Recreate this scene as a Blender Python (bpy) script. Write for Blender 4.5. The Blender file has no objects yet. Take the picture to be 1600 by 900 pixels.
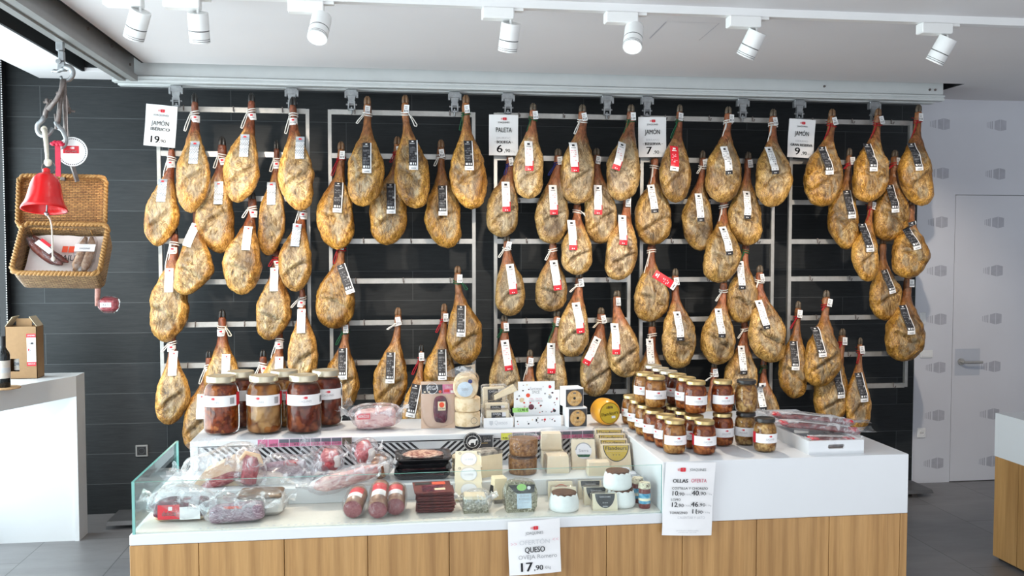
import bpy, math, random
from mathutils import Vector, Matrix, noise
S = bpy.context.scene
COL = S.collection
PI = math.pi
R = math.radians

# ---------------------------------------------------------------- camera, light, exposure
F_PX, CAM_H, YAW, PITCH = 1420.0, 1.8, R(7.77), math.atan(65 / 1420)
cd = bpy.data.cameras.new('camera'); cam = bpy.data.objects.new('camera', cd); COL.objects.link(cam)
cam.location = (0, 0, CAM_H); cam.rotation_euler = (PI / 2 - PITCH, 0, -YAW)
cd.sensor_width = 36; cd.lens = F_PX / 1600 * 36; cd.clip_start = 0.05
S.camera = cam
S.view_settings.view_transform = 'Standard'; S.view_settings.look = 'None'
S.view_settings.gamma = 1; S.view_settings.use_curve_mapping = False
S.view_settings.exposure = 0.45
S.cycles.max_bounces = 10; S.cycles.transparent_max_bounces = 24; S.cycles.diffuse_bounces = 4
S.cycles.sample_clamp_indirect = 6; S.cycles.use_denoising = True

wd = bpy.data.worlds.new('world'); S.world = wd; wd.use_nodes = True
bg = wd.node_tree.nodes['Background']; bg.inputs[0].default_value = (0.80, 0.90, 1.0, 1); bg.inputs[1].default_value = 0.55

def area(name, loc, rot, sx, sy, power, col):
    l = bpy.data.lights.new(name, 'AREA'); l.shape = 'RECTANGLE'; l.size = sx; l.size_y = sy
    l.energy = power; l.color = col
    o = bpy.data.objects.new(name, l); COL.objects.link(o); o.location = loc; o.rotation_euler = rot
    return o
# daylight through the glazed left wall and the shop front behind the viewer
area('window_daylight_side', (-2.75, 3.3, 1.55), (0, R(-90), 0), 2.6, 5.6, 230, (0.86, 0.94, 1.0))
area('window_daylight_front', (0.4, -2.6, 1.6), (R(90), 0, 0), 6.5, 2.7, 45, (0.86, 0.94, 1.0))
# added unseen upward fill that brightens the ceiling, as if bounced off sunlit ground
area('added_upfill', (0.5, -1.6, 0.03), (R(180), 0, 0), 9.0, 3.6, 200, (0.97, 0.97, 1.0))
area('added_upfill_side', (-3.6, 2.5, 0.03), (R(180), R(0), 0), 1.6, 6.5, 30, (0.92, 0.97, 1.0))  # second added upward fill, along the glazed left side
SPOT_W = 95

# ---------------------------------------------------------------- pixel <-> place helpers (1600x900 frame)
_cp, _sp, _cy, _sy = math.cos(PITCH), math.sin(PITCH), math.cos(YAW), math.sin(YAW)
_f = (_sy * _cp, _cy * _cp, -_sp); _r = (_cy, -_sy, 0); _u = (_sy * _sp, _cy * _sp, _cp)
def ray(px, py):
    x = (px - 800) / F_PX; y = (450 - py) / F_PX
    return [_f[i] + x * _r[i] + y * _u[i] for i in range(3)]
def PY(px, py, Y):
    d = ray(px, py); t = Y / d[1]; return Vector((d[0] * t, Y, CAM_H + d[2] * t))
def PZ(px, py, Z):
    d = ray(px, py); t = (Z - CAM_H) / d[2]; return Vector((d[0] * t, d[1] * t, Z))
def PXM(Y): return Y / F_PX * 1.0          # metres per pixel, roughly, at depth Y

# ---------------------------------------------------------------- materials
def lin(r, g, b):
    f = lambda c: (c / 255 / 12.92) if c <= 10 else ((c / 255 + 0.055) / 1.055) ** 2.4
    return (f(r), f(g), f(b), 1)
def newmat(name):
    m = bpy.data.materials.new(name); m.use_nodes = True
    nt = m.node_tree; b = nt.nodes['Principled BSDF']
    return m, nt, b
def N(nt, t, **k):
    n = nt.nodes.new(t)
    for a, v in k.items():
        if a.startswith('i_'):
            n.inputs[a[2:].replace('_', ' ')].default_value = v
        else: setattr(n, a, v)
    return n
def ramp(nt, fac, stops, interp='LINEAR'):
    r = nt.nodes.new('ShaderNodeValToRGB'); r.color_ramp.interpolation = interp
    e = r.color_ramp.elements
    while len(e) < len(stops): e.new(0.5)
    for k, (p, c) in enumerate(stops):
        e[k].position = p; e[k].color = c
    nt.links.new(fac, r.inputs[0]); return r.outputs[0]
def mixc(nt, fac, a, b, mode='MIX'):
    m = nt.nodes.new('ShaderNodeMix'); m.data_type = 'RGBA'; m.blend_type = mode
    for s, v in ((0, fac), (6, a), (7, b)):
        if hasattr(v, 'is_output') or isinstance(v, bpy.types.NodeSocket): nt.links.new(v, m.inputs[s])
        else: m.inputs[s].default_value = v
    return m.outputs[2]
def bump(nt, b, h, strength=0.3, dist=0.01):
    n = nt.nodes.new('ShaderNodeBump'); n.inputs['Strength'].default_value = strength; n.inputs['Distance'].default_value = dist
    nt.links.new(h, n.inputs['Height']); nt.links.new(n.outputs[0], b.inputs['Normal'])
def objco(nt, scale=(1, 1, 1), rot=(0, 0, 0), loc=(0, 0, 0)):
    t = nt.nodes.new('ShaderNodeTexCoord'); m = nt.nodes.new('ShaderNodeMapping')
    m.inputs['Scale'].default_value = scale; m.inputs['Rotation'].default_value = rot; m.inputs['Location'].default_value = loc
    nt.links.new(t.outputs['Object'], m.inputs[0]); return m.outputs[0]
def noise_n(nt, vec, scale, detail=4, rough=0.6, dist=0.0):
    n = nt.nodes.new('ShaderNodeTexNoise'); n.inputs['Scale'].default_value = scale
    n.inputs['Detail'].default_value = detail; n.inputs['Roughness'].default_value = rough; n.inputs['Distortion'].default_value = dist
    nt.links.new(vec, n.inputs['Vector']); return n.outputs['Fac']
def flat(name, c, rough=0.5, metal=0.0, var=0.06, vs=30, bmp=0.0, spec=0.5):
    """plain material with a little procedural variation"""
    m, nt, b = newmat(name)
    b.inputs['Roughness'].default_value = rough; b.inputs['Metallic'].default_value = metal
    b.inputs['Specular IOR Level'].default_value = spec
    v = objco(nt); n = noise_n(nt, v, vs)
    lo = tuple(x * (1 - var) for x in c[:3]) + (1,); hi = tuple(min(1, x * (1 + var)) for x in c[:3]) + (1,)
    nt.links.new(ramp(nt, n, [(0.3, lo), (0.7, hi)]), b.inputs['Base Color'])
    if bmp: bump(nt, b, n, bmp, 0.004)
    return m
def speckle(name, cols, scale=120, rough=0.6, bmp=0.2, stretch=(1, 1, 1), detail=3, dist=0.0):
    m, nt, b = newmat(name); b.inputs['Roughness'].default_value = rough; b.inputs['Specular IOR Level'].default_value = 0.3
    v = objco(nt, stretch); n = noise_n(nt, v, scale, detail, 0.6, dist)
    k = len(cols); st = [(0.30 + 0.4 * i / max(1, k - 1), c) for i, c in enumerate(cols)]
    nt.links.new(ramp(nt, n, st), b.inputs['Base Color'])
    if bmp: bump(nt, b, n, bmp, 0.003)
    return m
def chunks(name, cols, scale=40, rough=0.25, stretch=(1, 1, 1)):
    """pieces of meat, beans, herbs: voronoi cells"""
    m, nt, b = newmat(name); b.inputs['Roughness'].default_value = max(0.3, rough); b.inputs['Specular IOR Level'].default_value = 0.2
    v = objco(nt, stretch)
    nz = nt.nodes.new('ShaderNodeTexNoise'); nz.inputs['Scale'].default_value = scale * 0.8; nt.links.new(v, nz.inputs['Vector'])
    vv = mixc(nt, 0.12 / max(1, scale / 30), v, nz.outputs['Color'])
    vo = nt.nodes.new('ShaderNodeTexVoronoi'); vo.inputs['Scale'].default_value = scale; nt.links.new(vv, vo.inputs['Vector'])
    sep = nt.nodes.new('ShaderNodeSeparateColor'); nt.links.new(vo.outputs['Color'], sep.inputs[0])
    k = len(cols)
    c1 = ramp(nt, sep.outputs[0], [(i / k, c) for i, c in enumerate(cols)])
    edge = ramp(nt, vo.outputs['Distance'], [(0.25, (1, 1, 1, 1)), (0.75, (0.35, 0.25, 0.2, 1))])
    nt.links.new(mixc(nt, 1.0, c1, edge, 'MULTIPLY'), b.inputs['Base Color'])
    return m
def clear(name, tint=(1, 1, 1, 1), gloss=0.08, haze=0.0, rough=0.05, hazecol=(0.9, 0.92, 0.95, 1), wob=0, edge=0.5):
    """thin clear sheet: see-through with a reflection and an optional milky haze"""
    m = bpy.data.materials.new(name); m.use_nodes = True; nt = m.node_tree
    for n in list(nt.nodes): nt.nodes.remove(n)
    out = nt.nodes.new('ShaderNodeOutputMaterial')
    tr = N(nt, 'ShaderNodeBsdfTransparent'); tr.inputs[0].default_value = tint
    gl = N(nt, 'ShaderNodeBsdfGlossy'); gl.inputs['Roughness'].default_value = rough; gl.inputs[0].default_value = (1, 1, 1, 1)
    mx = nt.nodes.new('ShaderNodeMixShader')
    lw = nt.nodes.new('ShaderNodeLayerWeight'); lw.inputs['Blend'].default_value = 0.25
    mp = nt.nodes.new('ShaderNodeMapRange'); mp.inputs['To Min'].default_value = gloss; mp.inputs['To Max'].default_value = min(1, gloss + edge)
    nt.links.new(lw.outputs['Fresnel'], mp.inputs['Value']); nt.links.new(mp.outputs[0], mx.inputs[0])
    nt.links.new(tr.outputs[0], mx.inputs[1]); nt.links.new(gl.outputs[0], mx.inputs[2])
    last = mx.outputs[0]
    if wob:
        v = objco(nt); n = noise_n(nt, v, wob, 3, 0.55, 0.6)
        bn = nt.nodes.new('ShaderNodeBump'); bn.inputs['Strength'].default_value = 0.8; bn.inputs['Distance'].default_value = 0.012
        nt.links.new(n, bn.inputs['Height']); nt.links.new(bn.outputs[0], gl.inputs['Normal'])
    if haze:
        df = N(nt, 'ShaderNodeBsdfDiffuse'); df.inputs[0].default_value = hazecol
        m2 = nt.nodes.new('ShaderNodeMixShader'); m2.inputs[0].default_value = haze
        if wob:
            nt.links.new(bn.outputs[0], df.inputs['Normal'])
            hz = ramp(nt, n, [(0.40, (haze * 0.25,) * 3 + (1,)), (0.55, (haze * 0.9,) * 3 + (1,)), (0.66, (min(1, haze * 4.0),) * 3 + (1,))]); nt.links.new(hz, m2.inputs[0])
        nt.links.new(last, m2.inputs[1]); nt.links.new(df.outputs[0], m2.inputs[2]); last = m2.outputs[0]
    nt.links.new(last, out.inputs[0]); return m
def glow(name, c, strength):
    m, nt, b = newmat(name); b.inputs['Emission Color'].default_value = c; b.inputs['Emission Strength'].default_value = strength
    b.inputs['Base Color'].default_value = c
    return m

M = {}
M['white'] = flat('white_lacquer', (0.80, 0.80, 0.80, 1), 0.28, var=0.015, vs=4)
M['whitecounter'] = flat('white_counter', (0.70, 0.715, 0.73, 1), 0.35, var=0.015, vs=3)
M['deck'] = speckle('cream_stone_deck', [(0.66, 0.61, 0.55, 1), (0.74, 0.69, 0.63, 1), (0.78, 0.74, 0.68, 1)], 160, 0.35, 0.03)
M['ceil'] = flat('ceiling_paint', (0.72, 0.70, 0.71, 1), 0.8, var=0.02, vs=1.2)
M['lilac'] = flat('pale_wall_paint', (0.66, 0.665, 0.715, 1), 0.5, var=0.03, vs=1.5)
M['lilacdoor'] = flat('pale_door_paint', (0.67, 0.67, 0.715, 1), 0.45, var=0.03, vs=1.5)
M['motif'] = flat('grey_print', (0.44, 0.44, 0.49, 1), 0.5, var=0.08, vs=20)
M['black'] = flat('black', (0.012, 0.012, 0.014, 1), 0.5)
M['slot'] = flat('dark_recess', (0.012, 0.014, 0.016, 1), 0.8)
M['alu'] = flat('grey_and_shaded_rail', (0.27, 0.27, 0.265, 1), 0.42, 0.2, var=0.06, vs=6)  # on the left rail this darker tone paints in its shade; socket plate grey
M['alulight'] = flat('rail_pale', (0.60, 0.62, 0.62, 1), 0.42, 0.1, var=0.04, vs=6)
M['steel'] = flat('rack_steel', (0.44, 0.43, 0.41, 1), 0.36, 0.55, var=0.12, vs=18)
M['zinc'] = flat('galvanised_steel', (0.33, 0.34, 0.35, 1), 0.42, 0.7, var=0.2, vs=40, bmp=0.1)
M['rust'] = flat('worn_steel', (0.20, 0.17, 0.16, 1), 0.55, 0.6, var=0.35, vs=45, bmp=0.25)
M['paper'] = flat('paper', (0.84, 0.83, 0.83, 1), 0.7, var=0.02, vs=15)
M['paperp'] = flat('pinkish_paper', (0.82, 0.72, 0.68, 1), 0.6, var=0.03, vs=15)
M['ink'] = flat('black_ink', (0.02, 0.02, 0.025, 1), 0.6)
M['tagtext'] = flat('label_small_print', (0.13, 0.13, 0.14, 1), 0.6)
M['greyink'] = flat('grey_ink', (0.35, 0.35, 0.36, 1), 0.6)
M['paleink'] = flat('pale_ink', (0.58, 0.58, 0.6, 1), 0.6)
M['red'] = flat('red_print', (0.62, 0.015, 0.03, 1), 0.45)
M['pinkink'] = flat('pink_marker', (0.72, 0.12, 0.22, 1), 0.6)
M['palepink'] = flat('pale_pink_marker', (0.75, 0.45, 0.5, 1), 0.6)
M['silver'] = flat('silver_label', (0.36, 0.41, 0.47, 1), 0.35, 0.2, var=0.1, vs=60)
M['silverdk'] = flat('silver_print', (0.24, 0.27, 0.31, 1), 0.4, 0.2)
M['rope'] = speckle('cotton_rope', [(0.62, 0.55, 0.43, 1), (0.80, 0.75, 0.65, 1)], 300, 0.85)
M['ropew'] = speckle('white_cord', [(0.66, 0.63, 0.58, 1), (0.86, 0.84, 0.8, 1)], 300, 0.8)
M['roped'] = speckle('red_cord', [(0.34, 0.01, 0.02, 1), (0.5, 0.02, 0.03, 1)], 300, 0.8)
M['ropeg'] = speckle('green_cord', [(0.01, 0.07, 0.03, 1), (0.02, 0.14, 0.06, 1)], 300, 0.8)
M['ropeb'] = speckle('blue_cord', [(0.01, 0.02, 0.12, 1), (0.02, 0.03, 0.2, 1)], 300, 0.8)
M['hoofk'] = flat('black_hoof', (0.016, 0.014, 0.013, 1), 0.35, var=0.3, vs=50)
M['hoofb'] = flat('brown_hoof', (0.16, 0.085, 0.04, 1), 0.45, var=0.4, vs=60, bmp=0.2)
M['hoofg'] = flat('grey_hoof', (0.10, 0.075, 0.05, 1), 0.45, var=0.5, vs=60, bmp=0.2)
M['plateclear'] = clear('clear_plate', (0.94, 0.95, 0.96, 1), 0.0, 0.0, 0.1, edge=0.1)
M['glassedge'] = flat('glass_edge', (0.16, 0.42, 0.38, 1), 0.15)
M['glass'] = clear('case_glass', (0.955, 0.985, 0.978, 1), 0.0, 0.0, 0.02, edge=0.22)
M['jarglass'] = clear('jar_glass', (0.98, 0.98, 0.97, 1), 0.012, 0.0, 0.04)
M['film'] = clear('plastic_film', (0.98, 0.98, 0.99, 1), 0.05, 0.12, 0.12, wob=26)
M['filmc'] = clear('clear_film', (0.98, 0.98, 0.99, 1), 0.018, 0.016, 0.08, wob=30)
M['gold'] = flat('gold_lid', (0.60, 0.45, 0.20, 1), 0.3, 0.85, var=0.08, vs=30)
M['goldp'] = flat('pale_gold_lid', (0.62, 0.56, 0.42, 1), 0.3, 0.8, var=0.08, vs=30)
M['blacklid'] = flat('black_lid', (0.02, 0.017, 0.015, 1), 0.35)
M['cardboard'] = flat('kraft_board', (0.34, 0.20, 0.095, 1), 0.75, var=0.06, vs=40)
M['cardin'] = flat('pale_board', (0.72, 0.60, 0.42, 1), 0.75, var=0.05, vs=40)

def tile_wall():
    m, nt, b = newmat('slate_tiles')
    tc = nt.nodes.new('ShaderNodeTexCoord'); sx = nt.nodes.new('ShaderNodeSeparateXYZ'); nt.links.new(tc.outputs['Object'], sx.inputs[0])
    cx = nt.nodes.new('ShaderNodeCombineXYZ')
    ax = nt.nodes.new('ShaderNodeMath'); ax.operation = 'ADD'; ax.inputs[1].default_value = 10 + 0.72
    nt.links.new(sx.outputs[0], ax.inputs[0]); nt.links.new(ax.outputs[0], cx.inputs[0]); nt.links.new(sx.outputs[2], cx.inputs[1])
    br = nt.nodes.new('ShaderNodeTexBrick'); br.offset = 0.37; br.offset_frequency = 2; br.squash = 1
    br.inputs['Scale'].default_value = 1; br.inputs['Brick Width'].default_value = 1.21; br.inputs['Row Height'].default_value = 0.2035
    br.inputs['Mortar Size'].default_value = 0.0018; br.inputs['Mortar Smooth'].default_value = 0.1; br.inputs['Bias'].default_value = 0.0
    br.inputs['Color1'].default_value = (0.0, 0.0, 0.0, 1); br.inputs['Color2'].default_value = (1, 1, 1, 1); br.inputs['Mortar'].default_value = (0.5, 0.5, 0.5, 1)
    nt.links.new(cx.outputs[0], br.inputs['Vector'])
    tone = ramp(nt, br.outputs['Color'], [(0.0, (0.015, 0.0175, 0.0195, 1)), (1.0, (0.027, 0.030, 0.033, 1))])
    v = objco(nt, (1.2, 1, 14)); n = noise_n(nt, v, 6, 6, 0.7, 0.3)
    streak = ramp(nt, n, [(0.3, (0.72, 0.72, 0.72, 1)), (0.7, (1.25, 1.24, 1.22, 1))])
    c = mixc(nt, 1.0, tone, streak, 'MULTIPLY')
    c = mixc(nt, br.outputs['Fac'], c, (0.075, 0.08, 0.085, 1))
    nt.links.new(c, b.inputs['Base Color']); b.inputs['Roughness'].default_value = 0.45; b.inputs['Specular IOR Level'].default_value = 0.25
    inv = nt.nodes.new('ShaderNodeMath'); inv.operation = 'SUBTRACT'; inv.inputs[0].default_value = 1; nt.links.new(br.outputs['Fac'], inv.inputs[1])
    bump(nt, b, inv.outputs[0], 0.4, 0.002)
    return m
M['tiles'] = tile_wall()
def floor_mat():
    m, nt, b = newmat('grey_floor_tiles')
    v = objco(nt, (1, 1, 1), (0, 0, R(90)), (0, 0, 0))
    mp = v.node; mp.inputs['Location'].default_value = (-5.375 + 12, 1.745 - 12 + 12 * 2, 0)
    br = nt.nodes.new('ShaderNodeTexBrick'); br.offset = 0.33
    br.inputs['Scale'].default_value = 1; br.inputs['Brick Width'].default_value = 1.2; br.inputs['Row Height'].default_value = 0.53
    br.inputs['Mortar Size'].default_value = 0.003; br.inputs['Mortar Smooth'].default_value = 0.1
    br.inputs['Color1'].default_value = (0.165, 0.16, 0.165, 1); br.inputs['Color2'].default_value = (0.195, 0.19, 0.195, 1); br.inputs['Mortar'].default_value = (0.08, 0.08, 0.08, 1)
    nt.links.new(v, br.inputs['Vector'])
    n = noise_n(nt, objco(nt, (1, 3, 1)), 3, 5, 0.65)
    c = mixc(nt, 1.0, br.outputs['Color'], ramp(nt, n, [(0.3, (0.85, 0.85, 0.85, 1)), (0.7, (1.12, 1.12, 1.12, 1))]), 'MULTIPLY')
    nt.links.new(c, b.inputs['Base Color']); b.inputs['Roughness'].default_value = 0.4
    return m
M['floor'] = floor_mat()
def oak():
    m, nt, b = newmat('oak_planks')
    tc = nt.nodes.new('ShaderNodeTexCoord'); sx = nt.nodes.new('ShaderNodeSeparateXYZ'); nt.links.new(tc.outputs['Object'], sx.inputs[0])
    # plank index along x+y so that side planks differ as well
    ad = nt.nodes.new('ShaderNodeMath'); ad.operation = 'ADD'; nt.links.new(sx.outputs[0], ad.inputs[0]); nt.links.new(sx.outputs[1], ad.inputs[1])
    dv = nt.nodes.new('ShaderNodeMath'); dv.operation = 'DIVIDE'; dv.inputs[1].default_value = 0.2545; nt.links.new(ad.outputs[0], dv.inputs[0])
    fl = nt.nodes.new('ShaderNodeMath'); fl.operation = 'FLOOR'; nt.links.new(dv.outputs[0], fl.inputs[0])
    wn = nt.nodes.new('ShaderNodeTexWhiteNoise'); wn.noise_dimensions = '1D'; nt.links.new(fl.outputs[0], wn.inputs['W'])
    of = nt.nodes.new('ShaderNodeVectorMath'); of.operation = 'SCALE'; of.inputs[3].default_value = 7.0; nt.links.new(wn.outputs['Color'], of.inputs[0])
    av = nt.nodes.new('ShaderNodeVectorMath'); av.operation = 'ADD'; nt.links.new(tc.outputs['Object'], av.inputs[0]); nt.links.new(of.outputs[0], av.inputs[1])
    mp = nt.nodes.new('ShaderNodeMapping'); mp.inputs['Scale'].default_value = (6, 6, 0.55); nt.links.new(av.outputs[0], mp.inputs[0])
    big = noise_n(nt, mp.outputs[0], 1.1, 3, 0.5, 1.5)
    wv = nt.nodes.new('ShaderNodeTexWave'); wv.wave_type = 'BANDS'; wv.bands_direction = 'X'
    wv.inputs['Scale'].default_value = 0.9; wv.inputs['Distortion'].default_value = 9; wv.inputs['Detail'].default_value = 3; wv.inputs['Detail Scale'].default_value = 0.8
    nt.links.new(mp.outputs[0], wv.inputs['Vector'])
    mp2 = nt.nodes.new('ShaderNodeMapping'); mp2.inputs['Scale'].default_value = (90, 90, 3); nt.links.new(av.outputs[0], mp2.inputs[0])
    fine = noise_n(nt, mp2.outputs[0], 1.5, 5, 0.7)
    mp3 = nt.nodes.new('ShaderNodeMapping'); mp3.inputs['Scale'].default_value = (11, 11, 0.7); nt.links.new(av.outputs[0], mp3.inputs[0])
    grain = noise_n(nt, mp3.outputs[0], 1.3, 5, 0.6, 1.2)
    c = ramp(nt, grain, [(0.25, (0.37, 0.195, 0.066, 1)), (0.5, (0.46, 0.26, 0.095, 1)), (0.75, (0.52, 0.305, 0.12, 1))])
    c = mixc(nt, 0.55, c, ramp(nt, wv.outputs['Fac'], [(0.0, (0.72, 0.66, 0.58, 1)), (0.35, (1, 1, 1, 1)), (1.0, (1.08, 1.07, 1.05, 1))]), 'MULTIPLY')
    c = mixc(nt, 1.0, c, ramp(nt, fine, [(0.3, (0.84, 0.80, 0.76, 1)), (0.7, (1.08, 1.08, 1.08, 1))]), 'MULTIPLY')
    c = mixc(nt, 1.0, c, ramp(nt, wn.outputs['Value'], [(0.0, (0.92, 0.90, 0.88, 1)), (1.0, (1.06, 1.05, 1.04, 1))]), 'MULTIPLY')
    nt.links.new(c, b.inputs['Base Color']); b.inputs['Roughness'].default_value = 0.45
    return m
M['oak'] = oak()
def ham_mat(name, fat, leanlo, leanhi, dark, shank, white):
    m, nt, b = newmat(name)
    at = nt.nodes.new('ShaderNodeAttribute'); at.attribute_name = 'lean'
    sh = nt.nodes.new('ShaderNodeAttribute'); sh.attribute_name = 'shank'
    oi = nt.nodes.new('ShaderNodeObjectInfo')
    tc = nt.nodes.new('ShaderNodeTexCoord')
    of = nt.nodes.new('ShaderNodeVectorMath'); of.operation = 'SCALE'; of.inputs[3].default_value = 40
    cb = nt.nodes.new('ShaderNodeCombineXYZ')
    for k in range(3): nt.links.new(oi.outputs['Random'], cb.inputs[k])
    nt.links.new(cb.outputs[0], of.inputs[0])
    av = nt.nodes.new('ShaderNodeVectorMath'); av.operation = 'ADD'; nt.links.new(tc.outputs['Object'], av.inputs[0]); nt.links.new(of.outputs[0], av.inputs[1])
    mp = nt.nodes.new('ShaderNodeMapping'); mp.inputs['Scale'].default_value = (1.6, 1, 0.8); nt.links.new(av.outputs[0], mp.inputs[0]); v = mp.outputs[0]
    n1 = noise_n(nt, v, 10, 5, 0.6, 2.2)
    n2 = noise_n(nt, v, 17, 4, 0.55, 1.8)
    n3 = noise_n(nt, v, 5, 3, 0.5, 0.8)
    n4 = noise_n(nt, v, 10, 5, 0.6, 4.0)
    n5 = noise_n(nt, v, 24, 4, 0.6, 3.0)
    fatc = ramp(nt, n2, [(0.30, tuple(x * 0.55 for x in fat[:3]) + (1,)), (0.46, fat), (0.68, tuple(min(1, x * 1.2 + 0.09) for x in fat[:3]) + (1,))])
    lean = ramp(nt, n1, [(0.30, dark), (0.42, leanlo), (0.55, leanhi), (0.70, white)])
    fine = ramp(nt, n2, [(0.30, (0.50, 0.44, 0.38, 1)), (0.48, (0.98, 0.96, 0.93, 1)), (0.70, (1.32, 1.30, 1.24, 1))])
    lean = mixc(nt, 1.0, lean, fine, 'MULTIPLY')
    c = mixc(nt, at.outputs['Fac'], fatc, lean)
    vein = ramp(nt, n4, [(0.36, (1.05, 1.05, 1.05, 1)), (0.42, (0.34, 0.23, 0.15, 1)), (0.45, (0.42, 0.3, 0.2, 1)), (0.49, (1.22, 1.2, 1.15, 1)), (0.55, (0.95, 0.94, 0.92, 1)), (0.59, (0.40, 0.28, 0.18, 1)), (0.64, (1.05, 1.05, 1.05, 1))])
    c = mixc(nt, 0.85, c, vein, 'MULTIPLY')
    vein2 = ramp(nt, n5, [(0.40, (1.08, 1.07, 1.05, 1)), (0.48, (0.45, 0.34, 0.25, 1)), (0.55, (1.08, 1.07, 1.05, 1))])
    c = mixc(nt, 0.45, c, vein2, 'MULTIPLY')
    patch = ramp(nt, n3, [(0.30, (0.42, 0.33, 0.25, 1)), (0.48, (0.95, 0.9, 0.85, 1)), (0.68, (1.30, 1.28, 1.22, 1))])
    n6 = noise_n(nt, v, 8, 4, 0.6, 1.4)
    grey = ramp(nt, n6, [(0.46, (0, 0, 0, 1)), (0.60, (0.75, 0.75, 0.75, 1))])
    gm = nt.nodes.new('ShaderNodeMath'); gm.operation = 'MULTIPLY'; nt.links.new(grey, gm.inputs[0]); nt.links.new(at.outputs['Fac'], gm.inputs[1])
    c = mixc(nt, gm.outputs[0], c, mixc(nt, 1.0, (0.40, 0.35, 0.26, 1), fine, 'MULTIPLY'))
    c = mixc(nt, 1.0, c, patch, 'MULTIPLY')
    shc = ramp(nt, n2, [(0.3, tuple(x * 0.35 for x in shank[:3]) + (1,)), (0.55, shank), (0.8, tuple(x * 1.7 for x in shank[:3]) + (1,))])
    c = mixc(nt, sh.outputs['Fac'], c, shc)
    hs = nt.nodes.new('ShaderNodeHueSaturation')
    mr = nt.nodes.new('ShaderNodeMapRange'); mr.inputs['To Min'].default_value = 0.66; mr.inputs['To Max'].default_value = 0.95; hs.inputs['Saturation'].default_value = 1.06
    nt.links.new(oi.outputs['Random'], mr.inputs['Value']); nt.links.new(mr.outputs[0], hs.inputs['Value']); nt.links.new(c, hs.inputs['Color'])
    nt.links.new(hs.outputs[0], b.inputs['Base Color'])
    b.inputs['Roughness'].default_value = 0.36; b.inputs['Specular IOR Level'].default_value = 0.6
    sm = nt.nodes.new('ShaderNodeMath'); sm.operation = 'ADD'; nt.links.new(n1, sm.inputs[0]); nt.links.new(n4, sm.inputs[1])
    s2 = nt.nodes.new('ShaderNodeMath'); s2.operation = 'MULTIPLY_ADD'; s2.inputs[1].default_value = 0.5; nt.links.new(n2, s2.inputs[0]); nt.links.new(sm.outputs[0], s2.inputs[2])
    bump(nt, b, s2.outputs[0], 0.6, 0.013)
    return m
M['hamA'] = ham_mat('cured_ham_iberian', (0.66, 0.40, 0.13, 1), (0.36, 0.27, 0.14, 1), (0.56, 0.46, 0.27, 1), (0.13, 0.095, 0.055, 1), (0.23, 0.062, 0.032, 1), (0.74, 0.66, 0.47, 1))
M['hamB'] = ham_mat('cured_ham_golden', (0.64, 0.37, 0.10, 1), (0.42, 0.27, 0.11, 1), (0.60, 0.42, 0.19, 1), (0.15, 0.095, 0.045, 1), (0.36, 0.145, 0.065, 1), (0.74, 0.60, 0.36, 1))
M['hamC'] = ham_mat('cured_shoulder_pale', (0.58, 0.40, 0.17, 1), (0.36, 0.28, 0.17, 1), (0.56, 0.47, 0.32, 1), (0.13, 0.10, 0.07, 1), (0.38, 0.14, 0.075, 1), (0.76, 0.70, 0.58, 1))
M['hamD'] = ham_mat('cured_ham_brown', (0.57, 0.37, 0.13, 1), (0.36, 0.25, 0.12, 1), (0.54, 0.42, 0.24, 1), (0.11, 0.075, 0.045, 1), (0.34, 0.115, 0.06, 1), (0.72, 0.62, 0.43, 1))

def wicker(name, a, bcol):
    m, nt, b = newmat(name)
    tc = nt.nodes.new('ShaderNodeTexCoord'); sx = nt.nodes.new('ShaderNodeSeparateXYZ'); nt.links.new(tc.outputs['Object'], sx.inputs[0])
    cx = nt.nodes.new('ShaderNodeCombineXYZ')
    ad = nt.nodes.new('ShaderNodeMath'); ad.operation = 'ADD'; nt.links.new(sx.outputs[1], ad.inputs[0]); nt.links.new(sx.outputs[2], ad.inputs[1])
    nt.links.new(sx.outputs[0], cx.inputs[0]); nt.links.new(ad.outputs[0], cx.inputs[1])
    br = nt.nodes.new('ShaderNodeTexBrick'); br.offset = 0.5
    br.inputs['Scale'].default_value = 1; br.inputs['Brick Width'].default_value = 0.026; br.inputs['Row Height'].default_value = 0.0085
    br.inputs['Mortar Size'].default_value = 0.0016; br.inputs['Mortar Smooth'].default_value = 0.8
    br.inputs['Color1'].default_value = a; br.inputs['Color2'].default_value = bcol; br.inputs['Mortar'].default_value = tuple(x * 0.25 for x in a[:3]) + (1,)
    nt.links.new(cx.outputs[0], br.inputs['Vector'])
    n = noise_n(nt, objco(nt, (1, 1, 1)), 60, 4, 0.6)
    c = mixc(nt, 1.0, br.outputs['Color'], ramp(nt, n, [(0.3, (0.65, 0.6, 0.55, 1)), (0.7, (1.2, 1.2, 1.2, 1))]), 'MULTIPLY')
    nt.links.new(c, b.inputs['Base Color']); b.inputs['Roughness'].default_value = 0.55
    inv = nt.nodes.new('ShaderNodeMath'); inv.operation = 'SUBTRACT'; inv.inputs[0].default_value = 1; nt.links.new(br.outputs['Fac'], inv.inputs[1])
    bump(nt, b, inv.outputs[0], 0.9, 0.006)
    return m
M['wickerlid'] = wicker('wicker_honey', (0.40, 0.17, 0.045, 1), (0.55, 0.27, 0.08, 1))
M['wickerbox'] = wicker('wicker_brown', (0.26, 0.14, 0.06, 1), (0.44, 0.28, 0.13, 1))
M['wickerrim'] = speckle('wicker_rim', [(0.30, 0.14, 0.04, 1), (0.52, 0.29, 0.10, 1)], 90, 0.5, 0.5)

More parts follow.
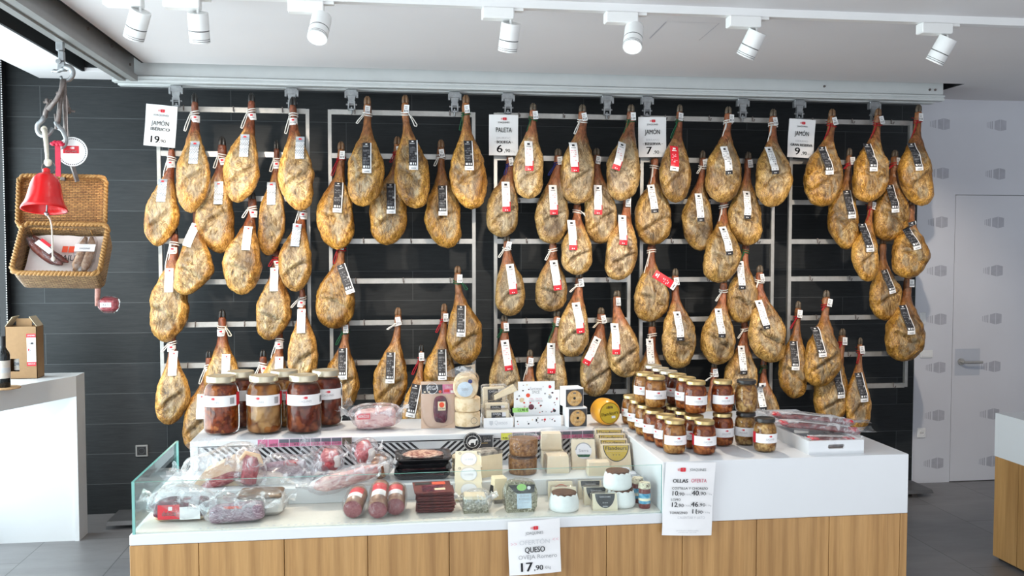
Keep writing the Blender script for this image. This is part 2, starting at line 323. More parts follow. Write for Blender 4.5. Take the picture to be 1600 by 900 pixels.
# ---------------------------------------------------------------- mesh builder
class MB:
    def __init__(s): s.v = []; s.f = []; s.m = []
    def add(s, vs, fs, mi=0, mat=None):
        o = len(s.v)
        s.v += [tuple(mat @ Vector(p)) if mat else tuple(p) for p in vs]
        for k, f in enumerate(fs):
            s.f.append(tuple(i + o for i in f)); s.m.append(mi[k] if isinstance(mi, (list, tuple)) else mi)
        return s
    def box(s, x0, x1, y0, y1, z0, z1, mi=0, mat=None, bev=0.0):
        if bev > 0:
            b = min(bev, (x1 - x0) * 0.49, (y1 - y0) * 0.49, (z1 - z0) * 0.49)
            pts = []
            for (z, k) in ((z0, 1), (z0 + b, 0), (z1 - b, 0), (z1, 1)):
                i = b if k else 0.0
                xs0, xs1, ys0, ys1 = x0 + i, x1 - i, y0 + i, y1 - i
                c = b * (0.0 if k else 1.0)
                c = b
                pts += [(xs0 + c, ys0, z), (xs1 - c, ys0, z), (xs1, ys0 + c, z), (xs1, ys1 - c, z), (xs1 - c, ys1, z), (xs0 + c, ys1, z), (xs0, ys1 - c, z), (xs0, ys0 + c, z)]
            fs = [tuple(range(7, -1, -1)), tuple(range(24, 32))]
            for r in range(3):
                for k in range(8): fs.append((r * 8 + k, r * 8 + (k + 1) % 8, r * 8 + 8 + (k + 1) % 8, r * 8 + 8 + k))
            return s.add(pts, fs, mi, mat)
        vs = [(x, y, z) for z in (z0, z1) for y in (y0, y1) for x in (x0, x1)]
        return s.add(vs, [(0, 2, 3, 1), (4, 5, 7, 6), (0, 1, 5, 4), (2, 6, 7, 3), (0, 4, 6, 2), (1, 3, 7, 5)], mi, mat)
    def lathe(s, prof, n=24, mi=0, mat=None, cap=True, sx=1, sy=1):
        vs = []; fs = []
        for (r, z) in prof:
            for k in range(n):
                a = 2 * PI * k / n; vs.append((r * math.cos(a) * sx, r * math.sin(a) * sy, z))
        mm = []
        for i in range(len(prof) - 1):
            for k in range(n):
                fs.append((i * n + k, i * n + (k + 1) % n, (i + 1) * n + (k + 1) % n, (i + 1) * n + k)); mm.append(mi[i] if isinstance(mi, (list, tuple)) else mi)
        if cap:
            fs.append(tuple(range(n - 1, -1, -1))); mm.append(mm[0])
            fs.append(tuple(range((len(prof) - 1) * n, len(prof) * n))); mm.append(mm[-2])
        return s.add(vs, fs, mm, mat)
    def cyl(s, p, q, r, n=12, mi=0, r2=None):
        p = Vector(p); q = Vector(q); d = q - p; L = d.length
        m = Matrix.Translation(p) @ d.to_track_quat('Z', 'Y').to_matrix().to_4x4()
        return s.lathe([(r, 0), (r if r2 is None else r2, L)], n, mi, m)
    def tube(s, pts, r, n=8, mi=0, closed=False):
        pts = [Vector(p) for p in pts]; k = len(pts); vs = []; fs = []
        up = Vector((0.123, 0.987, 0.1))
        for i, p in enumerate(pts):
            a = pts[(i - 1) % k] if (closed or i > 0) else p; b = pts[(i + 1) % k] if (closed or i < k - 1) else p
            t = (b - a).normalized() if (b - a).length > 1e-9 else Vector((0, 0, 1))
            e = t.cross(up)
            if e.length < 1e-3: e = t.cross(Vector((1, 0, 0)))
            e.normalize(); g = e.cross(t).normalized()
            rr = r[i] if isinstance(r, (list, tuple)) else r
            for j in range(n):
                an = 2 * PI * j / n; vs.append(p + e * (rr * math.cos(an)) + g * (rr * math.sin(an)))
        m = k if closed else k - 1
        for i in range(m):
            for j in range(n):
                fs.append((i * n + j, i * n + (j + 1) % n, ((i + 1) % k) * n + (j + 1) % n, ((i + 1) % k) * n + j))
        if not closed:
            fs.append(tuple(range(n - 1, -1, -1))); fs.append(tuple(range((k - 1) * n, k * n)))
        return s.add(vs, fs, mi)
    def prism(s, poly, a, b, axis='y', mi=0, mat=None):
        """extrude a 2-D outline; axis is the direction of the extrusion"""
        def P(u, v, w): return {'y': (u, w, v), 'z': (u, v, w), 'x': (w, u, v)}[axis]
        n = len(poly); vs = [P(u, v, a) for u, v in poly] + [P(u, v, b) for u, v in poly]
        fs = [tuple(range(n)), tuple(range(2 * n - 1, n - 1, -1))]
        for k in range(n): fs.append((k, k + n, (k + 1) % n + n, (k + 1) % n))
        return s.add(vs, fs, mi, mat)
    def blob(s, rx, ry, rz, n=20, k=12, e=1.0, amp=0.0, fr=20, seed=0, mi=0, mat=None):
        """rounded solid: superellipsoid with lumps"""
        sg = lambda a, p: math.copysign(abs(a) ** p, a)
        vs = []; fs = []
        for i in range(k + 1):
            ph = -PI / 2 + PI * i / k
            for j in range(n):
                th = 2 * PI * j / n
                x = sg(math.cos(ph), e) * sg(math.cos(th), e); y = sg(math.cos(ph), e) * sg(math.sin(th), e); z = sg(math.sin(ph), e)
                p = Vector((x * rx, y * ry, z * rz))
                if amp:
                    q = 1 + amp * noise.noise(p * fr + Vector((seed * 7.3, seed * 3.1, seed)))
                    p *= q
                vs.append(p)
        for i in range(k):
            for j in range(n):
                fs.append((i * n + j, i * n + (j + 1) % n, (i + 1) * n + (j + 1) % n, (i + 1) * n + j))
        return s.add(vs, fs, mi, mat)
    def build(s, name, mats, parent=None, smooth=False, loc=None, rot=None):
        me = bpy.data.meshes.new(name); me.from_pydata(s.v, [], s.f)
        if not isinstance(mats, (list, tuple)): mats = [mats]
        for m in mats: me.materials.append(M[m] if isinstance(m, str) else m)
        me.polygons.foreach_set('material_index', s.m)
        me.update(); me.validate()
        if smooth: 
            me.shade_smooth()
            if smooth != 2: me.set_sharp_from_angle(angle=R(40))
        o = bpy.data.objects.new(name, me); COL.objects.link(o)
        if parent: o.parent = parent
        if loc: o.location = loc
        if rot: o.rotation_euler = rot
        return o
def fixnormals(o):
    import bmesh
    bm = bmesh.new(); bm.from_mesh(o.data); bmesh.ops.recalc_face_normals(bm, faces=bm.faces); bm.to_mesh(o.data); bm.free()
def tag(o, label, cat, group=None):
    o['label'] = label; o['category'] = cat
    if group: o['group'] = group
    return o
def thing(name, label, cat, loc=(0, 0, 0), rot=(0, 0, 0), group=None):
    o = bpy.data.objects.new(name, None); COL.objects.link(o); o.location = loc; o.rotation_euler = rot
    o.empty_display_size = 0.05
    return tag(o, label, cat, group)
def struct(name, mb, mats, parent=None, smooth=False):
    o = mb.build(name, mats, parent, smooth)
    if not parent: o['kind'] = 'structure'
    return o
_tc = {}
def textgeo(s, bold=0.0):
    k = (s, bold)
    if k not in _tc:
        c = bpy.data.curves.new('t', 'FONT'); c.body = s; c.size = 1.0; c.align_x = 'CENTER'; c.align_y = 'CENTER'; c.offset = bold; c.resolution_u = 3
        o = bpy.data.objects.new('t', c); COL.objects.link(o)
        dg = bpy.context.evaluated_depsgraph_get(); dg.update()
        me = bpy.data.meshes.new_from_object(o.evaluated_get(dg))
        _tc[k] = ([tuple(v.co) for v in me.vertices], [tuple(p.vertices) for p in me.polygons])
        bpy.data.objects.remove(o); bpy.data.curves.remove(c); bpy.data.meshes.remove(me)
    return _tc[k]
def addtext(mb, s, x, z, size, y=-0.001, mi=0, bold=0.0, width=None, rot=0.0, mat=None):
    """lettering in the x-z plane, facing -y; as thin as ink"""
    vs, fs = textgeo(s); size *= 1.25
    w = max(v[0] for v in vs) - min(v[0] for v in vs)
    sx = size if width is None else width / w
    ca, sa = math.cos(rot), math.sin(rot)
    for sh in ((0,) if bold <= 0 else (-bold * size * 0.9, 0, bold * size * 0.9)):     # heavier strokes: three close passes
        out = []
        for v in vs:
            u, q = v[0] * sx + sh, v[1] * size
            out.append((x + u * ca - q * sa, y, z + u * sa + q * ca))
        mb.add(out, fs, mi, mat)
def logo(mb, x, z, w, y=-0.001, mi=0, mat=None):
    """the shop's mark: a box of two panels with three slats on its left"""
    h = w * 0.5
    def q(pts): mb.add([(x + a * w, y, z + b * h) for a, b in pts], [tuple(range(len(pts)))], mi, mat)
    q([(-0.12, -0.42), (0.17, -0.5), (0.17, 0.5), (-0.12, 0.42)])
    q([(0.20, -0.5), (0.5, -0.42), (0.5, 0.42), (0.20, 0.5)])
    for k in range(3):
        a = -0.18 - k * 0.11; q([(a - 0.05, -0.34 + k * 0.05), (a, -0.38 + k * 0.05), (a, 0.38 - k * 0.05), (a - 0.05, 0.34 - k * 0.05)])
def gridcard(name, w, h, cols, rows, pick, mats, parent, ys=None, mat=None, loc=None, rot=None, back=0):
    """thin card facing -y, printed cell by cell; ys(u, v) bends it"""
    mb = MB(); vs = []
    for j in range(rows + 1):
        for i in range(cols + 1):
            u = i / cols; v = j / rows; vs.append(((u - 0.5) * w, ys(u, v) if ys else 0.0, (0.5 - v) * h))
    n = len(vs); th = 0.0008
    vs += [(a, b + th, c) for a, b, c in vs]
    fs = []; ms = []
    for j in range(rows):
        for i in range(cols):
            a = j * (cols + 1) + i; fs.append((a, a + cols + 1, a + cols + 2, a + 1)); ms.append(pick(i, j))
            fs.append((n + a, n + a + 1, n + a + cols + 2, n + a + cols + 1)); ms.append(back)
    mb.add(vs, fs, ms, mat)
    return mb.build(name, mats, parent, loc=loc, rot=rot)
def bag(name, rx, ry, rz, parent, loc=(0, 0, 0), seed=1, amp=0.25, fr=14, mat='film', flange=True, rot=None, e=0.75, tail=None):
    """clear plastic bag around something: crumpled pillow plus its sealed flaps"""
    mb = MB(); mb.blob(rx, ry, rz, 26, 14, e, amp, fr, seed)
    if flange:
        rnd = random.Random(seed)
        for sgn in (-1, 1):
            vs = []; fs = []; K = 7
            for i in range(K + 1):
                v = i / K - 0.5
                for q, j in enumerate((0.86, 1.1, 1.32)):
                    vs.append((sgn * rx * j, v * 2 * ry * (0.6 + 0.35 * q * 0.5), rz * (0.15 + 0.55 * q * 0.5 * rnd.uniform(0.3, 1.3)) + 0.006 * rnd.uniform(-1, 1)))
            for i in range(K):
                for q in range(2): a = i * 3 + q; fs.append((a, a + 1, a + 4, a + 3))
            mb.add(vs, fs)
    return mb.build(name, mat, parent, 2, loc, rot)
def flap(parent, w, h, loc, seed, rot=(0, 0, 0)):
    """loose crumpled end of a plastic bag"""
    mb = MB(); vs = []; fs = []; A, B = 12, 8
    for j in range(B + 1):
        for i in range(A + 1):
            u, v = i / A, j / B; q = Vector((u * 4, v * 3, seed * 5.1))
            vs.append(((u - .5) * w * (0.55 + 0.55 * v) + .012 * noise.noise(q), .022 * noise.noise(q * 1.5 + Vector((9, 0, 0))) + .012 * noise.noise(q * 4), v * h * (1 + .25 * noise.noise(Vector((u * 5, seed, 1))))))
    for j in range(B):
        for i in range(A): a = j * (A + 1) + i; fs.append((a, a + 1, a + A + 2, a + A + 1))
    mb.add(vs, fs); return mb.build('bag_flap', 'film', parent, 2, loc, rot)
# ================================================================ THE SETTING
WY = 6.36                                   # back wall
CE = 2.9                                    # ceiling
mb = MB(); mb.box(-4, 8, -5, WY + 0.1, -0.1, 0); struct('floor', mb, 'floor')
mb = MB(); mb.box(-2.62, 3.936, WY, WY + 0.12, -0.1, 3.3); struct('wall_back', mb, 'tiles')
mb = MB()
for x0, x1, y0, y1 in ((-1.445, 8, -5, 5.745), (3.885, 8, 5.745, WY), (-2.25, -1.9, -5, WY), (-1.9, 3.885, 6.09, WY)):
    mb.box(x0, x1, y0, y1, CE, CE + 0.025)
struct('ceiling', mb, 'ceil')
mb = MB()                                   # the dark slots above the two rails
mb.box(-2.7, 8, -5, WY, 3.12, 3.16)
mb.box(-1.46, -1.4455, -5, 5.76, CE + 0.0006, 3.12); mb.box(-1.8995, -1.885, -5, WY - .001, CE + 0.0006, 3.12)
mb.box(-1.43, 3.9, 5.73, 5.745, CE + 0.025, 3.12); mb.box(3.870, 3.8845, 5.746, 6.09, CE + 0.0006, 3.12); mb.box(-1.9, 3.9, 6.09, 6.1, CE + 0.025, 3.12)
struct('trim_1', mb, 'slot')
# pale printed wall and flush door on the right
DX = 4.245; DT = 2.185
def motif(mb, x, z, y, mi, w=0.128):
    h = 0.088
    def q(p): mb.add([(x + a * w, y, z + b * h) for a, b in p], [tuple(range(len(p)))], mi)
    q([(-0.26, -0.36), (0.10, -0.5), (0.10, 0.5), (-0.26, 0.36)]); q([(0.13, -0.5), (0.5, -0.38), (0.5, 0.38), (0.13, 0.5)])
    for k in range(4):
        a = -0.36 - 0.115 * k; t = 0.075 - 0.012 * k
        q([(a - t, -0.33 + 0.04 * k), (a, -0.36 + 0.04 * k), (a, 0.36 - 0.04 * k), (a - t, 0.33 - 0.04 * k)])
zs = [2.715 - 0.3665 * k for k in range(8)]
mb = MB(); mb.box(3.936, DX - 0.004, WY - 0.001, WY + 0.12, 0, 3.1); mb.box(DX - 0.004, 8, WY - 0.001, WY + 0.12, DT + 0.004, 3.1)
mb.box(3.932, 3.942, WY - 0.006, WY, 0, CE)
for k, z in enumerate(zs):
    motif(mb, 4.118 + 0.007 * (k > 3), z, WY - 0.0016, 1)
    if k < 2:
        for i in range(1, 5): motif(mb, 4.118 + 0.462 * i, z, WY - 0.0016, 1)
struct('wall_service', mb, ['lilac', 'motif'])
mb = MB(); mb.box(DX, DX + 1.1, WY - 0.001, WY + 0.05, 0.006, DT)
for k, z in enumerate(zs[2:]):
    for i in (1, 2): motif(mb, 4.118 + 0.462 * i, z, WY - 0.0016, 1)
door = struct('door_1', mb, ['lilacdoor', 'motif'])
mb = MB(); mb.box(DX - 0.01, DX + 1.12, WY + 0.04, WY + 0.1, 0, DT + 0.01); struct('trim_2', mb, 'slot')
mb = MB(); h = PY(1501, 565, WY)
mb.cyl((h.x, WY - 0.002, h.z), (h.x, WY - 0.014, h.z), 0.026, 20); mb.cyl((h.x, WY - 0.01, h.z), (h.x, WY - 0.06, h.z), 0.010, 12)
mb.tube([(h.x, WY - 0.055, h.z), (h.x + 0.02, WY - 0.062, h.z), (h.x + 0.14, WY - 0.06, h.z)], 0.0095, 10)
mb.build('door_handle', 'steel', door, True)
mb = MB(); a = PY(1492, 545, WY); b = PY(1530, 586, WY); mb.box(a.x, b.x, WY - 0.004, WY - 0.0018, b.z, a.z)
mb.build('clear_plate', 'plateclear', door)
mb = MB(); mb.box(8, 8.1, -5, WY, 0, 3.1); struct('wall_right', mb, 'lilac')
# glazed left wall: black frame with panes
mb = MB(); XL = -2.47
for y in (6.30, 4.4, 2.4, 0.4, -1.6): mb.box(XL - 0.06, XL + 0.02, y - 0.03, y + 0.035, 0, 3.12)
mb.box(XL - 0.06, XL + 0.02, -5, WY, 0, 0.08); mb.box(XL - 0.06, XL + 0.02, -5, WY, 3.02, 3.12)
wf = struct('window_1', mb, 'black')
mb = MB(); mb.box(XL - 0.03, XL - 0.022, -5, 6.27, 0.08, 3.02); mb.build('pane', 'glass', wf)
mb = MB()
for k in range(113):
    z = 1.285 + k * 0.0155; mb.lathe([(0.0012, z - 0.005), (0.0035, z - 0.002), (0.0035, z + 0.002), (0.0012, z + 0.005)], 6)
bc = mb.build('blind_chain', 'paper'); bc.location = (-2.43, 6.22, 0); tag(bc, 'thin white bead chain of a blind hanging by the left window frame', 'chain')
# ceiling hatch: hairline seams
mb = MB()
def seam(p, q, t=0.004):
    p = PZ(*p, CE); q = PZ(*q, CE); d = (q - p).normalized(); e = Vector((-d.y, d.x, 0)) * t
    mb.add([p - e, q - e, q + e, p + e], [(0, 1, 2, 3)]); mb.v[-4:] = [(x, y, CE - 0.0008) for x, y, z in mb.v[-4:]]
seam((1041, 34), (1015, 60)); seam((1124, 36), (1092, 63), 0.002); seam((1041, 34), (1124, 36), 0.0012)
struct('trim_3', mb, 'motif')

# ================================================================ CEILING RAILS
def rail_profile(y0, w=0.14): # (across, z)
    return [(y0, 2.835), (y0, 2.965), (y0 + w, 2.965), (y0 + w, 2.835), (y0 + w + .02, 2.825), (y0 + w + .02, 2.79), (y0 + w * .7, 2.79), (y0 + w * .7, 2.80), (y0 + w * .3, 2.80), (y0 + w * .3, 2.79), (y0 - 0.02, 2.79), (y0 - 0.02, 2.803), (y0 - 0.012, 2.806), (y0 - 0.012, 2.812), (y0 - 0.022, 2.815), (y0 - 0.022, 2.825)]
def bolts(mb, pts, ax):
    for p in pts:
        q = Vector(p) + Vector(ax) * 0.008; mb.cyl(p, q, 0.008, 8)
r = thing('overhead_rail', 'long grey metal ceiling rail carrying the five ham racks along the dark wall', 'rail', (1.06, 5.87, 2.79))
mb = MB(); mb.prism(rail_profile(5.80), -1.635, 3.76, 'x'); o = mb.build('track', 'alulight', r); o.location = (-1.06, -5.87, -2.79); fixnormals(o)
for bp in [(-1.56, 5.80, 2.86), (3.70, 5.80, 2.865), (3.66, 5.80, 2.865), (2.9, 5.8, 2.87)]:
    mb = MB(); bolts(mb, [bp], (0, -1, 0)); o = mb.build('bolt', 'rust', r); o.location = (-1.06, -5.87, -2.79)
for x in (-1.2, 0.0, 1.2, 2.4, 3.5):
    mb = MB(); mb.box(x - 0.02, x + 0.02, 5.85, 5.89, 2.96, 3.12)
    o = mb.build('hanger', 'zinc', r); o.location = (-1.06, -5.87, -2.79)
r = thing('overhead_rail', 'grey ceiling rail running towards the viewer at the left, holding the meat hooks', 'rail', (-1.66, 3.5, 2.79))
mb = MB(); mb.prism(rail_profile(-1.57, .07), 0.6, 5.755, 'y'); o = mb.build('track', 'alu', r); o.location = (1.66, -3.5, -2.79); fixnormals(o)
for bp in [(-1.50, 5.66, 2.87), (-1.50, 4.9, 2.9), (-1.50, 5.3, 2.9)]:
    mb = MB(); bolts(mb, [bp], (1, 0, 0)); o = mb.build('bolt', 'rust', r); o.location = (1.66, -3.5, -2.79)
for y in (2.2, 4.4, 5.4):
    mb = MB(); mb.box(-1.56, -1.52, y - 0.02, y + 0.02, 2.96, 3.12)
    o = mb.build('hanger', 'zinc', r); o.location = (1.66, -3.5, -2.79)

# ================================================================ HAM RACKS
YR = 5.90
ZB = [2.65, 2.375, 2.10, 1.833, 1.578, 1.31, 1.053, 0.83]
RK = [(-1.40, -0.497, 'leftmost grey steel hanging rack, hung with black-hoofed hams', (-1.285, -0.59)),
      (-0.36, 0.554, 'second grey steel rack from the left, with wide empty bars in its middle', (-0.222, 0.43)),
      (0.696, 1.59, 'middle grey steel rack, hung with short pale hams and red-ended labels', (0.775, 1.43)),
      (1.674, 2.592, 'fourth grey steel rack, hung with white-and-black labelled hams behind the small jars', (1.70, 2.36)),
      (2.716, 3.585, 'rightmost grey steel rack, its left half empty, beside the pale wall', (2.64 + 0.12, 3.30))]
def trolley(mb, x, zt):
    y = YR - 0.03; b = zt
    mb.box(x - 0.036, x + 0.036, y - 0.012, y + 0.012, 2.748, 2.79, 0, None, 0.004); mb.box(x - 0.042, x - 0.03, y - 0.016, y + 0.016, 2.735, 2.775); mb.box(x + 0.03, x + 0.042, y - 0.016, y + 0.016, 2.735, 2.775)
    mb.prism([(x - 0.026, 2.75), (x - 0.016, 2.70), (x + 0.016, 2.70), (x + 0.026, 2.75)], y - 0.01, y + 0.01)
    for sx in (-1, 1): mb.box(x + sx * 0.019 - 0.004, x + sx * 0.019 + 0.004, y - 0.012, y + 0.012, b - 0.004, 2.715)
    mb.cyl((x - 0.034, y, 2.695), (x + 0.034, y, 2.695), 0.006, 8); mb.cyl((x, y, 2.68), (x, y, b - 0.03), 0.006, 8)
    mb.box(x - 0.02, x + 0.02, y - 0.012, YR + 0.008, b - 0.006, b + 0.004)
for i, (xa, xb, lab, tx) in enumerate(RK):
    r = thing('ham_rack', lab, 'rack', ((xa + xb) / 2, YR, ZB[-1]), group='hanging ham racks')
    L = (-(xa + xb) / 2, -YR, -ZB[-1])
    for x in (xa, xb):
        mb = MB(); mb.box(x - 0.011, x + 0.011, YR - 0.012, YR + 0.012, ZB[-1] - 0.012, ZB[0] + 0.014); mb.build('post', 'steel', r, loc=L)
    for k, z in enumerate(ZB):
        mb = MB(); mb.box(xa + 0.011, xb - 0.011, YR - 0.010, YR + 0.010, z - 0.016, z + 0.016)
        b = mb.build('bar', 'steel', r, loc=L)
        for q in range(3):
            mb = MB(); x = xa + (xb - xa) * (0.17 + 0.33 * q) + (0.05 if k % 2 else 0)
            mb.tube([(x, YR, z + 0.018), (x, YR - 0.016, z + 0.02), (x, YR - 0.017, z - 0.008), (x + 0.003, YR - 0.034, z - 0.012), (x + 0.004, YR - 0.042, z + 0.002)], 0.0035, 6)
            mb.build('peg', 'rust', b)
    for x in tx:
        mb = MB(); trolley(mb, x, ZB[0] + 0.014); mb.build('roller_hanger', 'zinc', r, loc=L)

# ================================================================ HAMS
PROF = [(0.0, .10), (0.05, .155), (0.10, .215), (0.14, .22), (0.19, .195), (0.26, .215), (0.32, .28), (0.38, .40), (0.44, .56), (0.51, .76), (0.58, .91), (0.66, .985), (0.74, 1.0), (0.82, .965), (0.88, .87), (0.93, .72), (0.965, .54), (0.988, .32), (1.0, 0.03)]
PROF_P = [(0.0, .12), (0.05, .18), (0.10, .24), (0.14, .25), (0.20, .25), (0.27, .32), (0.34, .44), (0.42, .61), (0.50, .80), (0.58, .94), (0.66, 1.0), (0.76, 1.0), (0.85, .96), (0.91, .84), (0.955, .65), (0.985, .38), (1.0, 0.03)]
PROF_S = [(0.0, .10), (0.05, .16), (0.10, .22), (0.14, .215), (0.19, .20), (0.26, .24), (0.33, .33), (0.40, .47), (0.47, .65), (0.54, .82), (0.62, .94), (0.70, 1.0), (0.78, .98), (0.85, .88), (0.91, .72), (0.955, .52), (0.985, .30), (1.0, 0.03)]
def interp(tab, t):
    for (a, x), (b, y) in zip(tab, tab[1:]):
        if t <= b:
            s = (t - a) / (b - a); return x + (y - x) * s
    return tab[-1][1]
def smooth(tab, t, d=0.018): return (interp(tab, max(0, t - d)) + 2 * interp(tab, t) + interp(tab, min(1, t + d))) / 4 if 0.03 < t < 0.97 else interp(tab, t)
def sst(a, b, x):
    x = max(0, min(1, (x - a) / (b - a))); return x * x * (3 - 2 * x)
ROPE = {'w': 'ropew', 'r': 'roped', 'g': 'ropeg', 'b': 'ropeb', 'c': 'rope'}
def label_pick(kind, seed):
    rnd = random.Random(seed); C, Rw = 9, 30
    g = [[0] * C for _ in range(Rw)]
    def rect(j0, j1, i0, i1, m):
        for j in range(j0, j1):
            for i in range(i0, i1): g[j][i] = m
    if kind == 'A':      # silver with scale pattern; mats: paper, ink, red, silver, silverdk
        rect(0, Rw, 0, C, 3)
        for j in range(7, Rw - 1):
            for i in range(C):
                if (j % 2 == 0) and (i + j // 2) % 2 == 0: g[j][i] = 0
                elif j % 2 and (i + j // 2) % 3 == 0: g[j][i] = 4
        rect(2, 4, 3, 6, 2); rect(4, 5, 2, 7, 4)
    elif kind == 'W':
        rect(2, 4, 4, 6, 2); rect(5, 6, 2, 7, 5)
    elif kind == 'B':
        rect(0, 26, 0, C - 1, 1); rect(0, 30, C - 1, C, 0); rect(1, 2, 3, 5, 0); rect(3, 4, 1, 6, 5)
        for j in (7, 8, 10, 12, 15, 17, 18, 20):
            for i in range(1, 7):
                if rnd.random() < 0.6: g[j][i] = 7
        rect(13, 15, 6, 8, 5); rect(23, 25, 1, 3, 0); rect(23, 25, 4, 5, 0); rect(23, 25, 6, 7, 0); rect(28, 29, 2, 7, 5)
    elif kind == 'C':
        rect(0, Rw, 0, C, 0); rect(2, 4, 3, 6, 1); rect(5, 6, 2, 7, 5); rect(25, 30, 0, C, 2); rect(20, 25, C - 1, C, 2); rect(18, 19, 5, 7, 6)
        for j in (8, 10, 12, 14):
            for i in range(1, 7):
                if rnd.random() < 0.4: g[j][i] = 6
        for i in range(2, 7): g[28][i] = 0 if i % 2 else 2
    elif kind == 'D':
        rect(0, Rw, 0, C, 0); rect(2, 4, 3, 6, 1); rect(5, 6, 2, 7, 5); rect(26, 30, 0, C, 1); rect(24, 25, 1, 3, 5); rect(24, 25, 5, 7, 5)
        for j in (8, 10, 12, 14, 16):
            for i in range(1, 8):
                if rnd.random() < 0.45: g[j][i] = 5
        rect(18, 20, 6, 8, 5)
        for i in range(2, 7): g[28][i] = 0 if i % 2 else 1
    elif kind == 'R':
        rect(0, Rw, 0, C, 2); rect(25, 30, 0, C, 0); rect(2, 4, 3, 6, 0); rect(5, 6, 2, 7, 0)
        for j in (10, 12, 14, 17, 19):
            for i in range(1, 7):
                if rnd.random() < 0.4: g[j][i] = 6
        rect(27, 28, 2, 6, 1)
    return (lambda i, j: g[j][i]), C, Rw
LM = ['paper', 'ink', 'red', 'silver', 'silverdk', 'greyink', 'palepink', 'tagtext']
OFFS = [0.12, 0.015, 0.095, 0.0, 0.085, 0.0, 0.05, 0.0]
ham_rows = {}
def ham(no, T, B, xl, xr, kind, lab=None, cord=('w', -1), hoof='hoofb', prof=None, off=None, tagt=True, ltilt=0, lsize=1.0, row=0, rack=0, name=None, shift=0.0):
    Yt = YR - 0.045
    if off is None: off = OFFS[row]
    fwd = 0.045
    yT = Yt - off * 0.35; yB = Yt - fwd - off
    tw = PY(*T, yT); bw = PY(*B, yB)
    ty = T[1] + 0.7 * (B[1] - T[1])
    lw = PY(xl, ty, yB); rw = PY(xr, ty, yB)
    W = (rw.x - lw.x) / 2; xc = (lw.x + rw.x) / 2
    base = Vector(((tw.x + xc) / 2, yT, tw.z))
    L = tw.z - bw.z
    mk = {'A': 'hamA', 'W': 'hamA', 'B': 'hamB', 'C': 'hamC', 'D': 'hamD', 'R': 'hamD'}[kind]
    prof = prof or (PROF_P if kind == 'C' else PROF_S if kind in 'AW' else PROF)
    rnd = random.Random(no * 17 + 3); sd = Vector((no * 3.7, no * 1.9, no * 5.3))
    root = thing(name or 'cured_ham', '', 'ham', base)
    NT, NA = 58, 40
    u0 = rnd.uniform(-0.14, 0.14); flip = rnd.choice((-1, 1)); tl = rnd.uniform(0.60, 0.66)
    vs = []; fs = []; lean = []; shk = []
    def cxf(t):
        s = sst(0.12, 0.66, t); a = tw.x + (xc - tw.x) * s
        return a + (bw.x - xc) * sst(0.72, 1.0, t) * 0.9
    def ycf(t): return yT + (yB - yT) * sst(0.15, 0.7, t)
    for i in range(NT + 1):
        t = i / NT; t = t + 0.03 * math.sin(2 * PI * t) * -0.2
        t = max(0, min(1, t)) if i not in (0, NT) else (0.0 if i == 0 else 1.0)
        t = 0.07 + 0.93 * t
        w = max(smooth(prof, t) * W, 0.002)
        z = tw.z - L * t; cx = cxf(t); cy = ycf(t)
        body = sst(0.28, 0.5, t)
        df = w * (1 - 0.44 * body); db = w * (1 - 0.40 * body)
        for k in range(NA):
            a = 2 * PI * k / NA; ca, sa = math.cos(a), math.sin(a)
            e = 1 - 0.18 * body
            u = math.copysign(abs(ca) ** e, ca); v = math.copysign(abs(sa) ** e, sa)
            p = Vector((cx + u * w, cy - v * (df if sa > 0 else db), z))
            q = Vector((p.x, p.y, p.z)) + sd
            n1 = noise.fractal(q * 9, 1.0, 2.0, 3); n2 = noise.fractal(Vector((q.x * 34, q.y * 34, q.z * 14)), 1.0, 2.1, 3); n4 = noise.ridged_multi_fractal(q * 13, 0.9, 2.0, 3, 1.0, 2.0)
            r2 = ((u - u0) / 0.74) ** 2 + ((t - tl) / 0.315) ** 2
            ln = (1 - sst(0.70, 1.12, r2 + 0.34 * n1)) * (1 if sa > -0.1 else 0)
            amp = (0.35 + 0.65 * body) * sst(0.0, 0.06, 1 - t + 0.02)
            g = W / 0.11
            dsp = (n1 * 0.0085 + n2 * 0.0042 - (n4 - 1.0) * 0.004) * amp * g
            crease = 0.0
            if sa > 0:
                cl = tl + 0.11 + flip * 0.11 * u + 0.05 * u * u + 0.03 * n1
                crease = math.exp(-((t - cl) / 0.018) ** 2) * 0.022 * sst(1.0, 0.4, abs(u)) * g
                lip = math.exp(-((t - cl + 0.055) / 0.035) ** 2) * 0.015 * sst(1.0, 0.4, abs(u)) * g
                rim = math.exp(-((r2 - 1.05) / 0.28) ** 2) * 0.006 * body * g
                dsp += lip + rim - crease - ln * 0.004
            nrm = Vector((u / max(w, .01), -v / max(df, .01), 0)).normalized()
            p += nrm * dsp
            vs.append(p - base); lean.append(max(0, min(1, ln))); 
            shk.append(max(0, min(1, (1 - sst(0.27, 0.50 + 0.12 * n1, t + 0.08 * n2)) * 0.95)))
    for i in range(NT):
        for k in range(NA):
            fs.append((i * NA + k, (i + 1) * NA + k, (i + 1) * NA + (k + 1) % NA, i * NA + (k + 1) % NA))
    fs.append(tuple(range(NA))); fs.append(tuple(range((NT + 1) * NA - 1, NT * NA - 1, -1)))
    m = MB(); m.add(vs, fs); o = m.build('meat', mk, root, 2)
    for nm, dat in (('lean', lean), ('shank', shk)):
        at = o.data.attributes.new(nm, 'FLOAT', 'POINT'); at.data.foreach_set('value', dat)
    # hoof: two toes
    m = MB(); hx = tw.x - base.x; hy = tw.y - base.y; hw = max(0.0135, prof[1][1] * W * 1.0); hl = L * 0.105 if hoof == 'hoofk' else L * 0.085
    tx = (tw.x - cxf(0.2)) * 0.5
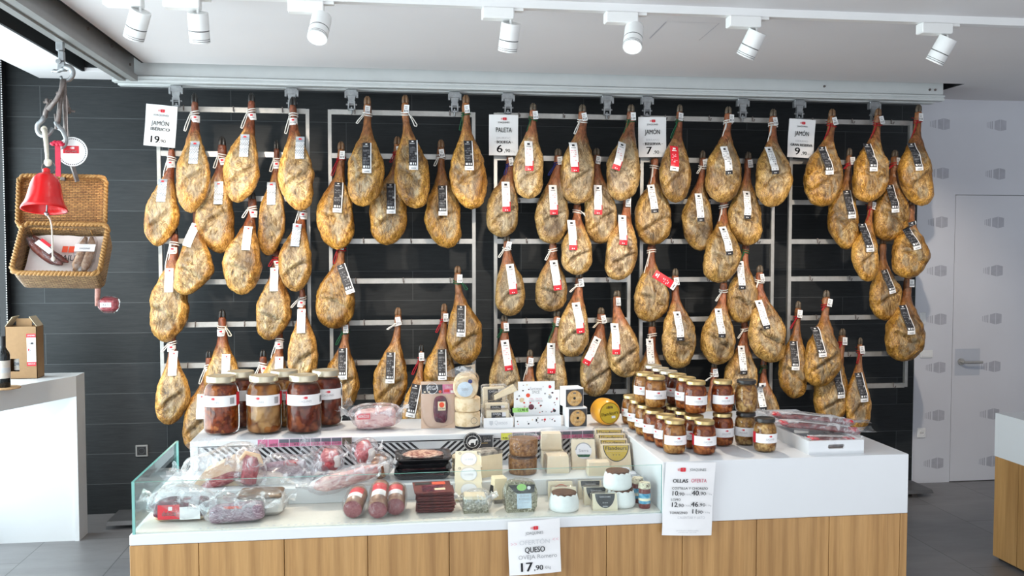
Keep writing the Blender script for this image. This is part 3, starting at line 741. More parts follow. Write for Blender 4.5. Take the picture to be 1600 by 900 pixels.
    for sx in (-1, 1):
        pts = [(hx + sx * hw * 0.5 - tx * 0.5, hy, -hl * 1.1), (hx + sx * hw * 0.62 - tx * .2, hy - 0.003, -hl * 0.6), (hx + sx * hw * 0.5, hy - 0.005, -hl * 0.2), (hx + sx * hw * 0.25 + tx * .1, hy - 0.004, hl * 0.06)]
        m.tube(pts, [hw * 0.55, hw * 0.70, hw * 0.60, hw * 0.14], 10)
    m.build('hoof', hoof, root, 2)
    # cord round the ankle with a loop
    tr = 0.155; za = -L * tr; ra = smooth(prof, tr) * W + 0.004; ax = cxf(tr) - base.x; ay = ycf(tr) - base.y
    if cord:
        m = MB(); rr = 0.0036 if cord[0] in 'wc' else 0.003
        for dz in (-0.010, 0.004):
            m.tube([(ax + ra * math.cos(a), ay + ra * math.sin(a), za + dz + 0.006 * math.sin(a * 1 + no)) for a in [2 * PI * q / 16 for q in range(16)]], rr, 6, 0, True)
        sd2 = cord[1]; ln = cord[2] if len(cord) > 2 else 1.0
        x0 = ax + sd2 * ra * 0.7; y0 = ay - ra * 0.8; dx = sd2 * 0.045 * rnd.uniform(0.5, 1.2); dz = 0.10 * rnd.uniform(0.8, 1.2) * ln
        lp = [(x0, y0, za), (x0 + dx * .3, y0 - .012, za - dz * .3), (x0 + dx * .75, y0 - .012, za - dz * .7), (x0 + dx, y0 - .010, za - dz), (x0 + dx * 1.05 + .012, y0 - .009, za - dz * 1.03), (x0 + dx + .016, y0 - .007, za - dz * .9), (x0 + dx * .55 + .012, y0 - .004, za - dz * .5), (x0 + .004, y0, za - .005)]
        lp2 = []
        for q in range(len(lp) - 1):
            for s in (0, .5): lp2.append(Vector(lp[q]).lerp(Vector(lp[q + 1]), s))
        m.tube(lp2 + [lp[-1]], rr * 0.85, 6)
        m.tube([(x0 - sd2 * ra * .7, ay - 0, za + .012), (x0 - sd2 * ra * .5, YR - 0.02 - base.y, za + 0.03)], rr, 6)
        m.build('cord', ROPE[cord[0]], root, 2)
    # small white ticket at the ankle
    if tagt:
        tt = 0.125 if tagt is True else tagt
        z = -L * tt; px = cxf(tt) - base.x + rnd.uniform(-.006, .008); py = ycf(tt) - base.y - smooth(prof, tt) * W - 0.012
        if kind in 'AW':
            g2 = gridcard('ankle_band', 0.05, 0.042, 6, 7, lambda i, j: 2 if (j in (1, 2) and 2 <= i <= 3) else (5 if j == 4 and 1 <= i <= 4 else 0), LM, root, ys=lambda u, v: abs(u - .5) ** 2 * 0.09, loc=(px, py - 0.002, -L * 0.215), rot=(0, rnd.uniform(-.1, .1), 0))
        else:
            g2 = gridcard('barcode_ticket', 0.032, 0.052, 7, 10, lambda i, j: (1 if (6 <= j <= 8 and 1 <= i <= 5 and i % 2) else 5 if j in (2, 4) and 1 <= i <= 4 else 0), LM, root, loc=(px + 0.004, py, z), rot=(R(-8), rnd.uniform(-.22, .22), rnd.uniform(-.3, .3)))
    # long hanging label, lying along the front of the meat
    if lab:
        lx, ly = lab; wl, hl2 = {'A': (.052, .140), 'W': (.050, .145), 'B': (.055, .190), 'C': (.052, .192), 'D': (.048, .185), 'R': (.055, .165)}[kind]
        wl *= lsize; hl2 *= lsize
        c = PY(lx, ly, yB - W * 0.55)
        ca, sa = math.cos(ltilt), math.sin(ltilt)
        front = [(base.x + p.x, base.y + p.y, base.z + p.z) for idx, p in enumerate(vs) if math.sin(2 * PI * (idx % NA) / NA) > 0]
        ysamp = []
        for j in range(9):
            v = j / 8; cxx = c.x - (0.5 - v) * hl2 * sa * -1 * -1; czz = c.z + (0.5 - v) * hl2 * ca
            cxx = c.x + (0.5 - v) * hl2 * sa
            near = [y for x, y, z in front if abs(x - cxx) < wl * 0.62 and abs(z - czz) < 0.016]
            ysamp.append((min(near) if near else None))
        known = [y for y in ysamp if y is not None] or [yB - W * .5]
        lo = None
        ys = [y if y is not None else min(known) for y in ysamp]
        # hang straight from the upper point, pushed out by the belly
        out = []
        for j in range(9):
            out.append(min(ys[max(0, j - 1):j + 2]) - 0.006)
        cy0 = out[4]
        def yfun(u, v):
            s = v * 8; j = min(7, int(s)); return out[j] + (out[j + 1] - out[j]) * (s - j) - cy0 + 0.004 * abs(2 * u - 1)
        pk, C, Rw = label_pick(kind, no)
        gridcard('hanging_label', wl, hl2, C, Rw, pk, LM, root, ys=yfun, loc=(c.x - base.x, cy0 - base.y, c.z - base.z), rot=(0, ltilt, 0), back=0)
    ham_rows.setdefault((rack, row), []).append((T[0], root, kind, cord, hoof, name))
    return root
K = 'hoofk'; G = 'hoofg'
s_ = ('w', -1); sr = ('w', 1)
# number, hoof tip, lowest point, left and right edge, label kind, label centre ...
ham(1, (304,146), (298,333), 275, 329, 'A', (301,237), ('w',-1), K, row=0, rack=0)
ham(2, (393,146), (371,317), 350, 406, 'A', (380,226), ('w',-1), K, row=0, rack=0)
ham(3, (458,152), (470,330), 434, 491, 'A', (467,229), ('w',-1), K, row=0, rack=0)
ham(4, (268,222), (246,385), 226, 280, 'A', (251,297), ('w',-1), K, row=1, rack=0, ltilt=.04)
ham(5, (347,214), (345,396), 304, 366, 'A', (340,301), ('w',-1), K, row=1, rack=0)
ham(6, (432,220), (419,400), 404, 446, 'A', (423,302), ('w',-1), K, row=1, rack=0)
ham(7, (308,318), (289,461), 275, 334, 'W', (294,367), None, K, row=2, rack=0, ltilt=.32, tagt=False)
ham(8, (394,300), (378,461), 349, 409, 'W', (384,372), ('w',-1,.6), K, row=2, rack=0, ltilt=.06)
ham(9, (472,305), (462,456), 435, 487, 'A', (461,367), ('w',-1,.8), K, row=2, rack=0, ltilt=.08)
ham(10, (272,352), (258,535), 234, 295, 'W', (262,438), ('w',-1,1.4), K, row=3, rack=0)
ham(11, (432,380), (420,532), 400, 456, 'W', (427,437), ('r',-1,.5), K, row=3, rack=0)
ham(12, (347,484), (350,650), 317, 378, 'W', (352,573), ('c',1,.5), K, row=5, rack=0, off=.0)
ham(13, (472,440), (470,604), 450, 497, 'W', (469,503), ('w',-1,.5), K, row=4, rack=0)
ham(14, (269,512), (263,664), 244, 297, 'W', (266,570), ('w',-1,.5), K, row=5, rack=0, off=.06)
ham(15, (326,548), (303,705), 286, 336, 'W', (313,636), ('w',-1,1.2), K, row=6, rack=0)
ham(16, (437,510), (425,648), 403, 453, 'W', (435,577), ('w',-1,1.2), K, row=5, rack=0, off=.01)
ham(17, (411,547), (392,690), 372, 425, 'W', None, ('w',-1,1.2), K, row=6, rack=0, off=.05)
# second rack
ham(18, (574,151), (566,323), 543, 601, 'B', (573,246), ('w',-1,.7), row=0, rack=1)
ham(19, (633,149), (650,326), 616, 671, 'B', (646,241), ('w',1), row=0, rack=1)
ham(20, (728,149), (738,327), 702, 760, 'B', (733,242), ('g',-1,1.1), row=0, rack=1)
ham(21, (533,222), (528,390), 495, 553, 'B', (528,308), ('r',-1,.9), row=1, rack=1, ltilt=.05)
ham(22, (621,214), (604,383), 578, 637, 'B', (611,310), ('r',-1,.5), row=1, rack=1)
ham(23, (689,219), (701,388), 664, 719, 'B', (692,313), ('w',-1,.7), row=1, rack=1)
ham(24, (533,365), (523,514), 493, 555, 'B', (540,436), ('r',-1,.8), row=3, rack=1, ltilt=-.34)
ham(25, (715,416), (727,570), 699, 754, 'B', (721,502), ('g',1,.5), row=4, rack=1, ltilt=.05)
ham(26, (540,495), (532,641), 506, 561, 'B', (535,569), ('g',-1,.7), row=5, rack=1)
ham(27, (622,481), (607,642), 584, 637, 'B', (610,575), ('w',-1,.3), row=5, rack=1, ltilt=.04)
ham(28, (694,475), (680,640), 661, 712, 'B', (691,570), ('r',-1,.7), row=5, rack=1, off=-.01)
ham(29, (658,538), (647,692), 628, 668, 'B', (646,627), ('r',-1,1.0), K, row=6, rack=1, ltilt=.22, lsize=1.05, off=.10)
# third rack: shoulders
ham(30, (833,162), (826,311), 803, 849, 'C', (827,243), ('g',-1), G, row=0, rack=2, ltilt=.03)
ham(31, (910,164), (902,319), 876, 928, 'C', (898,245), ('w',-1), G, row=0, rack=2)
ham(32, (986,164), (970,314), 949, 1000, 'C', (969,243), ('g',-1), G, row=0, rack=2, ltilt=.34)
ham(33, (797,236), (784,371), 760, 810, 'C', (791,307), ('b',-1,.7), G, row=1, rack=2)
ham(34, (872,233), (862,381), 838, 888, 'C', (865,312), ('b',-1,.7), G, row=1, rack=2)
ham(35, (932,232), (938,381), 914, 963, 'C', (935,312), None, G, row=1, rack=2, ltilt=.04)
ham(36, (902,312), (902,430), 878, 925, 'C', (896,367), ('w',1,.3), G, row=2, rack=2, ltilt=.03, tagt=False)
ham(37, (980,300), (966,438), 946, 995, 'C', (976,359), None, G, row=2, rack=2, ltilt=.08)
ham(38, (792,368), (797,494), 775, 820, 'C', (800,436), ('w',-1,.5), G, row=3, rack=2, ltilt=-.10)
ham(39, (864,372), (860,487), 838, 886, 'C', (869,430), ('w',-1,.6), G, row=3, rack=2, ltilt=-.10, tagt=False)
ham(40, (905,425), (893,558), 872, 920, 'C', (905,497), ('w',-1,.5), G, row=4, rack=2, ltilt=-.10)
ham(41, (964,454), (978,590), 950, 999, 'C', (963,530), None, G, row=4, rack=2, ltilt=.04)
ham(42, (939,481), (930,620), 907, 956, 'C', (926,549), ('c',-1,.3), G, row=5, rack=2, ltilt=.50, off=.02)
ham(43, (870,484), (862,632), 838, 885, 'C', (862,560), ('g',-1), G, row=5, rack=2, ltilt=.04)
ham(44, (788,492), (790,640), 765, 812, 'C', (793,556), ('g',-1,.5), G, row=5, rack=2, ltilt=-.12, off=.03)
ham(45, (828,547), (824,690), 803, 846, 'C', None, ('w',-1), G, row=6, rack=2, off=.08)
# fourth rack
ham(46, (1062,164), (1056,317), 1031, 1079, 'R', (1055,247), ('g',-1), G, row=0, rack=3, ltilt=.12)
ham(47, (1138,167), (1129,317), 1103, 1158, 'D', (1137,250), ('w',-1,1.3), G, row=0, rack=3, ltilt=-.08)
ham(48, (1208,171), (1204,324), 1182, 1236, 'D', (1209,250), ('w',-1,1.3), G, row=0, rack=3, ltilt=-.06)
ham(49, (1023,238), (1021,383), 992, 1049, 'D', (1022,310), ('w',-1,1.6), G, row=1, rack=3, ltilt=-.08, tagt=False)
ham(50, (1098,236), (1095,392), 1066, 1112, 'D', (1094,324), ('w',-1,.4), G, row=1, rack=3, ltilt=-.03)
ham(51, (1169,238), (1168,384), 1137, 1189, 'D', (1168,320), None, G, row=1, rack=3, ltilt=.08)
ham(52, (1131,300), (1122,442), 1101, 1156, 'D', (1137,376), ('w',-1,1.2), G, row=2, rack=3, ltilt=-.10, tagt=False)
ham(53, (1018,372), (1014,503), 991, 1045, 'R', (1041,438), ('w',-1,1.4), G, row=3, rack=3, ltilt=-1.0, tagt=False)
ham(54, (1055,420), (1059,576), 1035, 1086, 'D', (1062,510), None, G, row=4, rack=3, ltilt=-.03)
ham(55, (1165,372), (1158,505), 1137, 1184, 'D', (1161,430), ('g',-1,.8), G, row=3, rack=3, ltilt=.03, tagt=False)
ham(56, (1187,415), (1205,567), 1171, 1226, 'D', (1195,492), ('w',-1,.8), G, row=4, rack=3, ltilt=-.14)
ham(57, (1131,432), (1122,570), 1095, 1147, 'D', (1127,505), ('w',-1,.6), G, row=4, rack=3, off=.04, tagt=False)
ham(58, (1164,492), (1158,635), 1132, 1182, 'D', (1162,563), ('w',-1,.6), G, row=5, rack=3, tagt=False)
ham(59, (1019,500), (1012,650), 988, 1042, 'D', (1020,553), ('w',-1,.6), G, row=5, rack=3, off=.0, tagt=False)
ham(60, (1193,552), (1200,692), 1175, 1219, 'D', (1192,620), ('g',-1,.4), G, row=6, rack=3, ltilt=-.05, tagt=False)
ham(61, (1116,565), (1114,700), 1092, 1138, 'D', None, ('w',-1,.3), G, row=6, rack=3)
# fifth rack
ham(62, (1300,171), (1284,323), 1258, 1315, 'B', (1294,250), ('r',-1,1.2), row=0, rack=4, ltilt=-.06)
ham(63, (1372,170), (1354,316), 1334, 1388, 'B', (1364,245), ('r',-1,1.0), row=0, rack=4)
ham(64, (1435,164), (1441,322), 1405, 1455, 'B', (1435,244), ('r',-1,1.2), G, row=0, rack=4, ltilt=-.06)
ham(65, (1327,232), (1324,390), 1294, 1340, 'B', (1329,319), ('r',-1,.3), G, row=1, rack=4, ltilt=-.06)
ham(66, (1398,235), (1387,377), 1367, 1420, 'B', (1397,310), ('r',-1,.3), G, row=1, rack=4, ltilt=-.06)
ham(67, (1361,305), (1357,440), 1332, 1372, 'B', (1358,371), ('r',-1,1.1), row=2, rack=4, ltilt=-.05)
ham(68, (1424,312), (1418,435), 1395, 1450, 'B', (1428,368), None, row=2, rack=4, ltilt=-.24, tagt=False)
ham(69, (1380,372), (1384,501), 1360, 1406, 'B', (1390,440), None, row=3, rack=4, ltilt=-.22, lsize=.85, tagt=False)
ham(70, (1419,425), (1411,565), 1385, 1443, 'B', (1421,500), None, row=4, rack=4, ltilt=-.05)
ham(71, (1247,471), (1241,623), 1217, 1262, 'B', (1243,556), ('r',-1,.8), G, row=5, rack=4, ltilt=.04)
ham(72, (1291,454), (1280,605), 1258, 1313, 'B', (1283,535), ('r',-1,.3), G, row=4, rack=4, ltilt=-.06)
ham(73, (1316,514), (1298,660), 1273, 1325, 'B', (1312,601), ('r',-1,.7), G, row=5, rack=4, ltilt=-.08, lsize=.95, off=-.01)
ham(74, (1344,528), (1342,674), 1321, 1359, 'B', (1349,606), ('r',-1,.8), G, row=6, rack=4, ltilt=-.06)
# every ham's own description: its label, its rack, its row and its place in that row
RN = ['leftmost rack', 'second rack from the left', 'middle rack', 'fourth rack', 'rightmost rack']
LN = {'A': 'silver-labelled', 'W': 'white-labelled', 'B': 'black-labelled', 'C': 'red-and-white labelled', 'D': 'white-and-black labelled', 'R': 'red-labelled'}
ORD = ['first', 'second', 'third', 'fourth', 'fifth', 'sixth', 'seventh', 'eighth']
by_rack = {}
for (rk, rw), lst in ham_rows.items(): by_rack.setdefault(rk, []).append((rw, sorted(lst, key=lambda q: q[0])))
HK = {'A': 'silver-labelled hams of the leftmost rack', 'W': 'white-labelled hams of the leftmost rack', 'B': 'black-labelled hams', 'C': 'short pale hams of the middle rack', 'D': 'hams of the fourth rack', 'R': 'hams of the fourth rack'}
for rk, rows in by_rack.items():
    rows.sort(key=lambda q: q[0])
    for n, (rw, lst) in enumerate(rows):
        for i, (x, root, kind, cord, hoof, nm) in enumerate(lst):
            hc = 'top' if n == 0 else 'bottom' if n == len(rows) - 1 else ORD[n]
            pos = 'only one' if len(lst) == 1 else ORD[i] + ' from left'
            root['label'] = '%s cured ham, %s, %s row, %s' % (LN[kind], RN[rk], hc, pos)
            root['group'] = HK[kind]
M['traygrey'] = flat('drip_tray_grey', (0.10, 0.10, 0.105, 1), 0.45, 0.3, var=0.15, vs=8)
M['boxgrey'] = flat('dark_grey_plastic', (0.05, 0.055, 0.06, 1), 0.4)
# ================================================================ CEILING TRACK AND SPOTLIGHTS
TY = 4.09
t = thing('lighting_track', 'long white lighting track across the ceiling carrying seven spotlights', 'track', (1.2, TY, CE))
mb = MB(); mb.box(-2.1, 4.5, -0.022, 0.022, -0.036, 0.0, 0, Matrix.Translation((-1.2, 0, 0)))
mb.build('channel', 'white', t)
M['spotwhite'] = flat('spot_white', (0.80, 0.80, 0.79, 1), 0.35, var=0.01)
M['lens'] = glow('lit_lens', (1.0, 0.96, 0.88, 1), 9)
M['groove'] = flat('groove_grey', (0.10, 0.10, 0.10, 1), 0.5)
# px of the adapter's left end, of the pivot, top and bottom centre of the can, lens seen?, aim
SPOTS = [((163, 3), (219, 10), (226, 20), (211, 55), (-0.9, 5.9, 1.7), 'leftmost spotlight of the track, tilted to the left'),
         ((256, 4), (309, 13), (309, 25), (309, 60), (-0.85, 5.9, 1.2), 'second spotlight from the left, hanging almost upright'),
         ((450, 8), (502, 18), (506, 30), (501, 64), (0.1, 2.2, 0.9), 'lit spotlight with glowing lens above the second rack'),
         ((753, 19), (798, 31), (799, 44), (796, 78), (1.0, 5.9, 1.4), 'middle spotlight of the track, slim and nearly upright'),
         ((945, 27), (991, 40), (997, 50), (989, 80), (0.7, 2.2, 0.9), 'lit spotlight with glowing lens above the fourth rack'),
         ((1137, 34), (1182, 46), (1186, 56), (1174, 88), (1.9, 5.9, 1.4), 'unlit-looking spotlight second from the right, tilted left'),
         ((1436, 45), (1480, 58), (1482, 68), (1471, 97), (3.2, 5.9, 1.5), 'rightmost spotlight, above the pale printed wall')]
for i, (pa, pp, pt, pb, aim, lab) in enumerate(SPOTS):
    a = PY(*pa, TY); p = PY(*pp, TY); c0 = PY(*pt, TY); c1 = PY(*pb, TY)
    r = thing('spotlight', 'white ' + lab, 'spotlight', (p.x, TY, CE - 0.036), group='ceiling spotlights')
    zt = CE - 0.036
    mb = MB(); mb.box(a.x - p.x, 0.012, -0.03, 0.03, -0.050, 0.0, 0, None, 0.004); mb.box(0.012, 0.055, -0.015, 0.015, -0.012, 0.0)
    mb.build('adapter', 'spotwhite', r)
    mb = MB(); mb.cyl((0, 0, -0.01), (0, 0, -0.075), 0.006, 10); mb.build('stem', 'spotwhite', r, True)
    d = Vector(aim) - Vector((p.x, TY, 2.75)); d.normalize()
    # cans lean in the picture plane as seen; lit ones tip their mouth to the viewer
    lean = Vector((c1.x - c0.x, 0.0, c1.z - c0.z)).normalized()
    lit = i in (2, 4)
    ax = (lean + Vector((0, -0.62 if lit else 0.42, 0))).normalized()
    q = ax.to_track_quat('Z', 'Y').to_matrix().to_4x4()
    Ln = 0.125
    top = Vector((0, 0, -0.075)) - ax * 0.012
    mt = Matrix.Translation(top) @ q
    mb = MB()
    mb.lathe([(0.030, 0.004), (0.036, 0.0), (0.0425, 0.0), (0.0435, 0.004), (0.0435, 0.072), (0.0420, 0.073), (0.0420, 0.0755), (0.0435, 0.0765), (0.0435, 0.108), (0.0425, 0.1085), (0.0425, 0.110), (0.0435, 0.1105), (0.0435, 0.116), (0.0425, 0.1165), (0.0425, 0.118), (0.0435, 0.1185), (0.0435, Ln), (0.0385, Ln), (0.036, Ln - 0.006)], 32,
             [0, 0, 0, 0, 1, 1, 1, 0, 1, 1, 1, 0, 1, 1, 1, 0, 0, 0], mt, cap=False)
    mb.add([(0.0301 * math.cos(2 * PI * k / 24), 0.0301 * math.sin(2 * PI * k / 24), 0.004) for k in range(24)], [tuple(range(24))], 0, mt)
    mb.build('can', ['spotwhite', 'groove'], r, True)
    mb = MB(); mb.lathe([(0.0, Ln - 0.008), (0.020, Ln - 0.0075), (0.0365, Ln - 0.0055)], 24, 0, mt, cap=False)
    mb.build('lens', 'lens', r, True)
    l = bpy.data.lights.new('spot_beam', 'SPOT'); l.energy = SPOT_W * (0.6 if lit else 1); l.spot_size = R(62); l.spot_blend = 0.6; l.color = (1.0, 0.87, 0.72); l.shadow_soft_size = 0.03
    lo = bpy.data.objects.new('spot_beam', l); COL.objects.link(lo); lo.parent = r
    lp = top + ax * (Ln + 0.006); lo.location = lp
    lo.rotation_euler = (ax).to_track_quat('-Z', 'Y').to_euler()
    if not lit: 
        dd = (Vector(aim) - (Vector((p.x, TY, zt)) + lp)).normalized(); lo.rotation_euler = dd.to_track_quat('-Z', 'Y').to_euler()

# ================================================================ LEFT RAIL: MEAT HOOKS, BELL, BASKET
HY = 4.72
def W(px, py, Y=HY): return PY(px, py, Y)
def tubepx(mb, pts, r, Y=HY, n=8, closed=False, org=Vector()):
    q = [W(p[0], p[1], Y + (p[2] if len(p) > 2 else 0)) - org for p in pts]
    # round the corners
    if len(q) > 2 and not closed:
        out = [q[0]]
        for a, b, c in zip(q, q[1:], q[2:]): out += [a.lerp(b, .75), b * .75 + (a + c) * .125, b.lerp(c, .25)]
        q = out + [q[-1]]
    rr = r
    if isinstance(r, (list, tuple)) and len(r) != len(q): rr = [r[0] + (r[-1] - r[0]) * k / (len(q) - 1) for k in range(len(q))]
    mb.tube(q, rr, n, 0, closed)
o0 = W(93, 65)
r = thing('rail_hook', 'galvanised roller hook clipped under the left ceiling rail, holding all the meat hooks', 'hook', o0)
mb = MB(); 
for p in ((88, 64, 100, 80), (92, 80, 101, 96)):
    a = W(p[0], p[1]) - o0; b = W(p[2], p[3]) - o0; mb.box(a.x, b.x, -0.014, 0.014, b.z, a.z, 0, None, 0.003)
a = W(90, 96) - o0; b = W(102, 109) - o0; mb.box(a.x, b.x, -0.010, 0.010, b.z, a.z, 0, None, 0.003); c = W(93, 97) - o0; mb.cyl((c.x, -0.02, c.z), (c.x, 0.02, c.z), 0.012, 10)
mb.build('clamp', 'zinc', r, True)
mb = MB(); tubepx(mb, [(101, 105), (110, 106), (114, 112), (113, 120), (107, 126), (97, 126), (95, 119)], [0.017, 0.007], org=o0); tubepx(mb, [(104, 107), (96, 108), (90, 112), (83, 110), (81, 113)], [0.014, 0.005], org=o0)
mb.build('claw', 'zinc', r, 2)
def meat_hook(lab, arm, link, hook, bolt, Y, rh=0.010):
    o = W(*arm[0][:2], Y); r = thing('meat_hook', lab, 'hook', o, group='steel meat hooks')
    mb = MB()
    for dy in (-0.012, 0.012): tubepx(mb, [(x, y, dy) for x, y in arm], 0.012, Y, 6, org=o)
    mb.build('arm', 'rust', r, 2)
    mb = MB(); tubepx(mb, link, 0.012, Y, 8, org=o); mb.build('link', 'rust', r, 2)
    mb = MB(); a = W(bolt[0], bolt[1], Y) - o; b = W(bolt[2], bolt[3], Y) - o; mb.cyl(a, b, 0.006, 8); mb.cyl(a.lerp(b, .3), a.lerp(b, .55), 0.016, 10); mb.build('bolt', 'rust', r, True)
    mb = MB(); tubepx(mb, hook, [rh, rh * .75], Y, 10, org=o); mb.build('claw', 'zinc', r, 2)
meat_hook('worn steel meat hook slanting to the left, from which the red bell hangs', [(100, 124), (93, 150), (75, 172)], [(80, 158), (72, 172), (70, 184)], [(70, 182), (65, 190), (59, 194), (58, 203), (62, 211), (71, 213), (78, 208), (83, 200)], (68, 160, 82, 157), HY - 0.05, 0.0125)
meat_hook('worn steel meat hook hanging straight down in the middle, holding the basket strap', [(98, 124), (95, 150), (91, 190)], [(88, 178), (90, 192), (89, 202)], [(88, 190), (91, 199), (97, 202), (101, 210), (104, 219), (101, 229), (94, 231)], (88, 145, 100, 147), HY, 0.0125)
meat_hook('darker steel hook bar hanging behind to the right, with a wing bolt', [(100, 124), (101, 150), (103, 215)], [(101, 150), (105, 165), (105, 176)], [(103, 200), (107, 214), (104, 224), (98, 226)], (100, 172, 117, 174), HY + 0.05, 0.009)
# round shop disc on a bead chain
o = W(113, 237, HY + 0.02); r = thing('round_shop_disc', 'round white card disc with a red logo hanging behind the hooks', 'sign', o)
rad = 21.5 * HY / F_PX
mb = MB(); mb.lathe([(0.0, 0.002), (rad, 0.002), (rad, -0.002), (0.0, -0.002)], 48, 0, Matrix.Rotation(R(90), 4, 'X'), cap=False); mb.build('disc', 'paper', r)
mb = MB()
for k in range(44):
    an = 2 * PI * k / 44; s = 0.0038; x, z = (rad - 0.008) * math.cos(an), (rad - 0.008) * math.sin(an)
    mb.add([(x - s, -0.0028, z - s), (x + s, -0.0028, z - s * .4), (x, -0.0028, z + s)], [(0, 1, 2)])
mb.build('border_print', 'ink', r)
mb = MB(); w_, h_ = 0.037, 0.018
mb.add([(-w_ - .005, -0.0028, -h_ + .01), (w_ - .005, -0.0028, -h_ + .01), (w_ - .005, -0.0028, h_ + .01), (-w_ - .005, -0.0028, h_ + .01)], [(0, 1, 2, 3)], 0)
logo(mb, 0.0, 0.018, 0.022, -0.0034, 1); addtext(mb, 'JOAQUINES', -0.005, 0.0, 0.012, -0.0034, 1, 0.01, 0.055)
mb.build('red_panel', ['red', 'paper'], r)
mb = MB(); p0 = W(104, 150, HY + 0.02) - o; p1 = W(106, 218, HY + 0.02) - o
for k in range(60): 
    q = p0.lerp(p1, k / 59); mb.lathe([(0.0008, -0.002), (0.0024, 0), (0.0008, 0.002)], 6, 0, Matrix.Translation(q))
mb.build('bead_chain', 'paperp', r)
# bell
BY = HY - 0.22
o = W(76, 330, BY); px = BY / F_PX
r = thing('hand_bell', 'shiny red bell with a pull cord hanging in front of the open basket', 'bell', o)
prof = [(31.5, 0), (30, 5), (27, 10), (24.5, 18), (22.5, 28), (20.5, 38), (17.5, 46), (12.5, 52), (6, 55), (5, 56), (5.5, 58), (5, 61), (2, 63)]
M['bellred'] = flat('bell_red', (0.66, 0.012, 0.014, 1), 0.22, var=0.02)
mb = MB(); mb.lathe([(29.5 * px, 0.5 * px)] + [(a * px, b * px) for a, b in prof], 40, cap=False); mb.lathe([(29.5 * px, 0.5 * px), (25 * px, 10 * px), (22 * px, 28 * px), (16 * px, 45 * px), (0.5 * px, 52 * px)], 40, cap=False)
mb.build('shell', 'bellred', r, 2, (0, -.055, .004), (R(-12), 0, 0))
mb = MB(); c = W(76, 262, BY) - o; mb.tube([c + Vector((math.cos(a), 0.15 * math.sin(a), math.sin(a))) * 9.5 * px for a in [2 * PI * k / 24 for k in range(24)]], 0.0018, 6, 0, True); mb.build('ring', 'rust', r, 2)
mb = MB(); tubepx(mb, [(69, 202, .17), (71, 212, .10), (73, 235, .03), (74, 255)], [0.012, 0.0085], BY, org=o); mb.blob(0.017, 0.015, 0.018, 12, 8, 1, .2, 60, 3, 0, Matrix.Translation(W(75, 254, BY) - o)); mb.blob(0.016, 0.015, 0.016, 12, 8, 1, .2, 60, 5, 0, Matrix.Translation(W(69, 202, BY + .17) - o))
mb.build('hanging_rope', 'rope', r, 2)
mb = MB(); mb.blob(0.012, 0.012, 0.010, 12, 8, 1, .3, 90, 2, 0, Matrix.Translation(W(73, 334, BY) - o)); mb.cyl(W(73, 334, BY) - o, Vector((0, 0, 0.15)), 0.004, 6); mb.build('clapper', 'zinc', r, 2)
mb = MB(); tubepx(mb, [(73, 335), (80, 345), (82, 370), (82, 398), (83, 404)], 0.0038, BY, org=o); mb.blob(0.009, 0.009, 0.012, 10, 8, 1, .3, 90, 4, 0, Matrix.Translation(W(83, 404, BY) - o)); mb.build('pull_cord', 'rope', r, 2)
# open wicker basket on a red strap
KY = HY
bw = 122 * KY / F_PX; bd = 0.300; bh = 0.150; fl = -0.110; tk = 0.016
o = W(95, 388, KY)
r = thing('wicker_basket', 'open brown wicker basket tipped forward, hanging on a red strap with sausages inside', 'basket', o)
tilt = Matrix.Rotation(R(55), 4, 'X') @ Matrix.Rotation(R(2), 4, 'Y')
def rrect(w, d, rad, n=5):
    out = []
    for cx, cy, a0 in ((w / 2 - rad, d / 2 - rad, 0), (-w / 2 + rad, d / 2 - rad, 90), (-w / 2 + rad, -d / 2 + rad, 180), (w / 2 - rad, -d / 2 + rad, 270)):
        for k in range(n + 1):
            a = R(a0 + 90 * k / n); out.append((cx + rad * math.cos(a), cy + rad * math.sin(a)))
    return out
def tray(w, d, h, rad, th, taper=0.94):
    """hollow basket shell, open at the top (z=0), bottom at -h"""
    mb = MB(); A = rrect(w, d, rad); n = len(A)
    rings = [(A, 0, 1.0, 0), (A, -h * .5, (1 + taper) / 2 + 0.01, 0), (A, -h * .94, taper + 0.01, 0), (A, -h, taper - .03, 0)]
    vs = []; fs = []
    for _, z, s, __ in rings: vs += [(x * s, y * s, z) for x, y in A]
    inn = [(0, 1.0), (-h * .5, (1 + taper) / 2 + .01), (-h + th, taper)]
    kx = 1 - 2 * th / w; ky = 1 - 2 * th / d
    for z, s in inn: vs += [(x * s * kx, y * s * ky, z) for x, y in A]
    for i in range(3):
        for k in range(n): fs.append((i * n + k, (i + 1) * n + k, (i + 1) * n + (k + 1) % n, i * n + (k + 1) % n))
    b = 4 * n
    for i in range(2):
        for k in range(n): fs.append((b + i * n + k, b + i * n + (k + 1) % n, b + (i + 1) * n + (k + 1) % n, b + (i + 1) * n + k))
    for k in range(n): fs.append((k, k + 0, b + k, b + (k + 1) % n)[0:1] + ((k + 1) % n, b + (k + 1) % n, b + k))
    fs.append(tuple(range(3 * n, 4 * n))); fs.append(tuple(range(b + 3 * n - 1, b + 2 * n - 1, -1)))
    return mb.add(vs, fs), A
def braid(mb, path, rad, closed=True):
    k = len(path)
    for ph in (0, PI):
        pts = []
        dense = []
        for i in range(k):
            a = Vector(path[i]); b = Vector(path[(i + 1) % k]); m = max(1, int((b - a).length / 0.006))
            dense += [a.lerp(b, q / m) for q in range(m)]
        for i, p in enumerate(dense):
            pts.append(p + Vector((0, 0, rad * .55 * math.sin(i * 1.05 + ph))) + Vector((p.x, p.y, 0)).normalized() * rad * .55 * math.cos(i * 1.05 + ph))
        mb.tube(pts, rad * .72, 6, 0, True)
mb, A = tray(bw, bd, bh, 0.035, tk); b = mb.build('basket_body', 'wickerbox', r, True); b.matrix_local = tilt; fixnormals(b)
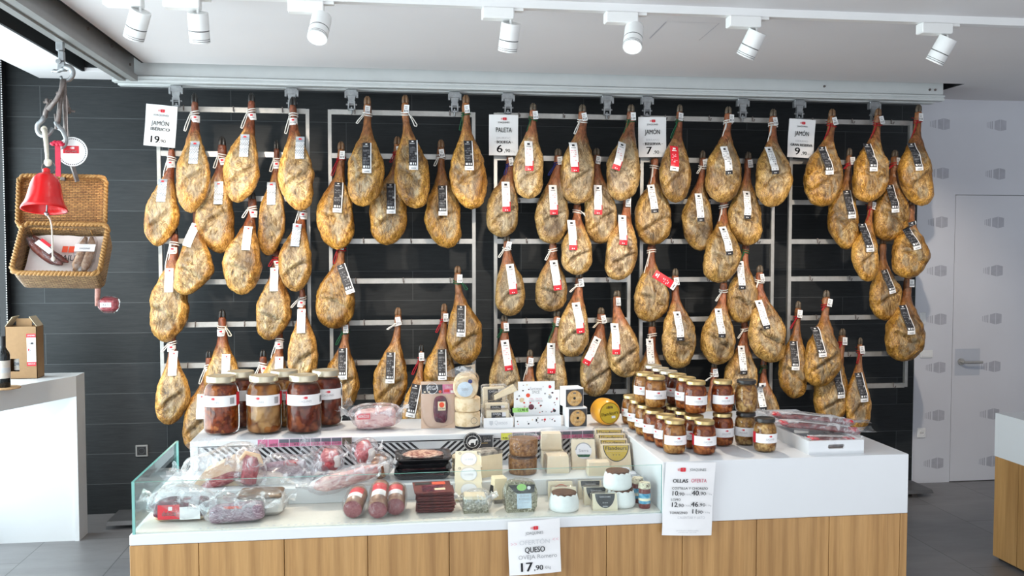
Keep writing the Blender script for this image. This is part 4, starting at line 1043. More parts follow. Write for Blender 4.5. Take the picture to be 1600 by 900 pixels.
mb = MB(); braid(mb, [(x * .985, y * .985, 0) for x, y in A], 0.012); q = mb.build('rim', 'wickerrim', b, 2)
mb = MB(); pts = rrect(bw * .88, bd * .86, .03); mb.add([(x, y, -0.040 + 0.008 * noise.noise(Vector((x * 20, y * 20, 1)))) for x, y in pts], [tuple(range(len(pts)))])
# lid, swung up behind
lidt = Matrix.Translation(W(96, 357, KY + .10) - o) @ Matrix.Rotation(R(82), 4, 'X') @ Matrix.Rotation(R(2.5), 4, 'Y')
mb, A2 = tray(bw * 1.03, 0.27, 0.04, 0.035, 0.012, 0.97)
mb2 = MB(); mb2.v = [(x, y + 0.135, z) for x, y, z in mb.v]; mb2.f = mb.f; mb2.m = mb.m
l = mb2.build('basket_lid', 'wickerlid', r, True); l.matrix_local = lidt; fixnormals(l)
mb = MB(); braid(mb, [(x * .985, y * .985, 0) for x, y in A2], 0.010); mb.v = [(x, y + 0.135, z) for x, y, z in mb.v]; mb.build('rim', 'wickerrim', l, 2)
mb = MB(); 
for x in (-.14, .14): mb.tube([(x, .008, -.01), (x, -.012, .006), (x + .004, -.03, -.012)], .004, 6)
mb.build('hinge', 'wickerrim', l, 2)
mb = MB(); mb.box(-.012, .012, .245, .275, -.02, .006, 0, None, .003); mb.build('clasp', 'rust', l)
mb = MB(); a = W(88, 225, KY - .03) - o; c = W(92, 276, KY - .02) - o
mb.box(a.x - 0.006, a.x + 0.018, a.y - .003, a.y + .003, c.z, a.z); 
for k in range(5): mb.blob(0.014, 0.012, 0.010, 10, 8, 1, .3, 80, k, 0, Matrix.Translation(a + Vector((0.006 + 0.012 * (k - 2) * .8, -.006, 0.006 * (k % 2)))))
M['strap'] = flat('red_strap', (0.55, 0.012, 0.05, 1), 0.6, var=0.1, vs=80); mb.build('strap', 'strap', r)
mb = MB(); tubepx(mb, [(112, 256), (116, 268), (121, 284)], 0.012, KY + .11, 4, org=o); mb.build('back_strap', 'rust', r); 
tubepx(mb, [(106, 222), (112, 256)], 0.010, KY + .11, 4, org=o)
# things in the basket
def inb(x, y, z): return o + (tilt @ Vector((x, y, z)))
trot = tilt.to_euler()
pp = thing('wrapping_sheet', 'printed cream paper sheet with a red logo lining the basket', 'paper', inb(0, 0, fl + 0.035), trot)
mb = MB(); NX, NYY = 14, 9; vs = []; fs = []
for j in range(NYY + 1):
    for i in range(NX + 1):
        x = (i / NX - .5) * bw * .84; y = (j / NYY - .5) * bd * .80; vs.append((x, y, 0.012 * noise.noise(Vector((x * 14, y * 14, 2))) + 0.05 * max(0, j / NYY - .7) ** 1.2 + .03 * max(0, i / NX - .85)))
for j in range(NYY):
    for i in range(NX): a = j * (NX + 1) + i; fs.append((a, a + 1, a + NX + 2, a + NX + 1))
mb.add(vs, fs); mb.build('sheet', 'paperp', pp, 2)
mb = MB(); XZ = Matrix.Rotation(R(-90), 4, 'X')
M['orangered'] = flat('orange_red_print', (0.70, 0.07, 0.02, 1), 0.5)
for x0, x1 in ((-.03, -.004), (.001, .03)): mb.box(x0 + .015, x1 + .015, 0.018, 0.055, 0.0135, 0.0145)
addtext(mb, 'JAJU', 0.02, -0.018, 0.04, -0.016, 1, 0.01, .07, 0, XZ); mb.build('print', ['orangered', 'ink'], pp)
M['darksaus'] = speckle('dark_sausage', [(0.06, 0.012, 0.010, 1), (0.13, 0.03, 0.022, 1), (0.2, 0.07, 0.05, 1)], 60, 0.4, .3)
M['palesaus'] = speckle('pale_sausage', [(0.22, 0.11, 0.06, 1), (0.34, 0.20, 0.12, 1), (0.5, 0.36, 0.25, 1)], 50, 0.5, .4)
def sausage(name, label, cat, pts, rad, mat, org, **k):
    pass
s = thing('cured_sausage', 'dark red horseshoe sausage with a red and white label, left in the basket', 'sausage', inb(-.09, .01, fl + .075), trot)
mb = MB(); n = 14; pts = []; rr = []
for k in range(n + 1):
    u = k / n; pts.append((-.09 + .19 * u, .075 - .155 * u - .02 * math.sin(PI * u), .004 * math.sin(6 * u))); rr.append(0.024 * min(1, .25 + 3 * u, .25 + 3 * (1 - u)))
mb.tube(pts, rr, 12); mb.tube([(x + .022, y + .018, z - .006) for x, y, z in pts], [q * .8 for q in rr], 12); mb.build('links', 'darksaus', s, 2)
mb = MB(); ang = math.atan2(-.155, .19); mt = Matrix.Translation((.015, .008, .029)) @ Matrix.Rotation(ang, 4, 'Z')
mb.box(-.05, .05, -.022, .004, -.001, .001, 0, mt); mb.box(-.045, .018, .004, .02, -.001, .001, 1, mt); mb.build('label', ['paper', 'red'], s)
bag('bag', .13, .03, .026, s, (.0, -.002, .002), 4, .15, 20, 'filmc', False, (0, 0, ang))
s = thing('cured_sausage', 'two pale dried sausages side by side under one white label, right in the basket', 'sausage', inb(.105, -.005, fl + .07), trot)
for dx in (-.018, .020):
    mb = MB(); pts = [(dx * .7, .10, .0), (dx, .06, .003), (dx * 1.05, 0, .003), (dx * 1.1 - .01, -.07, .002), (dx * 1.1 - .012, -.1, 0)]; mb.tube(pts, [.009, .019, .021, .021, .012], 12); mb.build('link', 'palesaus', s, 2)
mb = MB(); mb.box(-.047, .047, .0, .042, .024, .026, 0, None); logo(mb, 0, .0, .0, 0, 1); addtext(mb, 'JOAQUINES', 0, .016, .010, -.0265, 1, 0, .05, 0, XZ); mb.build('label', ['paper', 'ink'], s)
bag('bag', .052, .11, .026, s, (0, -.005, .002), 9, .2, 24, 'filmc', False)
# small sausage and meat packet hanging from the basket
o = W(154, 430, KY + .05); s = thing('dried_sausage', 'thin pink dried sausage hanging on a string below the basket', 'sausage', o)
mb = MB(); tubepx(mb, [(152, 425), (153, 436)], .002, KY + .05, 6, org=o); mb.build('string', 'rope', s, 2)
M['pinksaus'] = speckle('pink_sausage', [(0.34, 0.13, 0.10, 1), (0.55, 0.30, 0.25, 1)], 80, 0.5, .4)
mb = MB(); tubepx(mb, [(153, 436), (153, 450), (152, 468), (152, 478)], [.015, .011], KY + .05, 10, org=o); mb.build('link', 'pinksaus', s, 2)
o = W(170, 476, KY + .04); s = thing('meat_packet', 'small red vacuum packet with a white label hanging below the basket', 'packet', o)
M['redmeat'] = speckle('red_cured_meat', [(0.20, 0.012, 0.02, 1), (0.36, 0.035, 0.05, 1), (0.5, 0.12, 0.12, 1)], 70, 0.35, .2)
mb = MB(); mb.box(-.042, .045, -.02, .025, -.033, .036, 0, Matrix.Rotation(R(-6), 4, 'Z'), .014); mb.build('meat', 'redmeat', s, True)
mb = MB(); mb.box(-.035, .018, -.0235, -.0225, -.012, .012); addtext(mb, 'A.E.T.', -.008, 0, .012, -.024, 1, 0, .03); mb.build('label', ['paper', 'ink'], s)
bag('film', .05, .028, .042, s, (0, 0, 0), 3, .12, 30, 'filmc', False)

# ================================================================ WALL FITTINGS
def plate(name, label, cat, px, py, w, h, mats='white', socket=False, frame=None):
    c = PY(px, py, WY); r = thing(name, label, cat, (c.x, WY - 0.001, c.z))
    mb = MB(); mb.box(-w / 2, w / 2, -0.010, 0, -h / 2, h / 2, 0, None, 0.003); mb.build('plate', mats, r)
    if socket:
        if frame:
            mb = MB(); mb.box(-w * .37, w * .37, -0.0104, -0.004, -h * .37, h * .37); mb.build('insert', frame, r)
        mb = MB(); mb.lathe([(0.021, 0), (0.021, 0.003), (0.018, 0.003), (0.016, -0.004), (0.001, -0.004)], 24, 0, Matrix.Translation((0, -0.010, 0)) @ Matrix.Rotation(R(90), 4, 'X'), cap=False); mb.build('socket', 'boxgrey' if frame else mats, r, True)
        for sx in (-.008, .008):
            mb = MB(); mb.cyl((sx, -0.007, 0), (sx, -0.0145, 0), .0028, 8); mb.build('pin_hole', 'black', r)
    else:
        n = max(1, round(w / h))
        mb = MB()
        mb.box(-w / 2 + .008, w / 2 - .008, -0.013, -0.009, -h / 2 + .01, h / 2 - .01, 0, None, .002); mb.build('rocker', mats, r)
plate('wall_socket', 'grey-framed power socket low on the dark tiled wall', 'socket', 222, 704, .080, .080, 'alu', True, 'black')
plate('wall_socket', 'white power socket low on the pale wall beside the door', 'socket', 1439, 676, .066, .075, 'white', True)
plate('light_switch', 'wide white switch plate on the pale wall left of the door handle', 'switch', 1447, 553, .100, .058)
plate('light_switch', 'white switch half hidden behind the lowest ham at the pale wall', 'switch', 1441, 497, .045, .088)

# drip tray on the floor below the racks
r = thing('drip_tray', 'long low grey metal tray on the floor under the hams', 'tray', (1.15, 6.12, 0))
mb = MB(); mb.prism([(5.98, .03), (6.0, .052), (6.26, .052), (6.26, .03)], -1.78, 3.87, 'x', 0, Matrix.Translation((-1.15, -6.12, 0))); mb.build('pan', 'traygrey', r)
for x in (-1.6, 0.2, 2.0, 3.75):
    mb = MB(); mb.box(x - 1.17, x - 1.13, -.10, .12, 0, .03); mb.build('foot', 'rust', r)

# ================================================================ SIDE COUNTERS
r = thing('display_counter', 'white counter with a sloping-cut front at the left, carrying wine', 'counter', (-2.1, 5.8, 0))
zt = 1.015; T = Matrix.Translation((2.1, -5.8, 0))
p2 = PZ(0, 617, zt); ex = (p2.x - (-1.88), p2.y - 5.94); f2 = (-1.88 + ex[0] * 1.9, 5.94 + ex[1] * 1.9)
mb = MB(); mb.prism([(-1.88, 5.945), (-3.2 + .8, 5.945), (-2.4, f2[1]), f2] if False else [(-1.88, 5.79), (-1.88, 5.945), (-2.40, 5.945), (-2.40, 5.02), (-2.30, 4.98)], zt - .125, zt, 'z', 0, T)
fixnormals(mb.build('top_slab', 'whitecounter', r))
mb = MB(); mb.box(-1.905, -1.88, 5.79, 5.945, 0, zt - .125, 0, T); mb.build('end_panel', 'whitecounter', r)
mb = MB(); mb.box(-2.40, -1.905, 5.80, 5.83, 0, zt - .125, 0, T); mb.build('front_panel', 'whitecounter', r)
r = thing('display_counter', 'white and oak counter cut off by the right edge of the picture', 'counter', (3.9, 4.2, 0))
T = Matrix.Translation((-3.9, -4.2, 0))
mb = MB(); mb.box(3.447, 4.4, 3.2, 4.752, .598, .847, 0, T); mb.build('white_top', 'whitecounter', r)
mb = MB()
for k in range(8): mb.box(3.449, 4.38, 4.748 - .2 * (k + 1) + .002, 4.748 - .2 * k - .001, .02, .5975, 0, T)
mb.build('oak_panel', 'oak', r)
mb = MB(); mb.box(3.475, 4.36, 3.22, 4.73, 0, .02, 0, T); mb.build('plinth', 'black', r)
o = PZ(1597, 652, .847); o.y = 4.45
# wine box, bottle
zt = 1.015
c = PY(33, 585, 5.72); bx0 = PY(9, 585, 5.70).x; bx1 = PY(58, 585, 5.70).x; cz = zt
h = (585 - 508) * 5.72 / F_PX
o = Vector(((bx0 + bx1) / 2, 5.76, zt)); w = bx1 - bx0; h = .31; d = .11
r = thing('bottle_carrier', 'brown cardboard wine carrier with a cut-out window and open gable top', 'box', o)
mb = MB(); t_ = .003; hw = w / 2; hd = d / 2
for sy in (-1, 1):
    y0 = sy * hd
    if sy < 0:   # front panel with its window
        wx0, wx1, wz0, wz1 = -hw + .015, -.012, .045, .12
        mb.box(-hw, wx0, y0, y0 + t_, 0, h); mb.box(wx1, hw, y0, y0 + t_, 0, h); mb.box(wx0, wx1, y0, y0 + t_, 0, wz0); mb.box(wx0, wx1, y0, y0 + t_, wz1, h)
    else: mb.box(-hw, hw, y0 - t_, y0, 0, h)
mb.box(-hw, -hw + t_, -hd, hd, 0, h); mb.box(hw - t_, hw, -hd, hd, 0, h); mb.box(-hw, hw, -hd, hd, 0, t_)
mb.build('carton', 'cardboard', r)
for sx in (-1, 1):
    mb = MB(); mb.prism([(sx * hw, h), (sx * (hw + .001), h + .003), (sx * hw * .55, h + .06), (sx * hw * .52, h + .058)], -hd * .95, hd * .95, 'y'); f = mb.build('flap', 'cardin', r); fixnormals(f)
mb = MB(); mb.box(-hw * .5, hw * .5, -.004, .004, h - .03, h + .045); mb.build('divider', 'cardboard', r)
mb = MB(); y = -hd - .0008
def rc(x0, x1, z0, z1, mi): mb.add([(x0, y, z0), (x1, y, z0), (x1, y, z1), (x0, y, z1)], [(0, 1, 2, 3)], mi)
rc(.032, .082, .10, .245, 0); rc(.030, .082, .245, .268, 1); rc(.030, .082, .075, .10, 1); y -= .0006
logo(mb, .057, .21, .026, y, 2); addtext(mb, 'VINO', .05, .165, .012, y, 2, 0, None, R(90)); rc(.038, .045, .165, .18, 1); addtext(mb, 'JOAQUINES', .057, .257, .009, y, 0, 0, .04); addtext(mb, 'IBERICOS', .057, .088, .009, y, 0, 0, .04)
mb.build('label', ['paper', 'red', 'ink'], r)
M['wineglass'] = flat('dark_bottle_glass', (0.012, 0.014, 0.016, 1), 0.08, var=0.05)
M['winelabel'] = speckle('wine_label', [(0.60, 0.54, 0.48, 1), (0.74, 0.68, 0.62, 1)], 20, 0.6, 0)
def bottle(loc, label, sc=1.0, txt=None):
    r = thing('wine_bottle', label, 'bottle', loc)
    mb = MB(); R_ = .037
    mb.lathe([(a * sc, b * sc) for a, b in [(.020, .004), (R_ - .004, 0), (R_, .006), (R_, .19), (.034, .205), (.022, .225), (.0155, .24), (.0145, .285), (.016, .287), (.016, .30), (.013, .302)]], 28); mb.build('bottle_glass', 'wineglass', r, True)
    mb = MB(); mb.lathe([((R_ + .0006) * sc, .055 * sc), ((R_ + .0006) * sc, .16 * sc)], 28, 0, None, False); mb.lathe([((R_ + .001) * sc, .088 * sc), ((R_ + .001) * sc, .118 * sc)], 28, 1, None, False)
    if txt: addtext(mb, txt, 0, .10 * sc, .02, -(R_ + .0015) * sc, 2, .01, .045)
    mb.build('paper_label', ['winelabel', 'paleink', 'ink'], r, True)
    mb = MB(); mb.lathe([(.0165 * sc, .245 * sc), (.0165 * sc, .287 * sc), (.0168 * sc, .303 * sc), (.002, .304 * sc)], 20); mb.build('capsule', 'black', r, True)
b = PZ(6, 607, zt)
bottle((b.x, b.y, zt + .008), 'dark wine bottle with a cream label standing on the cork coaster', .93)
bottle((bx0 + .052, 5.77, zt + .0035), 'second dark bottle inside the cardboard carrier, seen through its window', .80, 'ORE')
mb = MB(); mb.lathe([(.075, 0), (.078, .002), (.078, .006), (.075, .008)], 32); q = mb.build('coaster', speckle('cork', [(0.36, 0.2, 0.09, 1), (0.55, 0.34, 0.18, 1)], 120, .8), None, True); q.location = (b.x + .008, b.y, zt); tag(q, 'round cork mat under the wine bottle on the white counter', 'coaster')
# something round on the right counter
o = PY(1600, 652, 4.6); r = thing('glass_jar', 'jar with a pale lid just at the right picture edge, on the white counter', 'jar', (o.x + .012, 4.55, .847))
mb = MB(); mb.lathe([(.03, 0), (.036, .004), (.036, .014), (.03, .018)], 20); mb.build('jar_body', 'jarglass', r, True)
mb = MB(); mb.lathe([(.032, .0185), (.036, .02), (.036, .028), (.03, .03), (.01, .0305)], 20); mb.build('lid', 'goldp', r, True)
# ================================================================ MAIN COUNTER WITH GLASS DISPLAY WELL
X0, XM, X1 = -0.775, 0.88, 1.738           # left end, well / block joint, right end
Y0, YL, Y1 = 2.835, 3.36, 3.685            # front, ledge front, back
TOP, DECK, STEP, RIM = 1.10, 0.935, 0.990, 0.898
r = thing('shop_counter', 'long shop counter of oak planks with a white block and a glass display well', 'counter', (0.48, 3.26, 0))
T = Matrix.Translation((-0.48, -3.26, 0))
pw = 0.2545; x = -0.7785; k = 0
xs = []
while x < X1 - .02:
    xe = min(x + pw, X1 + .003)
    if x == -0.7785: xe = PY(311, 850, 2.84).x
    xs.append((x, xe)); x = xe
for xa, xb in xs:
    mb = MB(); mb.box(xa + .0008, xb - .0008, Y0 - .002, Y0 + .03, .10, RIM - .001, 0, T, .0015); mb.build('oak_plank', 'oak', r)
for xa, xb, ya, yb in ((X0, X0 + .02, Y0 + .03, Y1), (X1 - .02, X1, Y0 + .03, Y1), (X0 + .02, X1 - .02, Y1 - .02, Y1)):
    mb = MB(); mb.box(xa, xb, ya, yb, .10, RIM - .001, 0, T); mb.build('side_panel', 'oak', r)
mb = MB(); mb.box(X0 + .04, X1 - .04, Y0 + .06, Y1 - .04, 0, .10, 0, T); mb.build('plinth', 'black', r)
mb = MB(); mb.box(X0 - .002, XM, Y0 - .004, Y1, RIM, DECK - .004, 0, T, .002); mb.build('white_rim', 'whitecounter', r)
mb = MB(); mb.box(X0 + .012, XM - .001, Y0 + .008, YL + .02, DECK - .004, DECK, 0, T); mb.build('deck', 'deck', r)
mb = MB()
for k in range(44): mb.cyl((X0 + .2 + .022 * k, Y0 + .022, DECK), (X0 + .2 + .022 * k, Y0 + .022, DECK + .0004), .004, 8)
mb.v = [tuple(T @ Vector(v)) for v in mb.v]; mb.build('air_holes', 'paleink', r)
mb = MB(); mb.box(X0 + .012, XM - .001, 3.085, YL + .012, DECK, STEP, 0, T, .002); mb.build('step_shelf', 'whitecounter', r)
# back grille with slanting slots
mb = MB(); mb.box(X0 + .075, XM - .001, YL + .012, YL + .026, STEP, TOP - .02, 0, T)
yy = YL + .0114
def slit(x, dirn):
    zt_, zb = TOP - .028, STEP + .004; h = zt_ - zb; dx = h * 1.15 * dirn; w = .0125
    for q0, q1 in ((0.0, 1.0),):
        xa, za = x + dx * q0, zt_ - h * q0; xb, zb2 = x + dx * q1, zt_ - h * q1
        mb.add([(xa - w / 2, yy, za), (xa + w / 2, yy, za), (xb + w / 2, yy, zb2), (xb - w / 2, yy, zb2)], [(0, 1, 2, 3)], 1, T)
xx = -.66
while xx < 0.09:
    slit(xx, 1) if xx + .11 < .10 or True else None
    xx += .0245
xx = .20
while xx < .86:
    slit(xx, -1) if xx > .20 else None
    xx += .0245
mb.box(X0 + .075, XM - .001, YL + .0108, YL + .0125, TOP - .026, TOP - .02, 1, T)
mb.build('grille', ['whitecounter', 'ink'], r)
mb = MB(); mb.box(-.708, XM, YL, Y1, TOP - .02, TOP, 0, T, .0015); mb.build('ledge', 'whitecounter', r)
mb = MB(); mb.box(-.708, -.682, YL + .001, Y1, STEP, TOP - .0201, 0, T); mb.box(-.682, -.66, YL + .02, Y1, STEP, TOP - .0201, 0, T); mb.build('ledge_end', 'whitecounter', r)
mb = MB(); mb.box(XM, X1, Y0 - .006, Y1, RIM, TOP, 0, T, .002); mb.build('white_block', 'whitecounter', r)
def pane(name, x0, x1, y0, y1, z0, z1):
    mb = MB(); vs = [(x, y, z) for z in (z0, z1) for y in (y0, y1) for x in (x0, x1)]
    thin = 0 if x1 - x0 < .02 else 1
    big = [(0, 4, 6, 2), (1, 3, 7, 5)] if thin == 0 else [(0, 1, 5, 4), (2, 6, 7, 3)]
    oth = [f for f in [(0, 2, 3, 1), (4, 5, 7, 6), (0, 1, 5, 4), (2, 6, 7, 3), (0, 4, 6, 2), (1, 3, 7, 5)] if f not in big]
    mb.add(vs, big + oth, [0, 0, 1, 1, 1, 1], T); return mb.build(name, ['glass', 'glassedge'], r)
pane('glass_front', X0 + .014, XM - .001, Y0, Y0 + .006, DECK - .006, TOP - .010)
pane('glass_side', X0 + .006, X0 + .014, Y0, YL + .06, DECK - .006, TOP - .008)

# shelf price strips
M['tagdark'] = flat('tag_grey', (0.12, 0.13, 0.16, 1), 0.5); M['tagpink'] = flat('tag_pink', (0.62, 0.16, 0.30, 1), 0.5); M['tagpale'] = flat('tag_pale', (0.72, 0.60, 0.68, 1), 0.5)
M['tagyellow'] = flat('tag_yellow', (0.72, 0.72, 0.10, 1), 0.5); M['taggreen'] = flat('tag_green', (0.32, 0.62, 0.16, 1), 0.5)
def pricestrip(label, x0px, x1px, ypx, n, special):
    a = PY(x0px, ypx, YL - .004); b = PY(x1px, ypx, YL - .004)
    o = Vector(((a.x + b.x) / 2, YL - .004, TOP - .012)); r = thing('price_strip', label, 'price tags', o, group='shelf price strips')
    w = (b.x - a.x) / n
    mb = MB(); mb.box(a.x - o.x, b.x - o.x, -.001, .003, -.016, .014); mb.build('holder', 'tagpale', r)
    for k in range(n):
        xa = a.x - o.x + k * w + .002; xb = xa + w - .003; sp = special.get(k)
        mb = MB(); mb.add([(xa, -.0018, -.001), (xb, -.0018, -.001), (xb, -.0018, .012), (xa, -.0018, .012)], [(0, 1, 2, 3)], 0)
        mb.add([(xa, -.0018, -.014), (xb, -.0018, -.014), (xb, -.0018, -.001), (xa, -.0018, -.001)], [(0, 1, 2, 3)], 1)
        addtext(mb, '%d,90 €' % (9 + (k * 7) % 13), (xa + xb) / 2, -.0075, .010, -.0024, 2, .01, (xb - xa) * .7)
        mb.build('price_tag', [sp or 'tagdark', sp or 'tagpink', 'paper'], r)
pricestrip('row of grey and pink shelf price tags below the big jars', 402, 550, 684, 9, {0: 'tagpink', 1: 'tagpink', 8: 'hoofg'})
pricestrip('row of shelf price tags, the first one yellow, below the white card display', 782, 928, 674, 8, {0: 'tagyellow'})

# ================================================================ JARS
M['meatred'] = chunks('stew_red', [(0.22, 0.030, 0.008, 1), (0.34, 0.07, 0.012, 1), (0.15, 0.018, 0.006, 1), (0.42, 0.13, 0.03, 1)], 38, 0.12)
M['meatdeep'] = chunks('stew_dark', [(0.10, 0.014, 0.006, 1), (0.18, 0.028, 0.010, 1), (0.12, 0.02, 0.008, 1), (0.24, 0.06, 0.02, 1)], 28, 0.12)
M['meatamber'] = chunks('stew_amber', [(0.36, 0.11, 0.010, 1), (0.48, 0.20, 0.03, 1), (0.24, 0.055, 0.006, 1), (0.54, 0.28, 0.08, 1)], 34, 0.12)
M['meatorange'] = chunks('stew_orange', [(0.40, 0.12, 0.006, 1), (0.44, 0.19, 0.04, 1), (0.25, 0.06, 0.004, 1), (0.46, 0.27, 0.11, 1)], 20, 0.12)
M['crackling'] = chunks('pork_crackling', [(0.40, 0.19, 0.04, 1), (0.52, 0.30, 0.09, 1), (0.26, 0.10, 0.02, 1), (0.58, 0.38, 0.15, 1)], 46, 0.12)
def jar(loc, Rr, h, label, meat, lid, ang, group, big=False, band=True, redside=1, name='glass_jar'):
    r = thing(name, label, 'jar', loc, (0, 0, ang), group)
    if big: prof = [(.62, 0), (.80, .012), (.93, .05), (.985, .12), (.985, .66), (.96, .75), (.86, .83), (.74, .875), (.72, .90)]
    else: prof = [(.62, 0), (.76, .015), (.90, .06), (.97, .16), (1.0, .30), (1.0, .55), (.97, .70), (.89, .80), (.78, .865), (.76, .90)]
    mb = MB(); mb.lathe([(a * Rr, b * h) for a, b in prof], 32, cap=False); mb.lathe([(0.001, 0.0005 * h), (.62 * Rr, 0)], 32, cap=False)
    j = mb.build('jar_glass', 'jarglass', r, 2)
    ins = [(0.002, .025)] + [(a * .94, max(.03, b)) for a, b in prof[1:-2]] + [(.76 if not big else .74, .845)] + [(0.002, .85)]
    ins = [(a, b) for a, b in ins]; ins.sort(key=lambda q: q[1])
    mb = MB(); mb.lathe([(a * Rr, b * h) for a, b in ins], 32, cap=False); mb.build('contents', meat, r, 2)
    lr = .80 if big else .83
    mb = MB(); mb.lathe([(.60 * Rr, .89 * h), (lr * Rr, .895 * h), ((lr + .015) * Rr, .905 * h), (lr * Rr, .915 * h), ((lr + .01) * Rr, .978 * h), ((lr - .02) * Rr, .996 * h), ((lr - .10) * Rr, h), ((lr - .16) * Rr, .99 * h), (.001, .985 * h)], 36, cap=False)
    mb.build('lid', lid, r, 2 if False else True)
    if band:
        z0, z1 = (.50 * h, .685 * h) if big else (.30 * h, .57 * h)
        mb = MB(); rr = Rr * (.992 if big else 1.008); a0, a1 = (R(-90 - 78), R(-90 + 78)); n = 26
        def strip(b0, b1, mi, off=0.0, zz0=z0, zz1=z1, m=n):
            vs = []; fs = []
            for k in range(m + 1):
                a = b0 + (b1 - b0) * k / m
                for z in (zz0, zz1): vs.append(((rr + off) * math.cos(a), (rr + off) * math.sin(a), z))
            for k in range(m): fs.append((2 * k, 2 * k + 2, 2 * k + 3, 2 * k + 1))
            mb.add(vs, fs, mi)
        strip(a0, a1, 0)
        e0, e1 = (a1, a1 + R(24)) if redside > 0 else (a0 - R(24), a0)
        strip(e0, e1, 1, .0003, z0 - .02 * h * (not big), z1 + .04 * h, 6)
        for p in range(7):   # barcode
            b0 = a1 - R(26) + R(2.4) * p
            strip(b0, b0 + R(1.2), 2, .0004, z0 + (z1 - z0) * .2, z0 + (z1 - z0) * .8, 1)
        def wrap(fn, ac):
            t = MB(); fn(t)
            vs = [((rr + .0006) * math.cos(R(-90) + ac + v[0] / rr), (rr + .0006) * math.sin(R(-90) + ac + v[0] / rr), v[2]) for v in t.v]
            mb.add(vs, t.f, t.m)
        zc = (z0 + z1) / 2; s = rr / .042
        wrap(lambda t: logo(t, 0, zc + (z1 - z0) * .24, .012 * s, 0, 1), R(-5))
        wrap(lambda t: addtext(t, 'JOAQUINES', 0, zc - (z1 - z0) * .10, (z1 - z0) * .24, 0, 3, 0.0, .032 * s), R(-5))
        wrap(lambda t: addtext(t, 'IBERICOS', 0, zc - (z1 - z0) * .34, (z1 - z0) * .12, 0, 4, 0.0, .018 * s), R(-5))
        mb.build('label_band', ['paper', 'red', 'ink', 'greyink', 'paleink'], r, 2)
    return r
BR, BH = .066, .218
GB = 'big olla jars on the ledge'
jar((-.622, 3.500, TOP), BR, BH, 'big jar of red stew with pale gold lid, front of the leftmost jar pair', 'meatred', 'goldp', R(-14), GB, True)
jar((-.465, 3.492, TOP), BR, BH, 'big jar of orange pork pieces in oil, front of the middle jar pair', 'meatorange', 'goldp', R(-10), GB, True)
jar((-.318, 3.484, TOP), BR, BH, 'big jar of dark red stew, front of the rightmost jar pair', 'meatdeep', 'goldp', R(14), GB, True, True, -1)
jar((-.570, 3.622, TOP), BR * .98, BH, 'big dark jar at the back of the leftmost jar pair', 'meatdeep', 'goldp', R(60), GB, True)
jar((-.405, 3.622, TOP), BR * .98, BH, 'big amber jar at the back of the middle jar pair', 'meatamber', 'goldp', R(10), GB, True)
jar((-.245, 3.610, TOP), BR * .98, BH, 'big dark jar at the back of the rightmost jar pair', 'meatdeep', 'goldp', R(16), GB, True)
SR, SH = .0405, .115; Z2 = TOP + SH
GS = 'small stew jars stacked on the white block'
